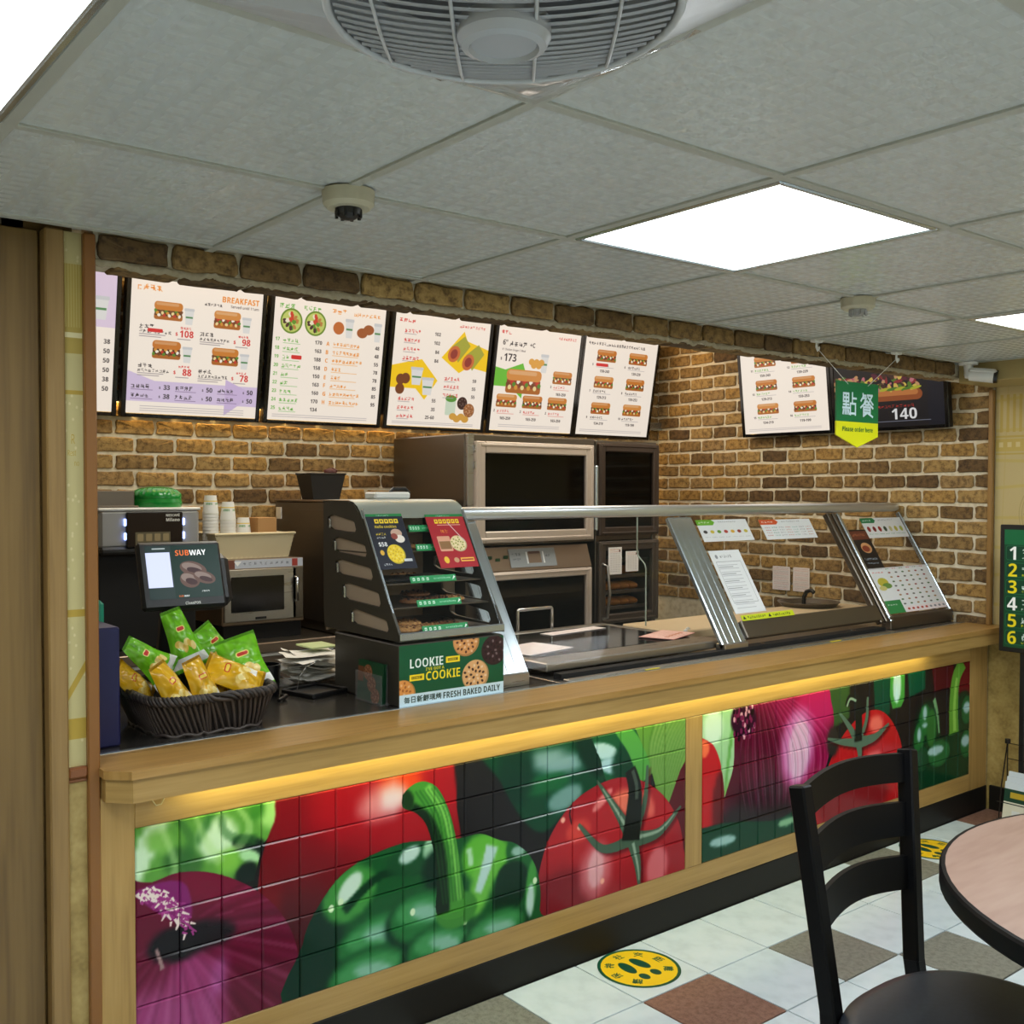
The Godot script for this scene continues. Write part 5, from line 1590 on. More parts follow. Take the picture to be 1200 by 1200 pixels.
# ---------------------------------------------------------------- appliances along the back wall
func back_line():
	var g: G
	var t := thing("back_counter", "steel edged back counter carrying the microwave and the drinks machine", "counter", Vector3(1.755, 0, -4.3))
	g = gw(t); g.box(Vector3(1.755, 0.88, -4.3), Vector3(2.27, 0.04, 0.6), 0.004); mi("top", g, M.steel_dark, t)
	g = gw(t); g.box(Vector3(1.755, 0.88, -3.995), Vector3(2.27, 0.042, 0.012), 0.003); mi("front_edge", g, M.steel_warm, t)
	for i in 4:
		g = gw(t); g.box(Vector3(0.91 + 0.555 * i, 0.78, -4.02), Vector3(0.52, 0.14, 0.02), 0.004)
		var d := mi("drawer", g, M.steel_warm, t)
		g = gw(t); g.box(Vector3(0.91 + 0.555 * i, 0.848, -4.005), Vector3(0.4, 0.012, 0.018), 0.003); mi("handle", g, M.white, d)
	g = gw(t); g.box(Vector3(1.755, 0.4, -4.32), Vector3(2.26, 0.7, 0.54)); mi("cabinet", g, M.steel_dark, t)
	# drinks machine
	t = thing("drinks_machine", "black and silver hot drinks machine with glowing edges behind the till", "drinks machine", Vector3(1.45, 0.9, -4.25))
	g = gw(t); g.box(Vector3(1.45, 1.1, -4.3), Vector3(0.4, 0.4, 0.36), 0.01); mi("body", g, M.black_matt, t)
	g = gw(t); g.box(Vector3(1.45, 1.385, -4.27), Vector3(0.4, 0.15, 0.38), 0.012); mi("head", g, M.grey_plastic, t)
	g = gw(t); g.box(Vector3(1.45, 1.302, -4.24), Vector3(0.4, 0.03, 0.34), 0.01); mi("lip", g, M.black, t)
	g = gw(t); g.box(Vector3(1.45, 1.463, -4.27), Vector3(0.41, 0.012, 0.38), 0.004); mi("top_cover", g, M.white, t)
	g = gw(t); g.box(Vector3(1.462, 1.382, -4.075), Vector3(0.225, 0.138, 0.018), 0.004); var pn := mi("front_panel", g, M.black_gloss, t)
	var glow := mat(rgb(190, 206, 255), .4); glow.emission_enabled = true; glow.emission = rgb(150, 176, 255); glow.emission_energy_multiplier = 3.0
	for s in [-1.0, 1.0]:
		for y in [1.357, 1.412]:
			g = gw(t); g.box(Vector3(1.462 + s * .117, y, -4.072), Vector3(.009, .028, .008), .002); mi("edge_lamp", g, glow, t)
	var cv := Cv.new(self, 140, 70, rgb(74, 66, 44))
	for i in 4: cv.rrect(8 + i * 34, 8, 24, 34, 4, rgb(120, 104, 70)); cv.tiny(8 + i * 34, 50, 24, 7, rgb(150, 140, 110))
	g = G.new(); g.panel(.14, .06); var o := mi("screen", g, pic(cv.tex(), .3, .5), t); o.position = Vector3(1.452, 1.343, -4.0645) - t.position
	var tm := TextMesh.new(); tm.font = font_bold; tm.text = "NESCAFÉ"; tm.font_size = 32; tm.pixel_size = .00042; tm.depth = .0006
	o = mi("lettering", tm, M.white, t); o.position = Vector3(1.532, 1.438, -4.065) - t.position
	tm = TextMesh.new(); tm.font = font_bold; tm.text = "Milano"; tm.font_size = 32; tm.pixel_size = .00054; tm.depth = .0006
	o = mi("lettering", tm, M.white, t); o.position = Vector3(1.532, 1.42, -4.065) - t.position
	# things on the drinks machine
	g = G.new(); g.lathe([Vector2(0, 0), Vector2(.098, 0), Vector2(.102, .02), Vector2(.098, .034)], 40)
	var rows := []
	for k in 7:
		var r: float = [.098, .1, .094, .08, .06, .03, .002][k]
		var line := PackedVector3Array()
		for i in 96:
			var a := TAU * i / 96
			var rr: float = r * (1.0 + (.025 if k in [2, 3, 4] else 0.0) * signf(cos(a * 24)))
			line.append(Vector3(cos(a) * rr, [.034, .045, .058, .07, .078, .083, .084][k], sin(a) * rr))
		rows.append(line)
	g.grid(rows, true, true)
	single("green_bowl", g, M.green_lid, "green ribbed plastic bowl upside down on the drinks machine", "bowl", Vector3(1.515, 1.469, -4.2))
	g = G.new(); g.box(Vector3(0, .034, 0), Vector3(.15, .068, .16), .004); g.box(Vector3(0, .004, .01), Vector3(.165, .008, .19), .002)
	single("steel_box", g, M.steel_dark, "low dark steel box on the drinks machine left of the green bowl", "box", Vector3(1.325, 1.469, -4.2))
	# microwave
	t = thing("microwave", "stainless steel microwave oven under the cream basket", "microwave", Vector3(1.945, 0.9, -4.3))
	g = gw(t); g.box(Vector3(1.945, 1.105, -4.29), Vector3(0.378, 0.278, 0.36), 0.004); mi("body", g, M.steel_warm, t)
	g = gw(t); g.box(Vector3(1.945, 0.932, -4.29), Vector3(0.36, 0.064, 0.34)); mi("foot_plinth", g, M.black_matt, t)
	g = gw(t); g.box(Vector3(1.927, 1.092, -4.104), Vector3(0.33, 0.222, 0.014), 0.003); var door := mi("door", g, M.steel, t)
	g = gw(t); g.box(Vector3(1.912, 1.097, -4.0985), Vector3(0.245, 0.152, 0.008), 0.003); mi("window", g, M.black_gloss, door)
	g = gw(t); g.box(Vector3(2.1, 1.092, -4.104), Vector3(0.052, 0.222, 0.014), 0.003); mi("side_panel", g, M.steel_dark, t)
	g = gw(t); g.tube([Vector3(2.085, 1.16, -4.098), Vector3(2.085, 1.16, -4.075), Vector3(2.085, 1.06, -4.075), Vector3(2.085, 1.06, -4.098)], .007, 8); mi("handle", g, M.chrome, t)
	cv = Cv.new(self, 360, 36, rgb(196, 202, 214))
	cv.rect(0, 0, 54, 36, rgb(120, 70, 56)); cv.rect(310, 2, 26, 32, rgb(170, 60, 50)); cv.poly(V2([50, 6, 84, 6, 66, 26]), Color.WHITE)
	for i in 9: cv.tiny(90 + i * 24, 10, 18, 13, rgb(110, 116, 130))
	g = G.new(); g.panel(.372, .036); o = mi("control_strip", g, pic(cv.tex(), .35), t); o.position = Vector3(1.943, 1.225, -4.1085) - t.position
	g = gw(t); g.box(Vector3(1.925, .994, -4.0965), Vector3(.05, .01, .004), .001); mi("badge", g, M.black, t)
	# basket on the microwave with cup stacks in it
	t = thing("cream_basket", "cream plastic basket with a woven pattern on the microwave", "basket", Vector3(1.93, 1.245, -4.27))
	var wall_g := G.new()
	var bw := 0.16; var bd := 0.1; var bh := 0.106
	for s in [[Vector3(-1, 0, 1), Vector3(1, 0, 1)], [Vector3(1, 0, 1), Vector3(1, 0, -1)], [Vector3(1, 0, -1), Vector3(-1, 0, -1)], [Vector3(-1, 0, -1), Vector3(-1, 0, 1)]]:
		var rr := []
		for k in 12:
			var f := k / 11.0
			var line := PackedVector3Array()
			for i in 30:
				var p: Vector3 = s[0].lerp(s[1], i / 29.0)
				var e := .0034 * (1.0 if (i + k) % 2 else -1.0)
				var q := Vector3(p.x * (bw + .022 * f), f * bh, p.z * (bd + .016 * f))
				var out: Vector3 = (s[0] + s[1]).normalized()
				line.append(q + Vector3(out.x, 0, out.z) * e)
			rr.append(line)
		wall_g.grid(rr)
	wall_g.box(Vector3(0, .003, 0), Vector3(bw * 2, .006, bd * 2))
	mi("woven_wall", wall_g, M.cream, t)
	g = G.new(); g.tube([Vector3(-bw - .024, bh, bd + .018), Vector3(bw + .024, bh, bd + .018), Vector3(bw + .024, bh, -bd - .018), Vector3(-bw - .024, bh, -bd - .018)], .006, 8, true); mi("rim", g, M.cream, t)
	var cup_m := cup_material()
	for q in [[1.775, -4.27, 14, "tallest stack of white paper cups, at the left end of the cream basket"], [1.845, -4.25, 12, "middle stack of white paper cups in the cream basket"], [1.925, -4.27, 7, "shortest stack of white paper cups beside the cardboard box"]]:
		t = thing("cup_stack", q[3], "paper cups", Vector3(q[0], 1.252, q[1]), "stacks of paper cups in the basket")
		for k in q[2]:
			g = G.new()
			g.lathe([Vector2(.031, 0), Vector2(.034, 0.002), Vector2(.034, .006), Vector2(.025, .082), Vector2(0, .082)], 20)
			var c1 := mi("paper_cup", g, cup_m if k == q[2] - 1 else M.white, t); c1.position.y = .014 * k
	g = G.new(); g.box(Vector3(0, .083, 0), Vector3(.09, .166, .1), .002); single("cardboard_box", g, M.card, "small brown cardboard box standing in the cream basket", "box", Vector3(2.02, 1.252, -4.28))
	# steel oven half hidden by the cookie case
	t = thing("toaster_oven", "dark steel toaster oven behind the cookie case with two label plates", "oven", Vector3(2.55, 0.9, -4.3))
	g = gw(t); g.box(Vector3(2.555, 1.195, -4.295), Vector3(0.64, 0.585, 0.6), 0.006); mi("body", g, M.steel_dark, t)
	g = gw(t); g.box(Vector3(2.555, 1.491, -4.295), Vector3(0.645, 0.008, 0.605), 0.002); mi("top_plate", g, M.steel_warm, t)
	g = gw(t); g.box(Vector3(2.232, 1.2, -4.2), Vector3(0.006, 0.5, 0.3), 0.001); mi("side_panel", g, M.steel_dark, t)
	for q in [[-4.55, 1.43], [-4.14, 1.40]]:
		g = gw(t); g.box(Vector3(2.233, q[1], q[0]), Vector3(.006, .056, .05), .001); mi("label_plate", g, M.white, t)
	g = gw(t); g.box(Vector3(2.62, 1.19, -3.994), Vector3(.34, .42, .012), .004); mi("door", g, M.black_gloss, t)
	t = thing("utensil_bin", "black square bin with a dark red scoop on the toaster oven", "bin", Vector3(2.345, 1.495, -4.34))
	var bm := G.new()
	var tp := [Vector3(-.092, .12, .07), Vector3(.092, .12, .07), Vector3(.092, .12, -.07), Vector3(-.092, .12, -.07)]
	var bt := [Vector3(-.068, 0, .055), Vector3(.068, 0, .055), Vector3(.068, 0, -.055), Vector3(-.068, 0, -.055)]
	for k in 4: bm.face([tp[k], tp[(k + 1) % 4], bt[(k + 1) % 4], bt[k]], (tp[k] + tp[(k + 1) % 4]) * Vector3(1, 0, 1))
	bm.face(bt, Vector3.DOWN)
	bm.tube(tp, .005, 6, true)
	mi("shell", bm, M.black, t)
	g = G.new(); g.tube([Vector3(.05, .04, 0), Vector3(.06, .12, 0), Vector3(.07, .145, .01)], .016, 10); g.lathe_smooth([Vector2(.001, .11), Vector2(.03, .115), Vector2(.03, .14), Vector2(.001, .15)], 14, Vector3(.05, 0, 0)); mi("scoop", g, mat(rgb(70, 20, 20), .5), t)
	# bread oven
	t = thing("bread_oven", "tall stainless bread oven with a large upper glass door and a lower proofing door", "oven", Vector3(3.335, 0, -4.28))
	g = gw(t); g.box(Vector3(3.335, 1.54, -4.285), Vector3(0.85, 0.54, 0.63), 0.006); mi("upper_body", g, M.steel_dark, t)
	g = gw(t); g.box(Vector3(3.335, 0.63, -4.3), Vector3(0.79, 1.26, 0.6), 0.004); mi("lower_body", g, M.steel_dark, t)
	g = gw(t); g.box(Vector3(2.937, 1.54, -3.965), Vector3(0.04, 0.54, 0.02), 0.003); mi("hinge_post", g, M.steel, t)
	for y in [1.74, 1.66, 1.36]:
		g = gw(t); g.cyl(Vector3(2.962, y - .016, -3.95), Vector3(2.962, y + .016, -3.95), .012, .012, 10); mi("hinge", g, M.chrome, t)
	door = window_frame(t, "upper_door", 3.34, 1.53, -3.95, 0.77, 0.49, 0.056, M.door_steel, M.smoked)
	g = gw(t); g.box(Vector3(3.739, 1.5, -3.94), Vector3(.02, .34, .03), .006); mi("latch", g, M.alu, t)
	g = gw(t); g.box(Vector3(3.34, 1.54, -4.2), Vector3(.66, .38, .3)); mi("oven_chamber", g, M.black_matt, t)
	for k in 4:
		g = gw(t); g.box(Vector3(3.34, 1.38 + k * .1, -3.985), Vector3(.62, .008, .01)); mi("oven_rack", g, M.steel_dark, t)
	# sloping control panel
	g = gw(t); g.T = g.T * Transform3D(Basis(Vector3.RIGHT, -.32), Vector3(3.35, 1.2, -3.975)); g.box(Vector3.ZERO, Vector3(.74, .125, .02), .003); mi("control_fascia", g, M.steel_warm, t)
	cv = Cv.new(self, 240, 88, rgb(150, 156, 160))
	cv.tiny(14, 20, 50, 14, rgb(90, 96, 100)); cv.tiny(14, 44, 50, 10, rgb(90, 96, 100)); cv.rect(96, 16, 66, 54, rgb(130, 110, 92)); cv.rect(100, 14, 58, 12, rgb(90, 60, 50))
	for x in [86, 172]: cv.rect(x, 16, 7, 56, rgb(226, 230, 232))
	cv.tiny(184, 30, 44, 14, rgb(90, 96, 100))
	g = G.new(); g.panel(.3, .095); o = mi("control_panel", g, pic(cv.tex(), .35), t); o.transform = Transform3D(Basis(Vector3.RIGHT, -.32), Vector3(3.33, 1.204, -3.9625) - t.position)
	g = gw(t)
	for q in [[0, 0], [.05, .012], [-.05, .012], [.04, -.02], [-.04, -.02]]: g.box(Vector3(3.105 + q[0], 1.2 + q[1], -3.962), Vector3(.03, .016, .004), .002)
	mi("leaf_mark", g, mat(rgb(20, 60, 30), .5), t)
	door = window_frame(t, "lower_door", 3.36, 0.95, -3.955, 0.715, 0.38, 0.04, M.door_steel, M.smoked)
	g = gw(t); g.box(Vector3(3.36, .96, -4.2), Vector3(.62, .36, .3)); mi("proofer_chamber", g, M.black_matt, t)
	for k in 5:
		g = gw(t); g.tube([Vector3(3.04, .82 + k * .064, -3.985), Vector3(3.64, .82 + k * .064, -3.985)], .003, 6); mi("proofer_rack", g, M.steel_dark, t)
	# bread rack cabinet
	t = thing("bread_cabinet", "dark steel bread cabinet with glass doors and two paper notes right of the oven", "cabinet", Vector3(4.005, 0, -4.28))
	g = gw(t)
	g.box(Vector3(4.005, 0.9, -4.56), Vector3(.46, 1.8, .06)); g.box(Vector3(3.79, .9, -4.28), Vector3(.03, 1.8, .6), .003); g.box(Vector3(4.222, .9, -4.28), Vector3(.03, 1.8, .6), .003)
	g.box(Vector3(4.005, 1.79, -4.28), Vector3(.46, .03, .61), .004); g.box(Vector3(4.005, 1.29, -4.28), Vector3(.42, .03, .58)); g.box(Vector3(4.005, .4, -4.28), Vector3(.42, .8, .58))
	mi("body", g, M.steel_dark, t)
	window_frame(t, "upper_door", 4.005, 1.545, -3.965, 0.455, 0.49, 0.045, mat(rgb(74, 60, 50), .45, .4), M.smoked)
	window_frame(t, "lower_door", 4.005, 1.05, -3.965, 0.455, 0.44, 0.05, mat(rgb(84, 72, 62), .45, .4), M.glass)
	g = gw(t); g.tube([Vector3(3.8, 1.15, -3.95), Vector3(3.802, 1.14, -3.915), Vector3(3.81, 1.0, -3.905), Vector3(3.802, .87, -3.915), Vector3(3.8, .86, -3.95)], .008, 8); mi("handle", g, M.steel, t)
	for k in 9:
		g = gw(t); g.box(Vector3(4.005, .9 + k * .085 + (.1 if k > 3 else 0.0), -4.25), Vector3(.40, .008, .5), .001)
		g.box(Vector3(4.005, .906 + k * .085 + (.1 if k > 3 else 0.0), -4.003), Vector3(.40, .018, .008), .002)
		mi("tray", g, M.steel_dark if k < 4 else mat(rgb(40, 70, 70), .4, .4), t)
	for q in [[3.872, 1.165, .1, .145, 6], [4.0, 1.158, .098, .11, 6]]:
		g = G.new(); g.panel(q[2], q[3]); o = mi("paper_note", g, pic(sheet_pic(q[4]), .8), t); o.position = Vector3(q[0] + .015, q[1], -3.945) - t.position
	for row in 3:
		for k in 5:
			g = G.new()
			var rr := []
			for i in 7:
				var a := PI * i / 6.0
				var line := PackedVector3Array()
				for j in 12: line.append(Vector3(cos(TAU * j / 12) * .03 * sin(a), .022 + sin(TAU * j / 12) * .024 * sin(a), -cos(a) * .08))
				rr.append(line)
			g.grid(rr, false, true)
			single("bread_roll", g, M.bread, "golden bread roll, %s on the %s tray of the bread cabinet" % [["first from the left", "second from the left", "in the middle", "second from the right", "last at the right"][k], ["lowest", "middle", "upper"][row]], "bread roll", Vector3(3.86 + k * .068, .908 + row * .085, -4.1), "bread rolls on the %s tray" % ["lowest", "middle", "upper"][row])
	# lamps of the staff side
	for q in [[1.9, -3.5], [3.7, -3.5]]:
		t = thing("ceiling_light", "white LED panel in the staff ceiling over the %s" % ("till side" if q[0] < 2.5 else "sandwich prep unit"), "ceiling light", Vector3(q[0], 2.645, q[1]), "LED panels over the staff area")
		g = G.new(); g.box(Vector3(0, 0, 0), Vector3(.6, .014, .6), .003); mi("frame", g, M.alu, t)
		g = G.new(); g.box(Vector3(0, -.006, 0), Vector3(.55, .01, .55)); mi("diffuser", g, M.lamp, t)
		area_light("panel_light", t, Vector3(0, -.014, 0), Vector3.DOWN, Vector2(.55, .55), 0.55, rgb(255, 246, 226))
	t = thing("warm_lamp_bar", "warm lamp bar above the row of menu boards", "lamp bar", Vector3(3.1, 2.58, -4.36))
	g = G.new(); g.box(Vector3(0, 0, 0), Vector3(3.4, .02, .05), .004); mi("housing", g, M.alu, t)
	for x in [-1.5, 0.0, 1.5]:
		g = G.new(); g.cyl(Vector3(x, .01, 0), Vector3(x, .07, 0), .006, .006, 8); mi("hanger", g, M.alu, t)
	g = G.new(); g.box(Vector3(0, -.012, 0), Vector3(3.36, .006, .03)); mi("diffuser", g, M.warm, t)
	area_light("bar_light", t, Vector3(0, -.018, 0), Vector3(0, -1, .08), Vector2(3.36, .03), 0.5, rgb(255, 206, 124))
	t = thing("warm_lamp_bar", "warm lamp bar hidden behind the lower edges of the menu boards", "lamp bar", Vector3(3.1, 1.95, -4.6))
	g = G.new(); g.box(Vector3(0, .008, 0), Vector3(3.3, .012, .018), .003); mi("housing", g, M.alu, t)
	g = G.new(); g.box(Vector3(0, 0, .012), Vector3(3.9, .05, .003)); mi("mounting_rail", g, M.alu, t)
	g = G.new(); g.box(Vector3(0, 0, 0), Vector3(3.26, .006, .014)); mi("diffuser", g, M.warm, t)
	area_light("bar_light", t, Vector3(0, -.005, 0), Vector3.DOWN, Vector2(3.26, .014), 0.45, rgb(255, 214, 140))

func cup_material() -> StandardMaterial3D:
	var cv := Cv.new(self, 256, 64, rgb(230, 230, 226))
	for i in 4: cv.text("SUBWAY", 32 + i * 64, 30, 8, rgb(60, 140, 70), true, 1)
	cv.rect(0, 42, 256, 3, rgb(230, 200, 60))
	var m := pic(cv.tex(), .5)
	m.texture_repeat = true
	return m

func window_frame(t: Node3D, called: String, x: float, y: float, z: float, w: float, h: float, b: float, m: Material, pane: Material) -> Node3D:
	var g := gw(t)
	for s in [-1.0, 1.0]:
		g.box(Vector3(x + s * (w - b) / 2, y, z), Vector3(b, h, .03), .005, true)
		g.box(Vector3(x, y + s * (h - b) / 2, z), Vector3(w - b * 2, b, .03), .005)
	for s in [-1.0, 1.0]:
		g.box(Vector3(x + s * (w / 2 - b * .3), y, z + .004), Vector3(b * .34, h - b * .3, .03), .006, true); g.box(Vector3(x, y + s * (h / 2 - b * .3), z + .004), Vector3(w - b * .9, b * .34, .03), .006)
	var d := mi(called, g, m, t)
	g = gw(t); g.box(Vector3(x, y, z - .004), Vector3(w - b * 2, h - b * 2, .004)); mi("glass", g, pane, d)
	return d

func boards():
	var xs := [0.824, 1.489, 2.154, 2.819, 3.484, 4.13]
	var names := ["menu board with the drinks prices, mostly hidden by the left post", "menu board of breakfast rolls with a lilac price band", "menu board with two salad bowls and green and orange price lists", "menu board with wraps on yellow star shapes", "menu board with the large roll on a green star and price 173", "menu board of six filled rolls beside the corner of the back wall"]
	var tilt := .172
	for i in 6:
		var t := thing("menu_board", "lit " + names[i], "menu board", Vector3(xs[i] + .3225, 1.862, -4.575), "lit menu boards on the brick walls")
		t.rotation.x = tilt
		board(t, .645, .65, menu(i), .5)
	var t := thing("menu_board", "lit menu board of filled rolls on the right brick wall", "menu board", Vector3(4.885, 1.853, -3.579), "lit menu boards on the brick walls")
	t.basis = Basis(Vector3.UP, -PI / 2) * Basis(Vector3.RIGHT, .125)
	board(t, .606, .56, menu(6), .5)
	t = thing("menu_board", "dark poster board with a large roll and price 140 on the right wall", "menu board", Vector3(4.885, 1.853, -2.947), "lit menu boards on the brick walls")
	t.basis = Basis(Vector3.UP, -PI / 2) * Basis(Vector3.RIGHT, .125)
	board(t, .65, .56, menu(7), .35)

func board(t: Node3D, w: float, h: float, tx: Texture2D, glow: float):
	var g := G.new()
	g.box(Vector3(0, h / 2, -.0), Vector3(w, h, .036), .003)
	mi("case", g, M.black, t)
	g = G.new(); g.panel(w - .04, h - .036); var o := mi("lit_print", g, pic(tx, .35, glow), t); o.position = Vector3(0, h / 2, .0186)
	g = G.new()
	for s in [-1.0, 1.0]:
		g.box(Vector3(s * (w / 2 - .01), h / 2, .02), Vector3(.02, h, .006), .002); g.box(Vector3(0, h / 2 + s * (h / 2 - .009), .02), Vector3(w - .04, .018, .006), .002)
	mi("bezel", g, M.black_gloss, t)
	area_light("screen_light", t, Vector3(0, h / 2, .03), Vector3(0, 0, 1), Vector2(w - .04, h - .04), glow * w * h * .35, rgb(255, 240, 224))

# ---------------------------------------------------------------- sandwich bar
const GA := Vector2(-2.64, 0.94)     # z, y of the lower edge of the sloping glass
const GB := Vector2(-2.935, 1.435)   # and of its upper edge

func slope(k: float, off := 0.0) -> Vector2:
	var d := (GB - GA).normalized()
	return GA.lerp(GB, k) + Vector2(d.y, -d.x) * off

func slab(g: G, x0: float, x1: float, k0: float, k1: float, off: float, th: float):
	# a flat bar lying in the plane of the sloping glass
	var a := slope(k0, off)
	var b := slope(k1, off)
	var d := (b - a).normalized()
	var keep := g.T
	g.T = keep * Transform3D(Basis(Vector3.RIGHT, Vector3(0, d.y, d.x), Vector3(0, -d.x, d.y)), Vector3((x0 + x1) / 2, (a.y + b.y) / 2, (a.x + b.x) / 2))
	g.box(Vector3.ZERO, Vector3(x1 - x0, (b - a).length(), th), minf(th * .3, .004), true)
	g.T = keep

func on_glass(called: String, x0: float, x1: float, y0: float, y1: float, tx: Texture2D, label: String, category: String, group := "", base := GA, top := GB, off := .005):
	# a printed sheet stuck on sloping glass
	var k0 := (y0 - base.y) / (top.y - base.y)
	var k1 := (y1 - base.y) / (top.y - base.y)
	var d := (top - base).normalized()
	var a := base.lerp(top, k0) + Vector2(d.y, -d.x) * off
	var b := base.lerp(top, k1) + Vector2(d.y, -d.x) * off
	var g := G.new()
	g.panel(x1 - x0, (b - a).length())
	g.face([Vector3(-(x1 - x0) / 2, (b - a).length() / 2, -.0012), Vector3((x1 - x0) / 2, (b - a).length() / 2, -.0012), Vector3((x1 - x0) / 2, -(b - a).length() / 2, -.0012), Vector3(-(x1 - x0) / 2, -(b - a).length() / 2, -.0012)], Vector3(0, 0, -1), [Vector2.ZERO, Vector2(1, 0), Vector2.ONE, Vector2(0, 1)])
	var o := single(called, g, pic(tx, .5), label, category, Vector3.ZERO, group)
	o.transform = Transform3D(Basis(Vector3.RIGHT, Vector3(0, d.y, d.x), Vector3(0, -d.x, d.y)), Vector3((x0 + x1) / 2, (a.y + b.y) / 2, (a.x + b.x) / 2))

func sandwich_line():
	var t := thing("prep_unit", "stainless sandwich prep unit with a black folding lid behind the ledge", "prep unit", Vector3(3.5, 0, -3.0))
	var g := gw(t); g.box(Vector3(3.6, .44, -3.0), Vector3(2.6, .87, .8), .004); mi("cabinet", g, M.steel_dark, t)
	g = gw(t); g.box(Vector3(3.6, .884, -3.0), Vector3(2.62, .02, .84), .003); mi("deck", g, M.steel, t)
	g = gw(t); g.box(Vector3(3.32, .897, -2.588), Vector3(2.0, .01, .03), .003); mi("front_sill", g, M.steel, t)
	g = gw(t); g.box(Vector3(3.31, .905, -2.63), Vector3(1.98, .022, .04)); mi("gasket", g, M.black_matt, t)
	g = gw(t)
	g.box(Vector3(2.78, .93, -2.735), Vector3(.94, .03, .12), .004); g.box(Vector3(2.78, .928, -3.36), Vector3(.94, .026, .05), .004)
	for x in [2.335, 3.225]: g.box(Vector3(x, .928, -3.05), Vector3(.05, .026, .6), .004)
	mi("well_rim", g, M.steel, t)
	g = gw(t); g.box(Vector3(2.78, .936, -3.06), Vector3(.84, .012, .5), .003); mi("black_lid", g, M.black_gloss, t)
	g = gw(t); g.tube([Vector3(2.74, .94, -3.36), Vector3(2.74, 1.03, -3.36), Vector3(2.745, 1.035, -3.36), Vector3(2.925, 1.035, -3.36), Vector3(2.93, 1.03, -3.36), Vector3(2.93, .94, -3.36)], .007, 8); mi("lid_handle", g, M.chrome, t)
	g = gw(t); g.box(Vector3(4.1, .915, -3.16), Vector3(1.55, .04, .34), .006); mi("cutting_board", g, mat(rgb(206, 184, 148), .5), t)
	g = gw(t); g.box(Vector3(3.85, .90, -2.83), Vector3(1.0, .012, .26), .003); mi("well_cover", g, M.steel_dark, t)
	# sheets on the lid
	for q in [[2.49, -2.97, .26, .2, .18, 7, "wrinkled pale printed sheet at the left end of the black lid", 7], [2.95, -3.24, .34, .07, .1, 7, "narrow white printed sheet at the back of the black lid", 7], [3.16, -2.9, .24, .15, .35, 8, "pink printed sheet at the right end of the black lid", 8]]:
		g = G.new(); g.box(Vector3(0, 0, 0), Vector3(q[2], .0015, q[3])); g.T = Transform3D(Basis(Vector3.RIGHT, -PI / 2), Vector3.ZERO); g.panel(q[2] * .99, q[3] * .99, .001)
		var o := single("printed_sheet", g, pic(sheet_pic(q[5]), .7), q[6], "sheet", Vector3(q[0], .944 + (.003 if q[0] > 3 else 0.0), q[1])); o.rotation.y = q[4]
	for q in [[3.36, -2.98, "left"], [3.42, -3.02, "right"]]:
		g = G.new(); g.lathe_smooth([Vector2(0, 0), Vector2(.012, 0), Vector2(.013, .018), Vector2(.007, .026), Vector2(.01, .034), Vector2(0, .04)], 14)
		single("white_jar", g, M.white, "%s one of two little white bottles behind the wide steel post" % q[2], "bottle", Vector3(q[0], .936 - .03, q[1]), "little white bottles behind the steel post")
	# guard
	t = thing("sneeze_guard", "long sneeze guard of sloping glass panes with steel posts and a steel top rail", "sneeze guard", Vector3(3.5, .89, -2.62))
	g = gw(t)
	var rows := []
	for q in [[2.06, 1.0], [4.86, 1.0], [4.9, .92], [4.925, .7], [4.935, .3]]:
		var line := PackedVector3Array()
		for i in 20:
			var a := TAU * i / 20
			line.append(Vector3(q[0], 1.456 + signf(sin(a)) * pow(absf(sin(a)), .6) * .0235 * q[1], -2.945 + signf(cos(a)) * pow(absf(cos(a)), .6) * .034 * q[1]))
		rows.append(line)
	g.grid(rows, true, true); mi("top_rail", g, mat(rgb(206, 212, 218), .3, .85), t)
	for q in [[2.075, 2.19], [3.185, 3.33]]:
		g = gw(t)
		slab(g, q[0], q[1], -.04, .985, -.006, .022)
		for e in [.03, .07, .11]: slab(g, q[0] + e, q[0] + e + .006, -.04, .985, .0045, .003)
		mi("wide_post", g, M.alu, t)
		g = gw(t); g.box(Vector3((q[0] + q[1]) / 2, .915, -2.645), Vector3(q[1] - q[0], .045, .05), .004); mi("post_foot", g, M.steel, t)
	for q in [[4.285, 4.315], [4.33, 4.355]]:
		g = gw(t); slab(g, q[0], q[1], -.02, .985, 0, .03); mi("thin_post", g, M.steel_dark, t)
	for q in [[4.372, 4.396], [4.918, 4.936]]:
		g = gw(t); slab(g, q[0], q[1], -.02, .985, 0, .024); mi("end_frame", g, M.alu, t)
	for q in [[2.19, 3.185], [3.33, 4.285], [4.396, 4.918]]:
		g = gw(t); slab(g, q[0], q[1], 0, .985, 0, .006); mi("glass_pane", g, M.glass, t)
	# lower sills
	g = gw(t); slab(g, 3.335, 4.31, 0, .135, .006, .022); mi("sill", g, M.steel_dark, t)
	g = gw(t); g.box(Vector3(4.655, .925, -2.652), Vector3(.565, .06, .05), .004); mi("end_sill", g, M.steel_dark, t)
	g = gw(t); g.box(Vector3(3.82, .905, -2.66), Vector3(.96, .02, .02)); mi("sill_gap", g, M.black_matt, t)
	g = gw(t)
	for x in [3.45, 4.1]: g.box(Vector3(x, .906, -2.645), Vector3(.02, .02, .02), .002)
	mi("sill_foot", g, M.chrome, t)
	# side pane behind the wide post
	g = gw(t); g.T = g.T * Transform3D(Basis(Vector3(0, 0, -1), Vector3.UP, Vector3.RIGHT), Vector3(3.36, 0, 0))
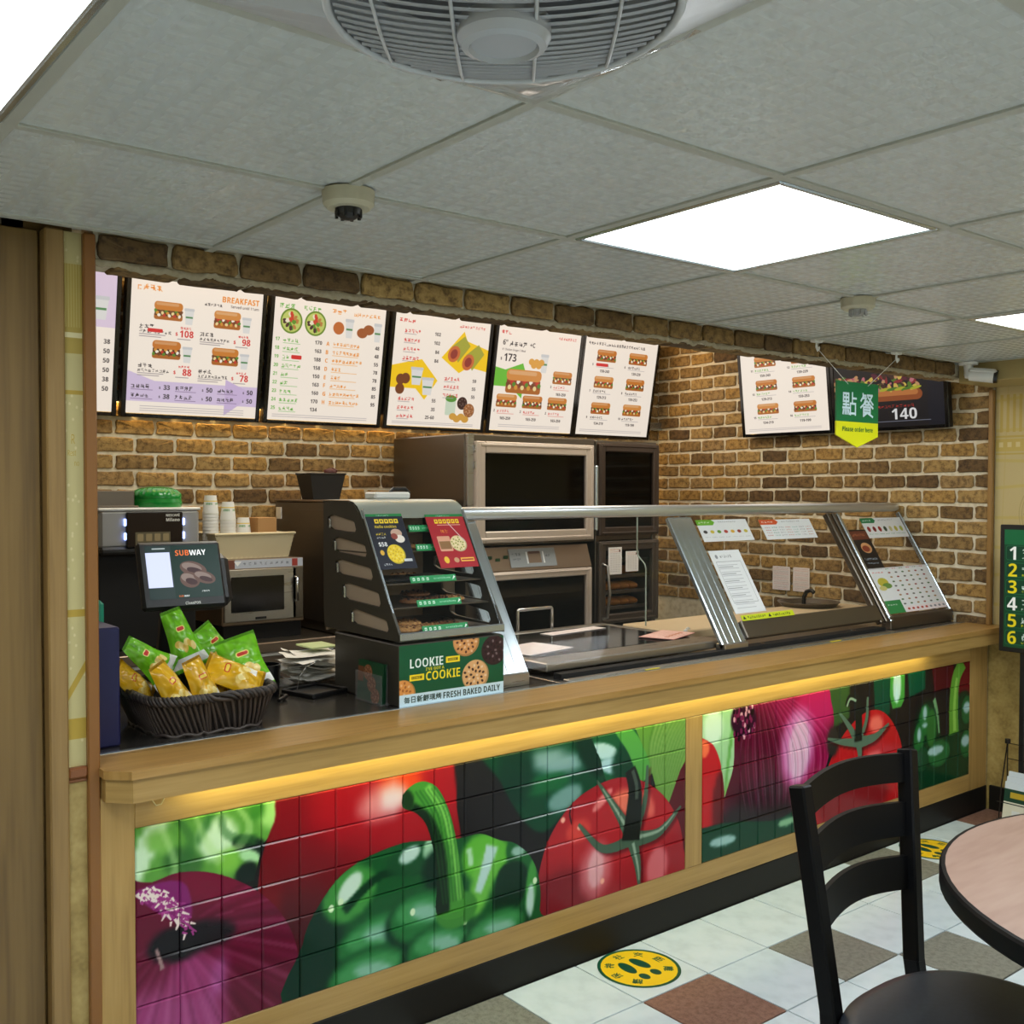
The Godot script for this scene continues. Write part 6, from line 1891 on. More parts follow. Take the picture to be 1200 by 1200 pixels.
	g.prism(PackedVector2Array([Vector2(2.72, .93), Vector2(3.215, .93), Vector2(3.215, 1.19), Vector2(3.222, 1.21), Vector2(3.262, 1.245), Vector2(3.27, 1.265), Vector2(3.27, 1.435), Vector2(2.99, 1.435)]), .006); mi("side_pane", g, M.glass, t)
	g = gw(t); g.tube([Vector3(3.36, .93, -3.215), Vector3(3.36, 1.19, -3.215), Vector3(3.36, 1.21, -3.222), Vector3(3.36, 1.245, -3.262), Vector3(3.36, 1.265, -3.27), Vector3(3.36, 1.435, -3.27)], .0035, 6); mi("pane_edge", g, mat(rgb(170, 186, 176), .2), t)
	# prints on the glass
	on_glass("glass_sheet", 3.343, 3.675, 1.322, 1.412, sheet_pic(0), "white sheet with a green tab at the top left of the middle glass", "sheet", "", GA, GB)
	on_glass("glass_sheet", 3.762, 4.138, 1.32, 1.406, sheet_pic(1), "white sheet with an orange tab at the top of the middle glass", "sheet")
	on_glass("notice_sheet", 3.338, 3.536, 1.036, 1.285, sheet_pic(3), "large white notice on the middle glass beside the wide steel post", "sheet")
	var cv := Cv.new(self, 340, 24, rgb(206, 220, 30))
	for x in [8, 170]: cv.poly(V2([x, 18, x + 10, 4, x + 20, 18]), rgb(30, 40, 20)); cv.tiny(x + 30, 6, 120, 12, rgb(60, 80, 20))
	on_glass("yellow_strip", 3.342, 3.686, 1.003, 1.024, cv.tex(), "yellow warning strip along the bottom of the middle glass", "label", "", GA, GB, .02)
	on_glass("glass_sheet", 4.548, 4.91, 1.305, 1.401, sheet_pic(2), "white sheet with a dark green tab and bottles at the top of the end glass", "sheet")
	on_glass("glass_sheet", 4.403, 4.55, 1.163, 1.347, sheet_pic(5), "black card with a roll at the left edge of the end glass", "sheet")
	on_glass("glass_sheet", 4.40, 4.925, .962, 1.166, sheet_pic(4), "large white chart of small vegetable pictures on the end glass", "sheet")
	# seen through the glass
	for q in [[-3.645, .12, "left one of two paper lists taped on the brick wall behind the glass", 7], [-3.51, .11, "right one of two paper lists taped on the brick wall behind the glass", 7]]:
		g = G.new(); g.panel(q[1], .135); var o := single("wall_note", g, pic(sheet_pic(q[3]), .8), q[2], "note", Vector3(XR - .02, 1.04, q[0])); o.rotation.y = -PI / 2
	t = thing("hand_sink", "grey round sink bowl with a black curved tap behind the middle glass", "sink", Vector3(4.62, .93, -3.25))
	g = G.new(); g.lathe([Vector2(0, .008), Vector2(.12, .008), Vector2(.15, .03), Vector2(.16, .03), Vector2(.13, 0), Vector2(0, 0)], 28); mi("bowl", g, M.steel_dark, t)
	g = G.new(); g.tube([Vector3(0, 0, -.03), Vector3(0, .05, -.028), Vector3(-.004, .08, -.01), Vector3(-.008, .09, .02), Vector3(-.01, .08, .04)], .011, 10); mi("tap", g, M.black, t)

# ---------------------------------------------------------------- cookie case
const CA := Vector2(-2.575, 1.105)
const CB := Vector2(-2.79, 1.478)

func cookie_case():
	var x0 := 1.645
	var x1 := 2.04
	var t := thing("cookie_case", "slanted glass cookie display case with slotted dark sides on a green poster base", "display case", Vector3(1.842, TOP, -2.76))
	var g := gw(t); g.box(Vector3(1.8425, .988, -2.765), Vector3(.393, .186, .386), .004); mi("base", g, M.case, t)
	g = G.new(); g.panel(.392, .182); var o := mi("front_poster", g, pic(poster_cookie(), .35), t); o.position = Vector3(1.842, .987, -2.5705) - t.position
	var slots := [[-3.0, -2.825, 1.41, 1.45], [-2.965, -2.76, 1.338, 1.378], [-2.95, -2.725, 1.268, 1.308], [-2.905, -2.68, 1.19, 1.236], [-2.855, -2.635, 1.117, 1.157]]
	for x in [x0 + .005, x1 - .005]:
		var poly := PackedVector2Array()
		# comb outline: the slots are joined to the back edge by hair-thin cuts
		poly.append_array(PackedVector2Array([Vector2(3.02, 1.09), Vector2(2.568, 1.09), Vector2(2.568, 1.108), Vector2(2.72, 1.345), Vector2(2.795, 1.472), Vector2(2.812, 1.488), Vector2(2.835, 1.499), Vector2(2.865, 1.505), Vector2(3.03, 1.505)]))
		for s in slots:
			var zb: float = -s[0]
			var zf: float = -s[1]
			var m: float = (s[2] + s[3]) / 2
			var sk := .012
			poly.append_array(PackedVector2Array([Vector2(3.028, m + .00004), Vector2(zb + .002, m + .00004), Vector2(zb, s[3] + .002), Vector2(zb - .03, s[3] + .01), Vector2(zf + .015, s[3] - .004 - sk * .3), Vector2(zf + .004, s[3] - .012), Vector2(zf - .006, s[2] + .006), Vector2(zf + .002, s[2] - .006), Vector2(zb - .03, s[2] + .002), Vector2(zb - .002, s[2] + .012), Vector2(zb + .002, m), Vector2(3.028, m)]))
		g = gw(t); g.T = g.T * Transform3D(Basis(Vector3(0, 0, -1), Vector3.UP, Vector3.RIGHT), Vector3(x, 0, 0))
		g.prism(poly, .009, Rect2(), true); mi("slotted_side", g, M.case, t)
	# inner liner seen through the slots
	g = gw(t); g.T = g.T * Transform3D(Basis(Vector3(0, 0, -1), Vector3.UP, Vector3.RIGHT), Vector3(x0 + .0115, 0, 0)); g.prism(PackedVector2Array([Vector2(3.01, 1.1), Vector2(2.6, 1.1), Vector2(2.74, 1.35), Vector2(2.81, 1.46), Vector2(3.01, 1.46)]), .002)
	mi("side_liner", g, mat(rgb(186, 166, 146), .6), t)
	g = gw(t)
	for s in slots:
		g = gw(t); g.box(Vector3(x0 + .003, (s[2] + s[3]) / 2, s[0] + .012), Vector3(.008, s[3] - s[2] - .006, .008), .003); mi("slot_lip", g, M.alu, t)
	# hood
	g = gw(t)
	var hood := []
	for q in [[-2.775, 1.45], [-2.79, 1.472], [-2.806, 1.488], [-2.83, 1.501], [-2.862, 1.508], [-3.03, 1.508]]: hood.append([Vector3(x0 - .002, q[1], q[0]), Vector3(x1 + .002, q[1], q[0])])
	g.grid(hood); hood = []
	for q in [[-3.03, 1.502], [-2.862, 1.502], [-2.832, 1.496], [-2.8, 1.47]]: hood.append([Vector3(x0 - .002, q[1], q[0]), Vector3(x1 + .002, q[1], q[0])])
	g.grid(hood); mi("hood", g, M.hood, t)
	g = gw(t); g.box(Vector3(1.8425, 1.29, -3.022), Vector3(.38, .42, .008)); mi("back_panel", g, M.inside, t)
	g = gw(t)
	g.bar(Vector3(1.8425, 1.092, -2.569) + Vector3(-.196, .012, 0), Vector3(1.8425, 1.092, -2.569) + Vector3(.196, .012, 0), .012, .024, .003)
	mi("front_trim", g, M.alu, t)
	g = gw(t)
	for x in [x0 + .006, x1 - .006]:
		g = gw(t); g.bar(Vector3(x, CA.y, CA.x), Vector3(x, CB.y, CB.x), .008, .008, .002); mi("glass_edge", g, M.alu, t)
	g = gw(t); var a := Vector3(1.8425, CA.y, CA.x); var b := Vector3(1.8425, CB.y, CB.x); g.bar(a, b, .38, .004, 0, Vector3(0, .5, 1)); mi("front_glass", g, M.glass, t)
	# shelves with green tags
	var tag_cv := Cv.new(self, 180, 24, rgb(24, 150, 84))
	for i in 4: tag_cv.rect(8 + i * 18, 6, 9, 11, rgb(220, 240, 226))
	for i in 4: tag_cv.rect(10 + i * 18, 10, 4, 4, rgb(24, 150, 84))
	tag_cv.tiny(90, 8, 70, 7, rgb(200, 230, 210)); tag_cv.poly(V2([164, 20, 172, 4, 178, 10]), Color.WHITE)
	var tm := pic(tag_cv.tex(), .4)
	for q in [[1.105, -2.6, -2.98, 1.83, .17], [1.18, -2.64, -2.98, 1.835, .165], [1.25, -2.68, -2.98, 1.84, .172], [1.345, -2.74, -2.98, 1.87, .11], [1.405, -2.775, -2.98, 1.86, .1]]:
		g = gw(t); g.box(Vector3(1.8425, q[0], (q[1] + q[2]) / 2), Vector3(.376, .005, q[1] - q[2]), .001); var s := mi("shelf", g, M.steel_dark, t)
		g = G.new(); g.panel(q[4], .021); g.box(Vector3(0, 0, -.003), Vector3(q[4], .022, .004), .001); o = mi("price_tag", g, tm, s); o.transform = Transform3D(Basis(Vector3.RIGHT, -.35), Vector3(q[3], q[0] + .012, q[1] + .006) - t.position)
	# cookies on the shelves
	var n := 0
	for q in [[1.72, 1.108, -2.66, .052, 0], [1.81, 1.108, -2.66, .05, 0], [1.765, 1.118, -2.72, .05, 0], [1.90, 1.108, -2.70, .05, 1], [1.80, 1.184, -2.72, .05, 1], [1.875, 1.184, -2.71, .052, 1], [1.94, 1.184, -2.73, .05, 0], [1.84, 1.2, -2.78, .05, 1], [1.79, 1.349, -2.83, .045, 1], [1.88, 1.349, -2.84, .045, 0], [1.84, 1.254, -2.84, .05, 0], [1.93, 1.409, -2.87, .04, 1]]:
		g = G.new()
		g.lathe_smooth([Vector2(0, 0), Vector2(q[3] * .9, 0), Vector2(q[3], .004), Vector2(q[3] * .94, .01), Vector2(q[3] * .6, .014), Vector2(0, .015)], 22)
		var ck := thing("cookie", ["pale cookie at the left end of the bottom shelf of the cookie case", "pale cookie second from the left on the bottom shelf of the cookie case", "pale cookie behind the two front ones on the bottom shelf", "dark cookie at the right of the bottom shelf of the cookie case", "dark cookie at the left of the second shelf of the cookie case", "dark cookie in the middle of the second shelf, in front", "pale cookie at the right of the second shelf of the cookie case", "dark cookie lying highest at the back of the second shelf", "dark cookie on the fourth shelf behind the navy poster", "pale cookie on the fourth shelf between the two posters", "pale cookie on the third shelf behind the green tag", "dark cookie on the top shelf behind the red poster"][n], "cookie", Vector3(q[0], q[1], q[2]), "cookies in the cookie case")
		mi("disc", g, M.dough if q[4] == 0 else M.choc, ck)
		g = G.new()
		for i in 14:
			var an := i * 2.4
			var d: float = q[3] * .85 * sqrt((i + .5) / 14.0)
			g.box(Vector3(cos(an) * d, .0125, sin(an) * d), Vector3(.008, .008, .007), .002)
		mi("chips", g, M.choc if q[4] == 0 else M.black, ck).set_meta("kind", "stuff")
		n += 1
	# dark tray inside
	g = G.new(); g.box(Vector3(0, .006, 0), Vector3(.16, .012, .12), .004); g.box(Vector3(.08, .012, 0), Vector3(.04, .008, .05), .003); single("black_tray", g, M.black, "small black tray on the third shelf behind the navy poster", "tray", Vector3(1.745, 1.254, -2.76))
	on_glass("case_poster", 1.652, 1.785, 1.295, 1.462, poster_case(true), "navy poster with a yellow cookie on the case glass", "poster", "", CA, CB)
	on_glass("case_poster", 1.872, 2.022, 1.29, 1.458, poster_case(false), "red poster with a pale cookie on the case glass", "poster", "", CA, CB)
	t = thing("tongs_box", "white box with a black handle lying on top of the cookie case", "box", Vector3(1.86, 1.509, -2.96))
	g = G.new(); g.box(Vector3(-.01, .012, 0), Vector3(.14, .024, .07), .006); mi("box", g, M.white, t)
	g = G.new(); g.tube([Vector3(0, .022, 0), Vector3(.012, .034, 0), Vector3(.06, .034, 0), Vector3(.075, .02, 0)], .007, 8); mi("handle", g, M.black, t)
	# leaflet holder against the dark side
	t = thing("leaflet_holder", "clear leaflet holder with green leaflets against the side of the cookie case", "leaflet holder", Vector3(1.63, TOP, -2.70))
	g = G.new(); g.box(Vector3(-.012, .045, 0), Vector3(.003, .09, .15)); g.box(Vector3(0, .003, 0), Vector3(.03, .006, .15)); g.box(Vector3(.008, .06, 0), Vector3(.003, .12, .15)); mi("holder", g, M.film, t)
	var cv := Cv.new(self, 150, 130, rgb(16, 74, 44))
	for i in 3: cookie_pic(cv, 60 + i * 24, 36 + i * 36, 26, rgb(160, 104, 70), rgb(60, 34, 26))
	cv.rect(0, 20, 34, 50, rgb(120, 70, 40))
	for k in 3:
		g = G.new(); g.T = Transform3D(Basis(Vector3.UP, -PI / 2) * Basis(Vector3.RIGHT, -.06), Vector3(-.006 + .005 * k, .062, 0)); g.box(Vector3(0, 0, -.001), Vector3(.146, .12, .001)); g.panel(.146, .12); mi("leaflet", g, pic(cv.tex() if k == 0 else ImageTexture.create_from_image(cv.img), .5), t)

# ---------------------------------------------------------------- goods on the front counter
func bag_mesh(w: float, h: float, th: float, sd: int, taper := 0.0) -> ArrayMesh:
	var r := RandomNumberGenerator.new()
	r.seed = sd
	var nz := FastNoiseLite.new()
	nz.seed = sd; nz.frequency = 7.0
	var g := G.new()
	for s in [1.0, -1.0]:
		var rows := []
		for i in 23:
			var v := i / 22.0
			var line := []
			for j in 17:
				var u := j / 16.0
				var body := pow(maxf(sin(PI * clampf((v - .05) / .9, 0, 1)), 0.0), .55) * pow(maxf(sin(PI * u), 0.0), .6)
				var wr := nz.get_noise_3d(u * .35, v * .6, s * .1) * .018 * pow(sin(PI * u), .5) + sin(u * 40.0 + sd) * .0016 * (1.0 - body)
				var pinch := 1.0 - .12 * pow(sin(PI * v), 2.0)
				line.append(Vector3((u - .5) * w * pinch * lerpf(1.0 - taper, 1.0, v), (.5 - v) * h, s * (th * .5 * body + wr * .7 * (1 if body > .05 else 0)) + (sin(u * 58.0) * .0015 if v < .05 or v > .95 else 0.0)))
			rows.append(line)
		g.grid(rows, s < 0)
	return g.mesh()

func even(p: PackedVector3Array, n: int) -> PackedVector3Array:
	# n points evenly spaced along a closed outline
	var total := 0.0
	for i in p.size(): total += (p[(i + 1) % p.size()] - p[i]).length()
	var out := PackedVector3Array()
	var run := 0.0
	for i in p.size():
		if run >= total * out.size() / n and out.size() < n: out.append(p[i])
		run += (p[(i + 1) % p.size()] - p[i]).length()
	while out.size() < n: out.append(p[p.size() - 1])
	return out

func front_counter_goods():
	# snack basket
	var t := thing("snack_basket", "dark brown woven basket full of chip bags on the worktop", "basket", Vector3(1.1, TOP, -2.765))
	var rr := func(f: float, n: int, jag: float) -> PackedVector3Array:
		var out := PackedVector3Array()
		var w := lerpf(.142, .178, f)
		var d := lerpf(.15, .188, f)
		for i in n:
			var a := TAU * i / n
			var c := cos(a); var s := sin(a)
			var e := .42
			var p := Vector3(signf(c) * pow(absf(c), e) * w, f * .1, signf(s) * pow(absf(s), e) * d)
			var k := 1.0 + jag * (sin(i * TAU / 4.0 + f * 5.0))
			out.append(Vector3(p.x * k, p.y, p.z * k))
		return out
	var g := G.new()
	var rows := []
	for k in 9: rows.append(rr.call(k / 8.0, 160, 0.0))
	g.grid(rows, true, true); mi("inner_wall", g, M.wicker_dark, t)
	g = G.new()
	var lo: PackedVector3Array = even(rr.call(0.0, 720, 0.0), 84)
	var hi: PackedVector3Array = even(rr.call(1.0, 720, 0.0), 84)
	for i in 84:
		var a: Vector3 = lo[i] + Vector3(lo[i].x, 0, lo[i].z).normalized() * .003
		var b: Vector3 = hi[(i + 2) % 84] + Vector3(hi[(i + 2) % 84].x, 0, hi[(i + 2) % 84].z).normalized() * .003
		g.tube([a, a.lerp(b, .5) + Vector3(a.x, 0, a.z).normalized() * .003, b], .0044, 6)
	mi("woven_stakes", g, M.wicker, t).set_meta("kind", "stuff")
	g = G.new(); g.face(Array(rr.call(0.0, 40, 0.0)), Vector3.UP); mi("floor", g, M.wicker, t)
	for ph in [0.0, PI / 2, PI, PI * 1.5]:
		var path := []
		var ring: PackedVector3Array = even(rr.call(1.0, 720, 0.0), 240)
		for i in 240: path.append(ring[i] + Vector3(ring[i].x, 0, ring[i].z).normalized() * cos(i * TAU / 8 + ph) * .008 + Vector3(0, sin(i * TAU / 8 + ph) * .009, 0))
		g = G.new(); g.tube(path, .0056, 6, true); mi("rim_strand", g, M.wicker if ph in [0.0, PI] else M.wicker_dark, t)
	var path := []
	var ring: PackedVector3Array = even(rr.call(.04, 720, 0.0), 120)
	for i in 120: path.append(ring[i] * Vector3(1.04, 1, 1.04) + Vector3(0, sin(i * 1.0) * .003, 0))
	g = G.new(); g.tube(path, .005, 6, true); mi("foot_strand", g, M.wicker, t)
	var green := pic(bag_pic(true), .22); green.texture_repeat = true
	var yellow := pic(bag_pic(false), .22); yellow.texture_repeat = true
	green.backlight_enabled = false
	var bags := [
		["green", 0.985, 1.075, -2.80, .13, .17, .05, [-.25, .35, .85], "green chip bag leaning at the left corner of the snack basket, tip up"],
		["green", 1.10, 1.115, -2.86, .115, .18, .055, [-.2, -.1, .32], "green chip bag standing upright in the middle of the snack basket"],
		["green", 1.205, 1.075, -2.87, .12, .16, .05, [-.35, .2, .5], "green chip bag at the back right corner of the snack basket"],
		["green", 1.225, 1.05, -2.72, .13, .165, .055, [-.3, -.25, .3], "green chip bag with a white band at the right end of the basket"],
		["yellow", 1.17, 1.03, -2.66, .11, .165, .055, [-.75, .1, .95], "bright yellow chip bag lying across the front of the basket"],
		["yellow", 1.075, 1.015, -2.65, .105, .16, .05, [-.25, .2, .3], "golden chip bag with a white label in the middle of the basket front"],
		["yellow", 0.995, 1.01, -2.65, .115, .17, .055, [-.3, .25, .42], "golden chip bag with red print at the left of the basket front"],
		["yellow", 0.945, 1.01, -2.80, .11, .15, .05, [-.3, .6, .7], "dull golden chip bag deepest in the left corner of the basket"],
		["yellow", 1.13, .985, -2.70, .1, .13, .045, [-.2, -.1, .1], "golden chip bag mostly buried between the two front bags"],
	]
	var n := 0
	for q in bags:
		t = thing("chip_bag", q[8], "chip bag", Vector3(q[1], q[2], q[3]), "")
		t.rotation = Vector3(q[7][0], q[7][1], q[7][2])
		mi("bag", bag_mesh(q[4], q[5], q[6], 40 + n, [.65, .5, .35, .1, .1, .45, .55, .4, .3][n]), green if q[0] == "green" else yellow, t)
		n += 1
	# till screen
	t = thing("till_screen", "black tilted till monitor with a green screen standing behind the snack basket", "monitor", Vector3(1.13, TOP, -3.09))
	g = G.new()
	var tf := Transform3D(Basis(Vector3.UP, -.02) * Basis(Vector3.RIGHT, -.32), Vector3(0.0, .395, .155))
	g.T = tf; g.box(Vector3.ZERO, Vector3(.246, .2, .026), .008); mi("housing", g, M.black, t)
	g = G.new(); g.T = tf; g.panel(.216, .158, .0135, Vector2(.006, .008)); mi("screen", g, screen_mat(pic(screen_pos(), .3, .75)), t)
	g = G.new(); g.T = tf; g.box(Vector3(0.06, -.01, -.06), Vector3(.2, .16, .1), .02); mi("back_shell", g, M.black, t)
	var tm := TextMesh.new(); tm.font = font_bold; tm.text = "ClassPOS"; tm.font_size = 32; tm.pixel_size = .00033; tm.depth = .0004
	var o := mi("lettering", tm, M.white, t); o.transform = tf * Transform3D(Basis.IDENTITY, Vector3(.02, -.086, .0135))
	g = G.new(); g.bar(Vector3(0, .0, -.01), Vector3(0, .36, .09), .06, .03, .006); g.box(Vector3(0, .012, -.01), Vector3(.2, .024, .18), .008); mi("stand", g, M.black, t)
	area_light("screen_light", t, tf * Vector3(.006, .008, .016), tf.basis * Vector3(0, 0, 1), Vector2(.21, .15), .004, rgb(190, 206, 230))
	# dark blue and teal things beside the post
	t = thing("blue_crate", "dark blue plastic crate against the left post", "crate", Vector3(.80, TOP, -2.70))
	g = G.new(); g.box(Vector3(0, .15, 0), Vector3(.1, .3, .16), .004); mi("wall", g, M.navy, t)
	g = G.new(); g.box(Vector3(.051, .25, .03), Vector3(.002, .05, .05)); mi("slot", g, M.black, t)
	g = G.new(); g.box(Vector3(0, .175, 0), Vector3(.05, .35, .08), .01); single("teal_folder", g, M.teal, "teal folder sticking up behind the dark blue crate", "folder", Vector3(.845, TOP, -2.84))
	# napkins, tray, cup
	t = thing("napkin_pile", "untidy pile of white paper napkins beside the cookie case", "napkins", Vector3(1.66, TOP, -3.12))
	for k in 11:
		g = G.new()
		var rows2 := []
		var amp := rng.randf_range(.002, .008)
		for i in 7:
			var line := []
			for j in 7: line.append(Vector3((j / 6.0 - .5) * .17, amp * sin(i * 1.3 + k) + amp * cos(j * 1.1 + k * 2) + (.012 if j == 0 and k % 3 == 0 else 0.0), (i / 6.0 - .5) * .13))
			rows2.append(line)
		g.grid(rows2)
		o = mi("napkin", g, M.paper, t); o.position = Vector3(rng.randf_range(-.045, .03), .014 + .0085 * k, rng.randf_range(-.04, .04)); o.rotation.y = rng.randf_range(-.4, .4)
	g = G.new(); g.box(Vector3(0, .004, 0), Vector3(.1, .006, .12), .002); mi("printed_wrap", g, mat(rgb(190, 206, 150), .7), t).position = Vector3(.02, .112, -.02)
	t = thing("coin_tray", "black square plastic coin tray on the worktop in front of the napkins", "tray", Vector3(1.56, TOP, -2.93), "", .25)
	g = G.new(); g.box(Vector3(0, .003, 0), Vector3(.15, .006, .15), .002)
	for s in [-1.0, 1.0]: g.box(Vector3(s * .072, .009, 0), Vector3(.008, .014, .15), .003); g.box(Vector3(0, .009, s * .072), Vector3(.14, .014, .008), .003)
	mi("tray", g, M.black, t)
	g = G.new(); g.tube([Vector3(-.03, .01, -.05), Vector3(-.025, .05, -.045), Vector3(.0, .08, -.04), Vector3(.03, .09, -.03)], .0016, 6); mi("wire_stem", g, M.steel, t)
	t = thing("pen_cup", "black round cup beside the right end of the snack basket", "cup", Vector3(1.42, TOP, -2.98))
	g = G.new(); g.lathe([Vector2(0, 0), Vector2(.036, 0), Vector2(.042, .1), Vector2(.038, .1), Vector2(.034, .01), Vector2(0, .01)], 24); mi("cup", g, M.black_gloss, t)
	g = G.new(); g.tube([Vector3(.03, .004, .04), Vector3(.02, .012, .09), Vector3(-.02, .006, .12)], .006, 8); mi("cable", g, M.black, t)

func screen_mat(m: StandardMaterial3D) -> StandardMaterial3D:
	m.metallic_specular = .25
	return m

func back_counter_goods():
	# two little yellow labels on the metal edge of the ledge
	for q in [[2.72, "small yellow label on the metal edge left of the wide steel post"], [3.845, "small yellow label on the metal edge below the middle glass"]]:
		var g := G.new(); g.box(Vector3.ZERO, Vector3(.07, .002, .012), .0005)
		single("edge_label", g, mat(rgb(214, 196, 40), .5), q[1], "label", Vector3(q[0], .8985, -2.568))

# ---------------------------------------------------------------- table and chair
func dining():
	var t := thing("round_table", "round table with a reddish wood top and black rim", "table", Vector3(2.375, 0, -.606))
	var g := G.new()
	var R := .603
	var ring := []
	for i in 72: ring.append(Vector3(cos(TAU * i / 72) * (R - .008), .75, sin(TAU * i / 72) * (R - .008)))
	g.face(ring, Vector3.UP, ring.map(func(p): return Vector2(p.x, p.z) * .8)); mi("table_top", g, M.table, t)
	g = G.new(); g.lathe([Vector2(R - .03, .706), Vector2(R - .004, .706), Vector2(R, .712), Vector2(R, .744), Vector2(R - .004, .7495), Vector2(R - .012, .7505)], 72); g.lathe([Vector2(0, .706), Vector2(R - .03, .706)], 72); mi("rim_band", g, M.frame_black, t)
	g = G.new(); g.lathe([Vector2(.05, .03), Vector2(.04, .06), Vector2(.04, .69), Vector2(.12, .706)], 24); mi("column", g, M.frame_black, t)
	for k in 4:
		g = G.new(); g.bar(Vector3(0, .03, 0), Vector3(cos(k * PI / 2 + .7) * .3, .02, sin(k * PI / 2 + .7) * .3), .06, .03, .006); mi("foot", g, M.frame_black, t)
	t = thing("dining_chair", "black wooden ladder back chair with a round dark padded seat", "chair", Vector3(2.03, 0, -1.03))
	var post := [[Vector3(1.825, 0, -1.185), Vector3(1.862, .45, -1.245), Vector3(1.873, .905, -1.335)], [Vector3(2.245, 0, -1.21), Vector3(2.235, .45, -1.275), Vector3(2.345, .905, -1.362)]]
	for p in post:
		g = gw(t)
		g.bar(p[0], p[1], .034, .04, .004, Vector3(0, 0, 1)); g.bar(p[1] - (p[2] - p[1]).normalized() * .01, p[2], .034, .04, .004, Vector3(0, 0, 1))
		mi("back_post", g, M.frame_black, t)
	for q in [[.835, .90], [.715, .79], [.60, .672]]:
		g = gw(t)
		for s in [-.006, .006]:
			var rows := []
			for e in [q[0], q[1]]:
				var line := []
				for i in 15:
					var f := i / 14.0
					var k: float = (e - .45) / .455
					var c: Vector3 = post[0][1].lerp(post[0][2], k).lerp(post[1][1].lerp(post[1][2], k), f)
					line.append(c + Vector3(0, .012 * sin(PI * f) - .004, -.036 * sin(PI * f) + s))
				rows.append(line)
			g.grid(rows, s > 0)
		for e in [q[0], q[1]]:
			var rows := []
			for s in [-.006, .006]:
				var line := []
				for i in 15:
					var f := i / 14.0
					var k: float = (e - .45) / .455
					var c: Vector3 = post[0][1].lerp(post[0][2], k).lerp(post[1][1].lerp(post[1][2], k), f)
					line.append(c + Vector3(0, .012 * sin(PI * f) - .004, -.036 * sin(PI * f) + s))
				rows.append(line)
			g.grid(rows, e == q[0])
		mi("back_slat", g, M.frame_black, t)
	var seat_rows := []
	for q in [[.01, .425], [.85, .425], [.965, .43], [1.0, .442], [.975, .455], [.85, .466], [.4, .472], [.01, .472]]:
		var line := PackedVector3Array()
		for i in 64:
			var c := cos(TAU * i / 64)
			var sn := sin(TAU * i / 64)
			line.append(Vector3(2.02 + signf(c) * pow(absf(c), .77) * .272 * q[0], q[1], -1.0 + signf(sn) * pow(absf(sn), .77) * .25 * q[0]))
		seat_rows.append(line)
	g = gw(t); g.grid(seat_rows, true, true); mi("seat", g, M.seat, t)
	g = gw(t); g.lathe([Vector2(0, .405), Vector2(.205, .405), Vector2(.205, .428)], 40, Vector3(2.02, 0, -1.0)); mi("seat_frame", g, M.frame_black, t)
	for s in [-1.0, 1.0]:
		g = gw(t); g.bar(Vector3(2.045 + s * .17, 0, -.84), Vector3(2.045 + s * .15, .41, -.87), .032, .032, .004); mi("front_leg", g, M.frame_black, t)
		g = gw(t); g.bar(Vector3(2.045 + s * .185, .2, -1.2), Vector3(2.045 + s * .16, .2, -.85), .02, .024, .003); mi("stretcher", g, M.frame_black, t)

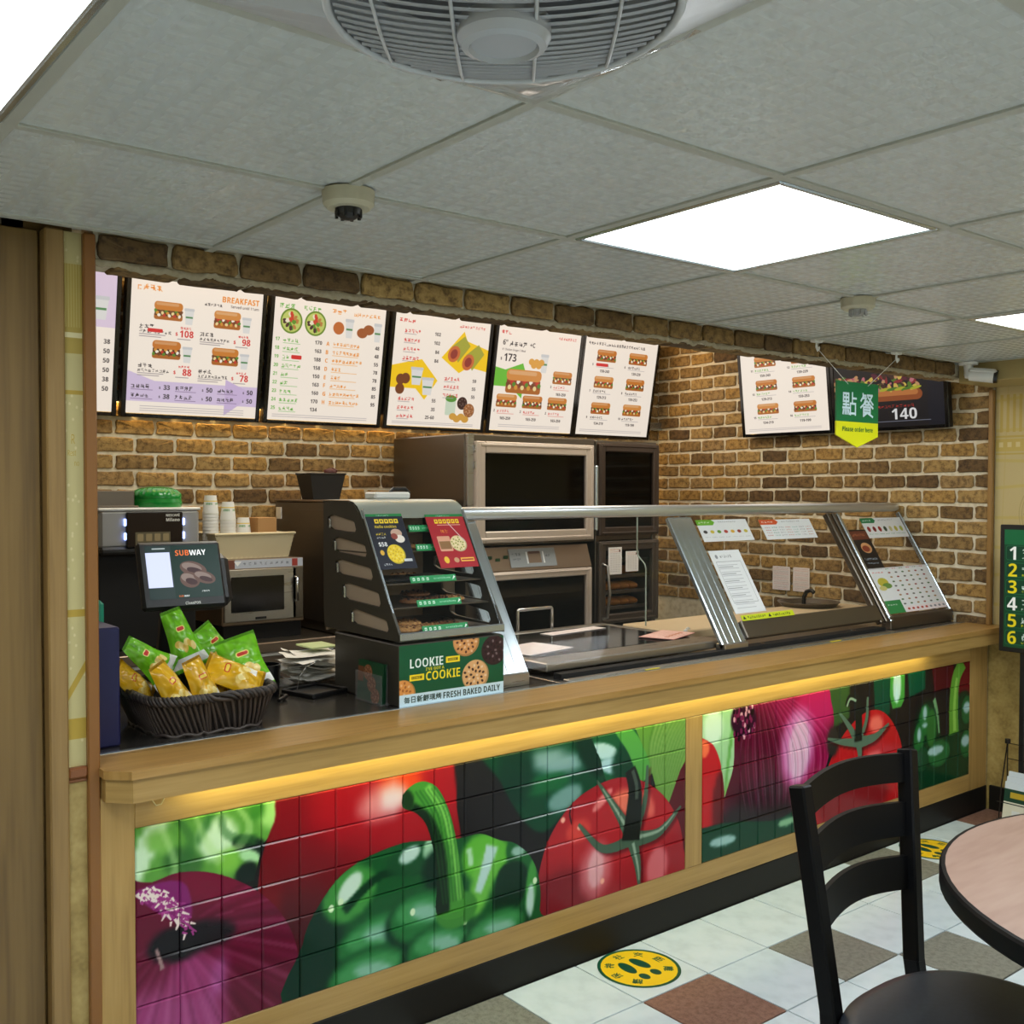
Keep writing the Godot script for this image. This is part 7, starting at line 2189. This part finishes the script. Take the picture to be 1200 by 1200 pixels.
# ---------------------------------------------------------------- things along the right wall, floor stickers
func side_wall_things():
	var g: G
	var sticker := pic(sticker_floor(), .3)
	for q in [[2.383, -2.302, .134, 0.0, "round yellow floor sticker with green footprints in front of the tomato mural"], [4.17, -2.305, .13, 0.0, "round yellow floor sticker with green footprints partly behind the round table"]]:
		g = G.new()
		var ring := []
		for i in 48: ring.append(Vector3(cos(TAU * i / 48), 0, sin(TAU * i / 48)) * q[2])
		g.face(ring, Vector3.UP, ring.map(func(p): return Vector2(p.x / q[2] * .5 + .5, p.z / q[2] * .5 + .5)))
		var o := single("floor_sticker", g, sticker, q[4], "floor sticker", Vector3(q[0], .0052, q[1])); o.rotation.y = q[3]
	# numbered board on a pole
	var t := thing("order_board", "black framed stand with a green board of yellow and white numbers", "sign stand", Vector3(4.72, 0, -2.1))
	g = gw(t); g.box(Vector3(4.72, 1.098, -2.03), Vector3(.025, .578, .52), .004); mi("frame", g, M.black, t)
	g = gw(t); g.T = g.T * Transform3D(Basis(Vector3.UP, -PI / 2), Vector3(4.706, 1.098, -2.03)); g.panel(.476, .534); mi("board", g, pic(board_numbers(), .35), t)
	for z in [-2.19, -1.87]:
		g = gw(t); g.box(Vector3(4.735, .42, z), Vector3(.022, .8, .022), .002, true); mi("pole", g, M.black, t)
	g = gw(t); g.box(Vector3(4.735, .012, -2.03), Vector3(.3, .024, .46), .004); mi("base", g, M.black, t)
	# wire rack with leaflets
	t = thing("leaflet_rack", "black wire rack holding newspapers at the foot of the numbered board", "rack", Vector3(4.7, 0.025, -2.1))
	g = gw(t)
	for z in [-2.245, -2.12, -1.98]:
		g.tube([Vector3(4.64, .06, z), Vector3(4.66, .2, z), Vector3(4.715, .4, z), Vector3(4.715, .06, z), Vector3(4.64, .06, z)], .003, 6)
	for y in [.08, .16, .24, .32, .39]:
		g.tube([Vector3(4.718, y, -2.245), Vector3(4.718, y, -1.95)], .002, 5)
	for y in [.06, .14]: g.tube([Vector3(4.63, y, -2.25), Vector3(4.63, y, -1.95)], .0025, 5)
	g.lathe([Vector2(0, 0), Vector2(.012, 0), Vector2(.012, .02), Vector2(0, .02)], 10, Vector3(4.715, .39, -2.245))
	for z in [-2.24, -1.98]: g.tube([Vector3(4.7, .025, z), Vector3(4.7, .07, z)], .003, 6)
	mi("wire_frame", g, M.wire, t)
	var cv := Cv.new(self, 200, 130, rgb(226, 220, 200))
	cv.rect(0, 0, 200, 24, rgb(214, 222, 230)); cv.rect(0, 24, 200, 44, rgb(14, 60, 40)); cv.rect(20, 34, 60, 20, rgb(190, 160, 40)); cv.rect(90, 40, 70, 10, rgb(220, 220, 210))
	for i in 9: cv.rect(rng.randf() * 180, 70 + rng.randf() * 50, 26, 16, [rgb(220, 190, 40), rgb(180, 60, 50), rgb(60, 60, 60), rgb(230, 230, 226)][i % 4])
	for k in 3:
		t = thing("newspaper", ["front newspaper in the wire rack with green and yellow print", "middle newspaper in the wire rack, folded white top", "rear newspaper in the wire rack with a turned up corner"][k], "newspaper", Vector3(4.652 + .016 * k, .068, -2.1))
		g = G.new(); g.T = Transform3D(Basis(Vector3.UP, -PI / 2) * Basis(Vector3.RIGHT, -.18), Vector3(.01, .075 + .02 * k, 0)); g.box(Vector3(0, 0, -.005), Vector3(.27, .17, .01), .003); g.panel(.268, .168, .0006); mi("sheets", g, pic(cv.tex() if k == 0 else ImageTexture.create_from_image(cv.img), .8), t)
	# security camera at the end of the header
	t = thing("security_camera", "white bullet security camera under the beam at the right end of the brick header", "camera", Vector3(4.585, CEIL, -2.385))
	g = G.new(); g.cyl(Vector3(0, 0, 0), Vector3(0, -.012, 0), .042, .04, 20); g.cyl(Vector3(0, -.01, 0), Vector3(0, -.06, 0), .02, .018, 14); g.cyl(Vector3(0, -.058, -.01), Vector3(0, -.07, .04), .014, .014, 10); mi("mount", g, M.white, t)
	var ct := Transform3D(Basis(Vector3.UP, -1.25) * Basis(Vector3.BACK, -.14), Vector3(.012, -.064, .06)).scaled_local(Vector3(.78, .85, .85))
	g = G.new(); g.T = ct
	g.cyl(Vector3(-.07, 0, 0), Vector3(.062, 0, 0), .032, .035, 20); g.box(Vector3(0.0, .022, 0), Vector3(.155, .03, .066), .012); mi("body", g, M.white, t)
	g = G.new(); g.T = ct; g.cyl(Vector3(.062, 0, 0), Vector3(.082, 0, 0), .036, .033, 20); mi("lens_face", g, M.black_gloss, t)
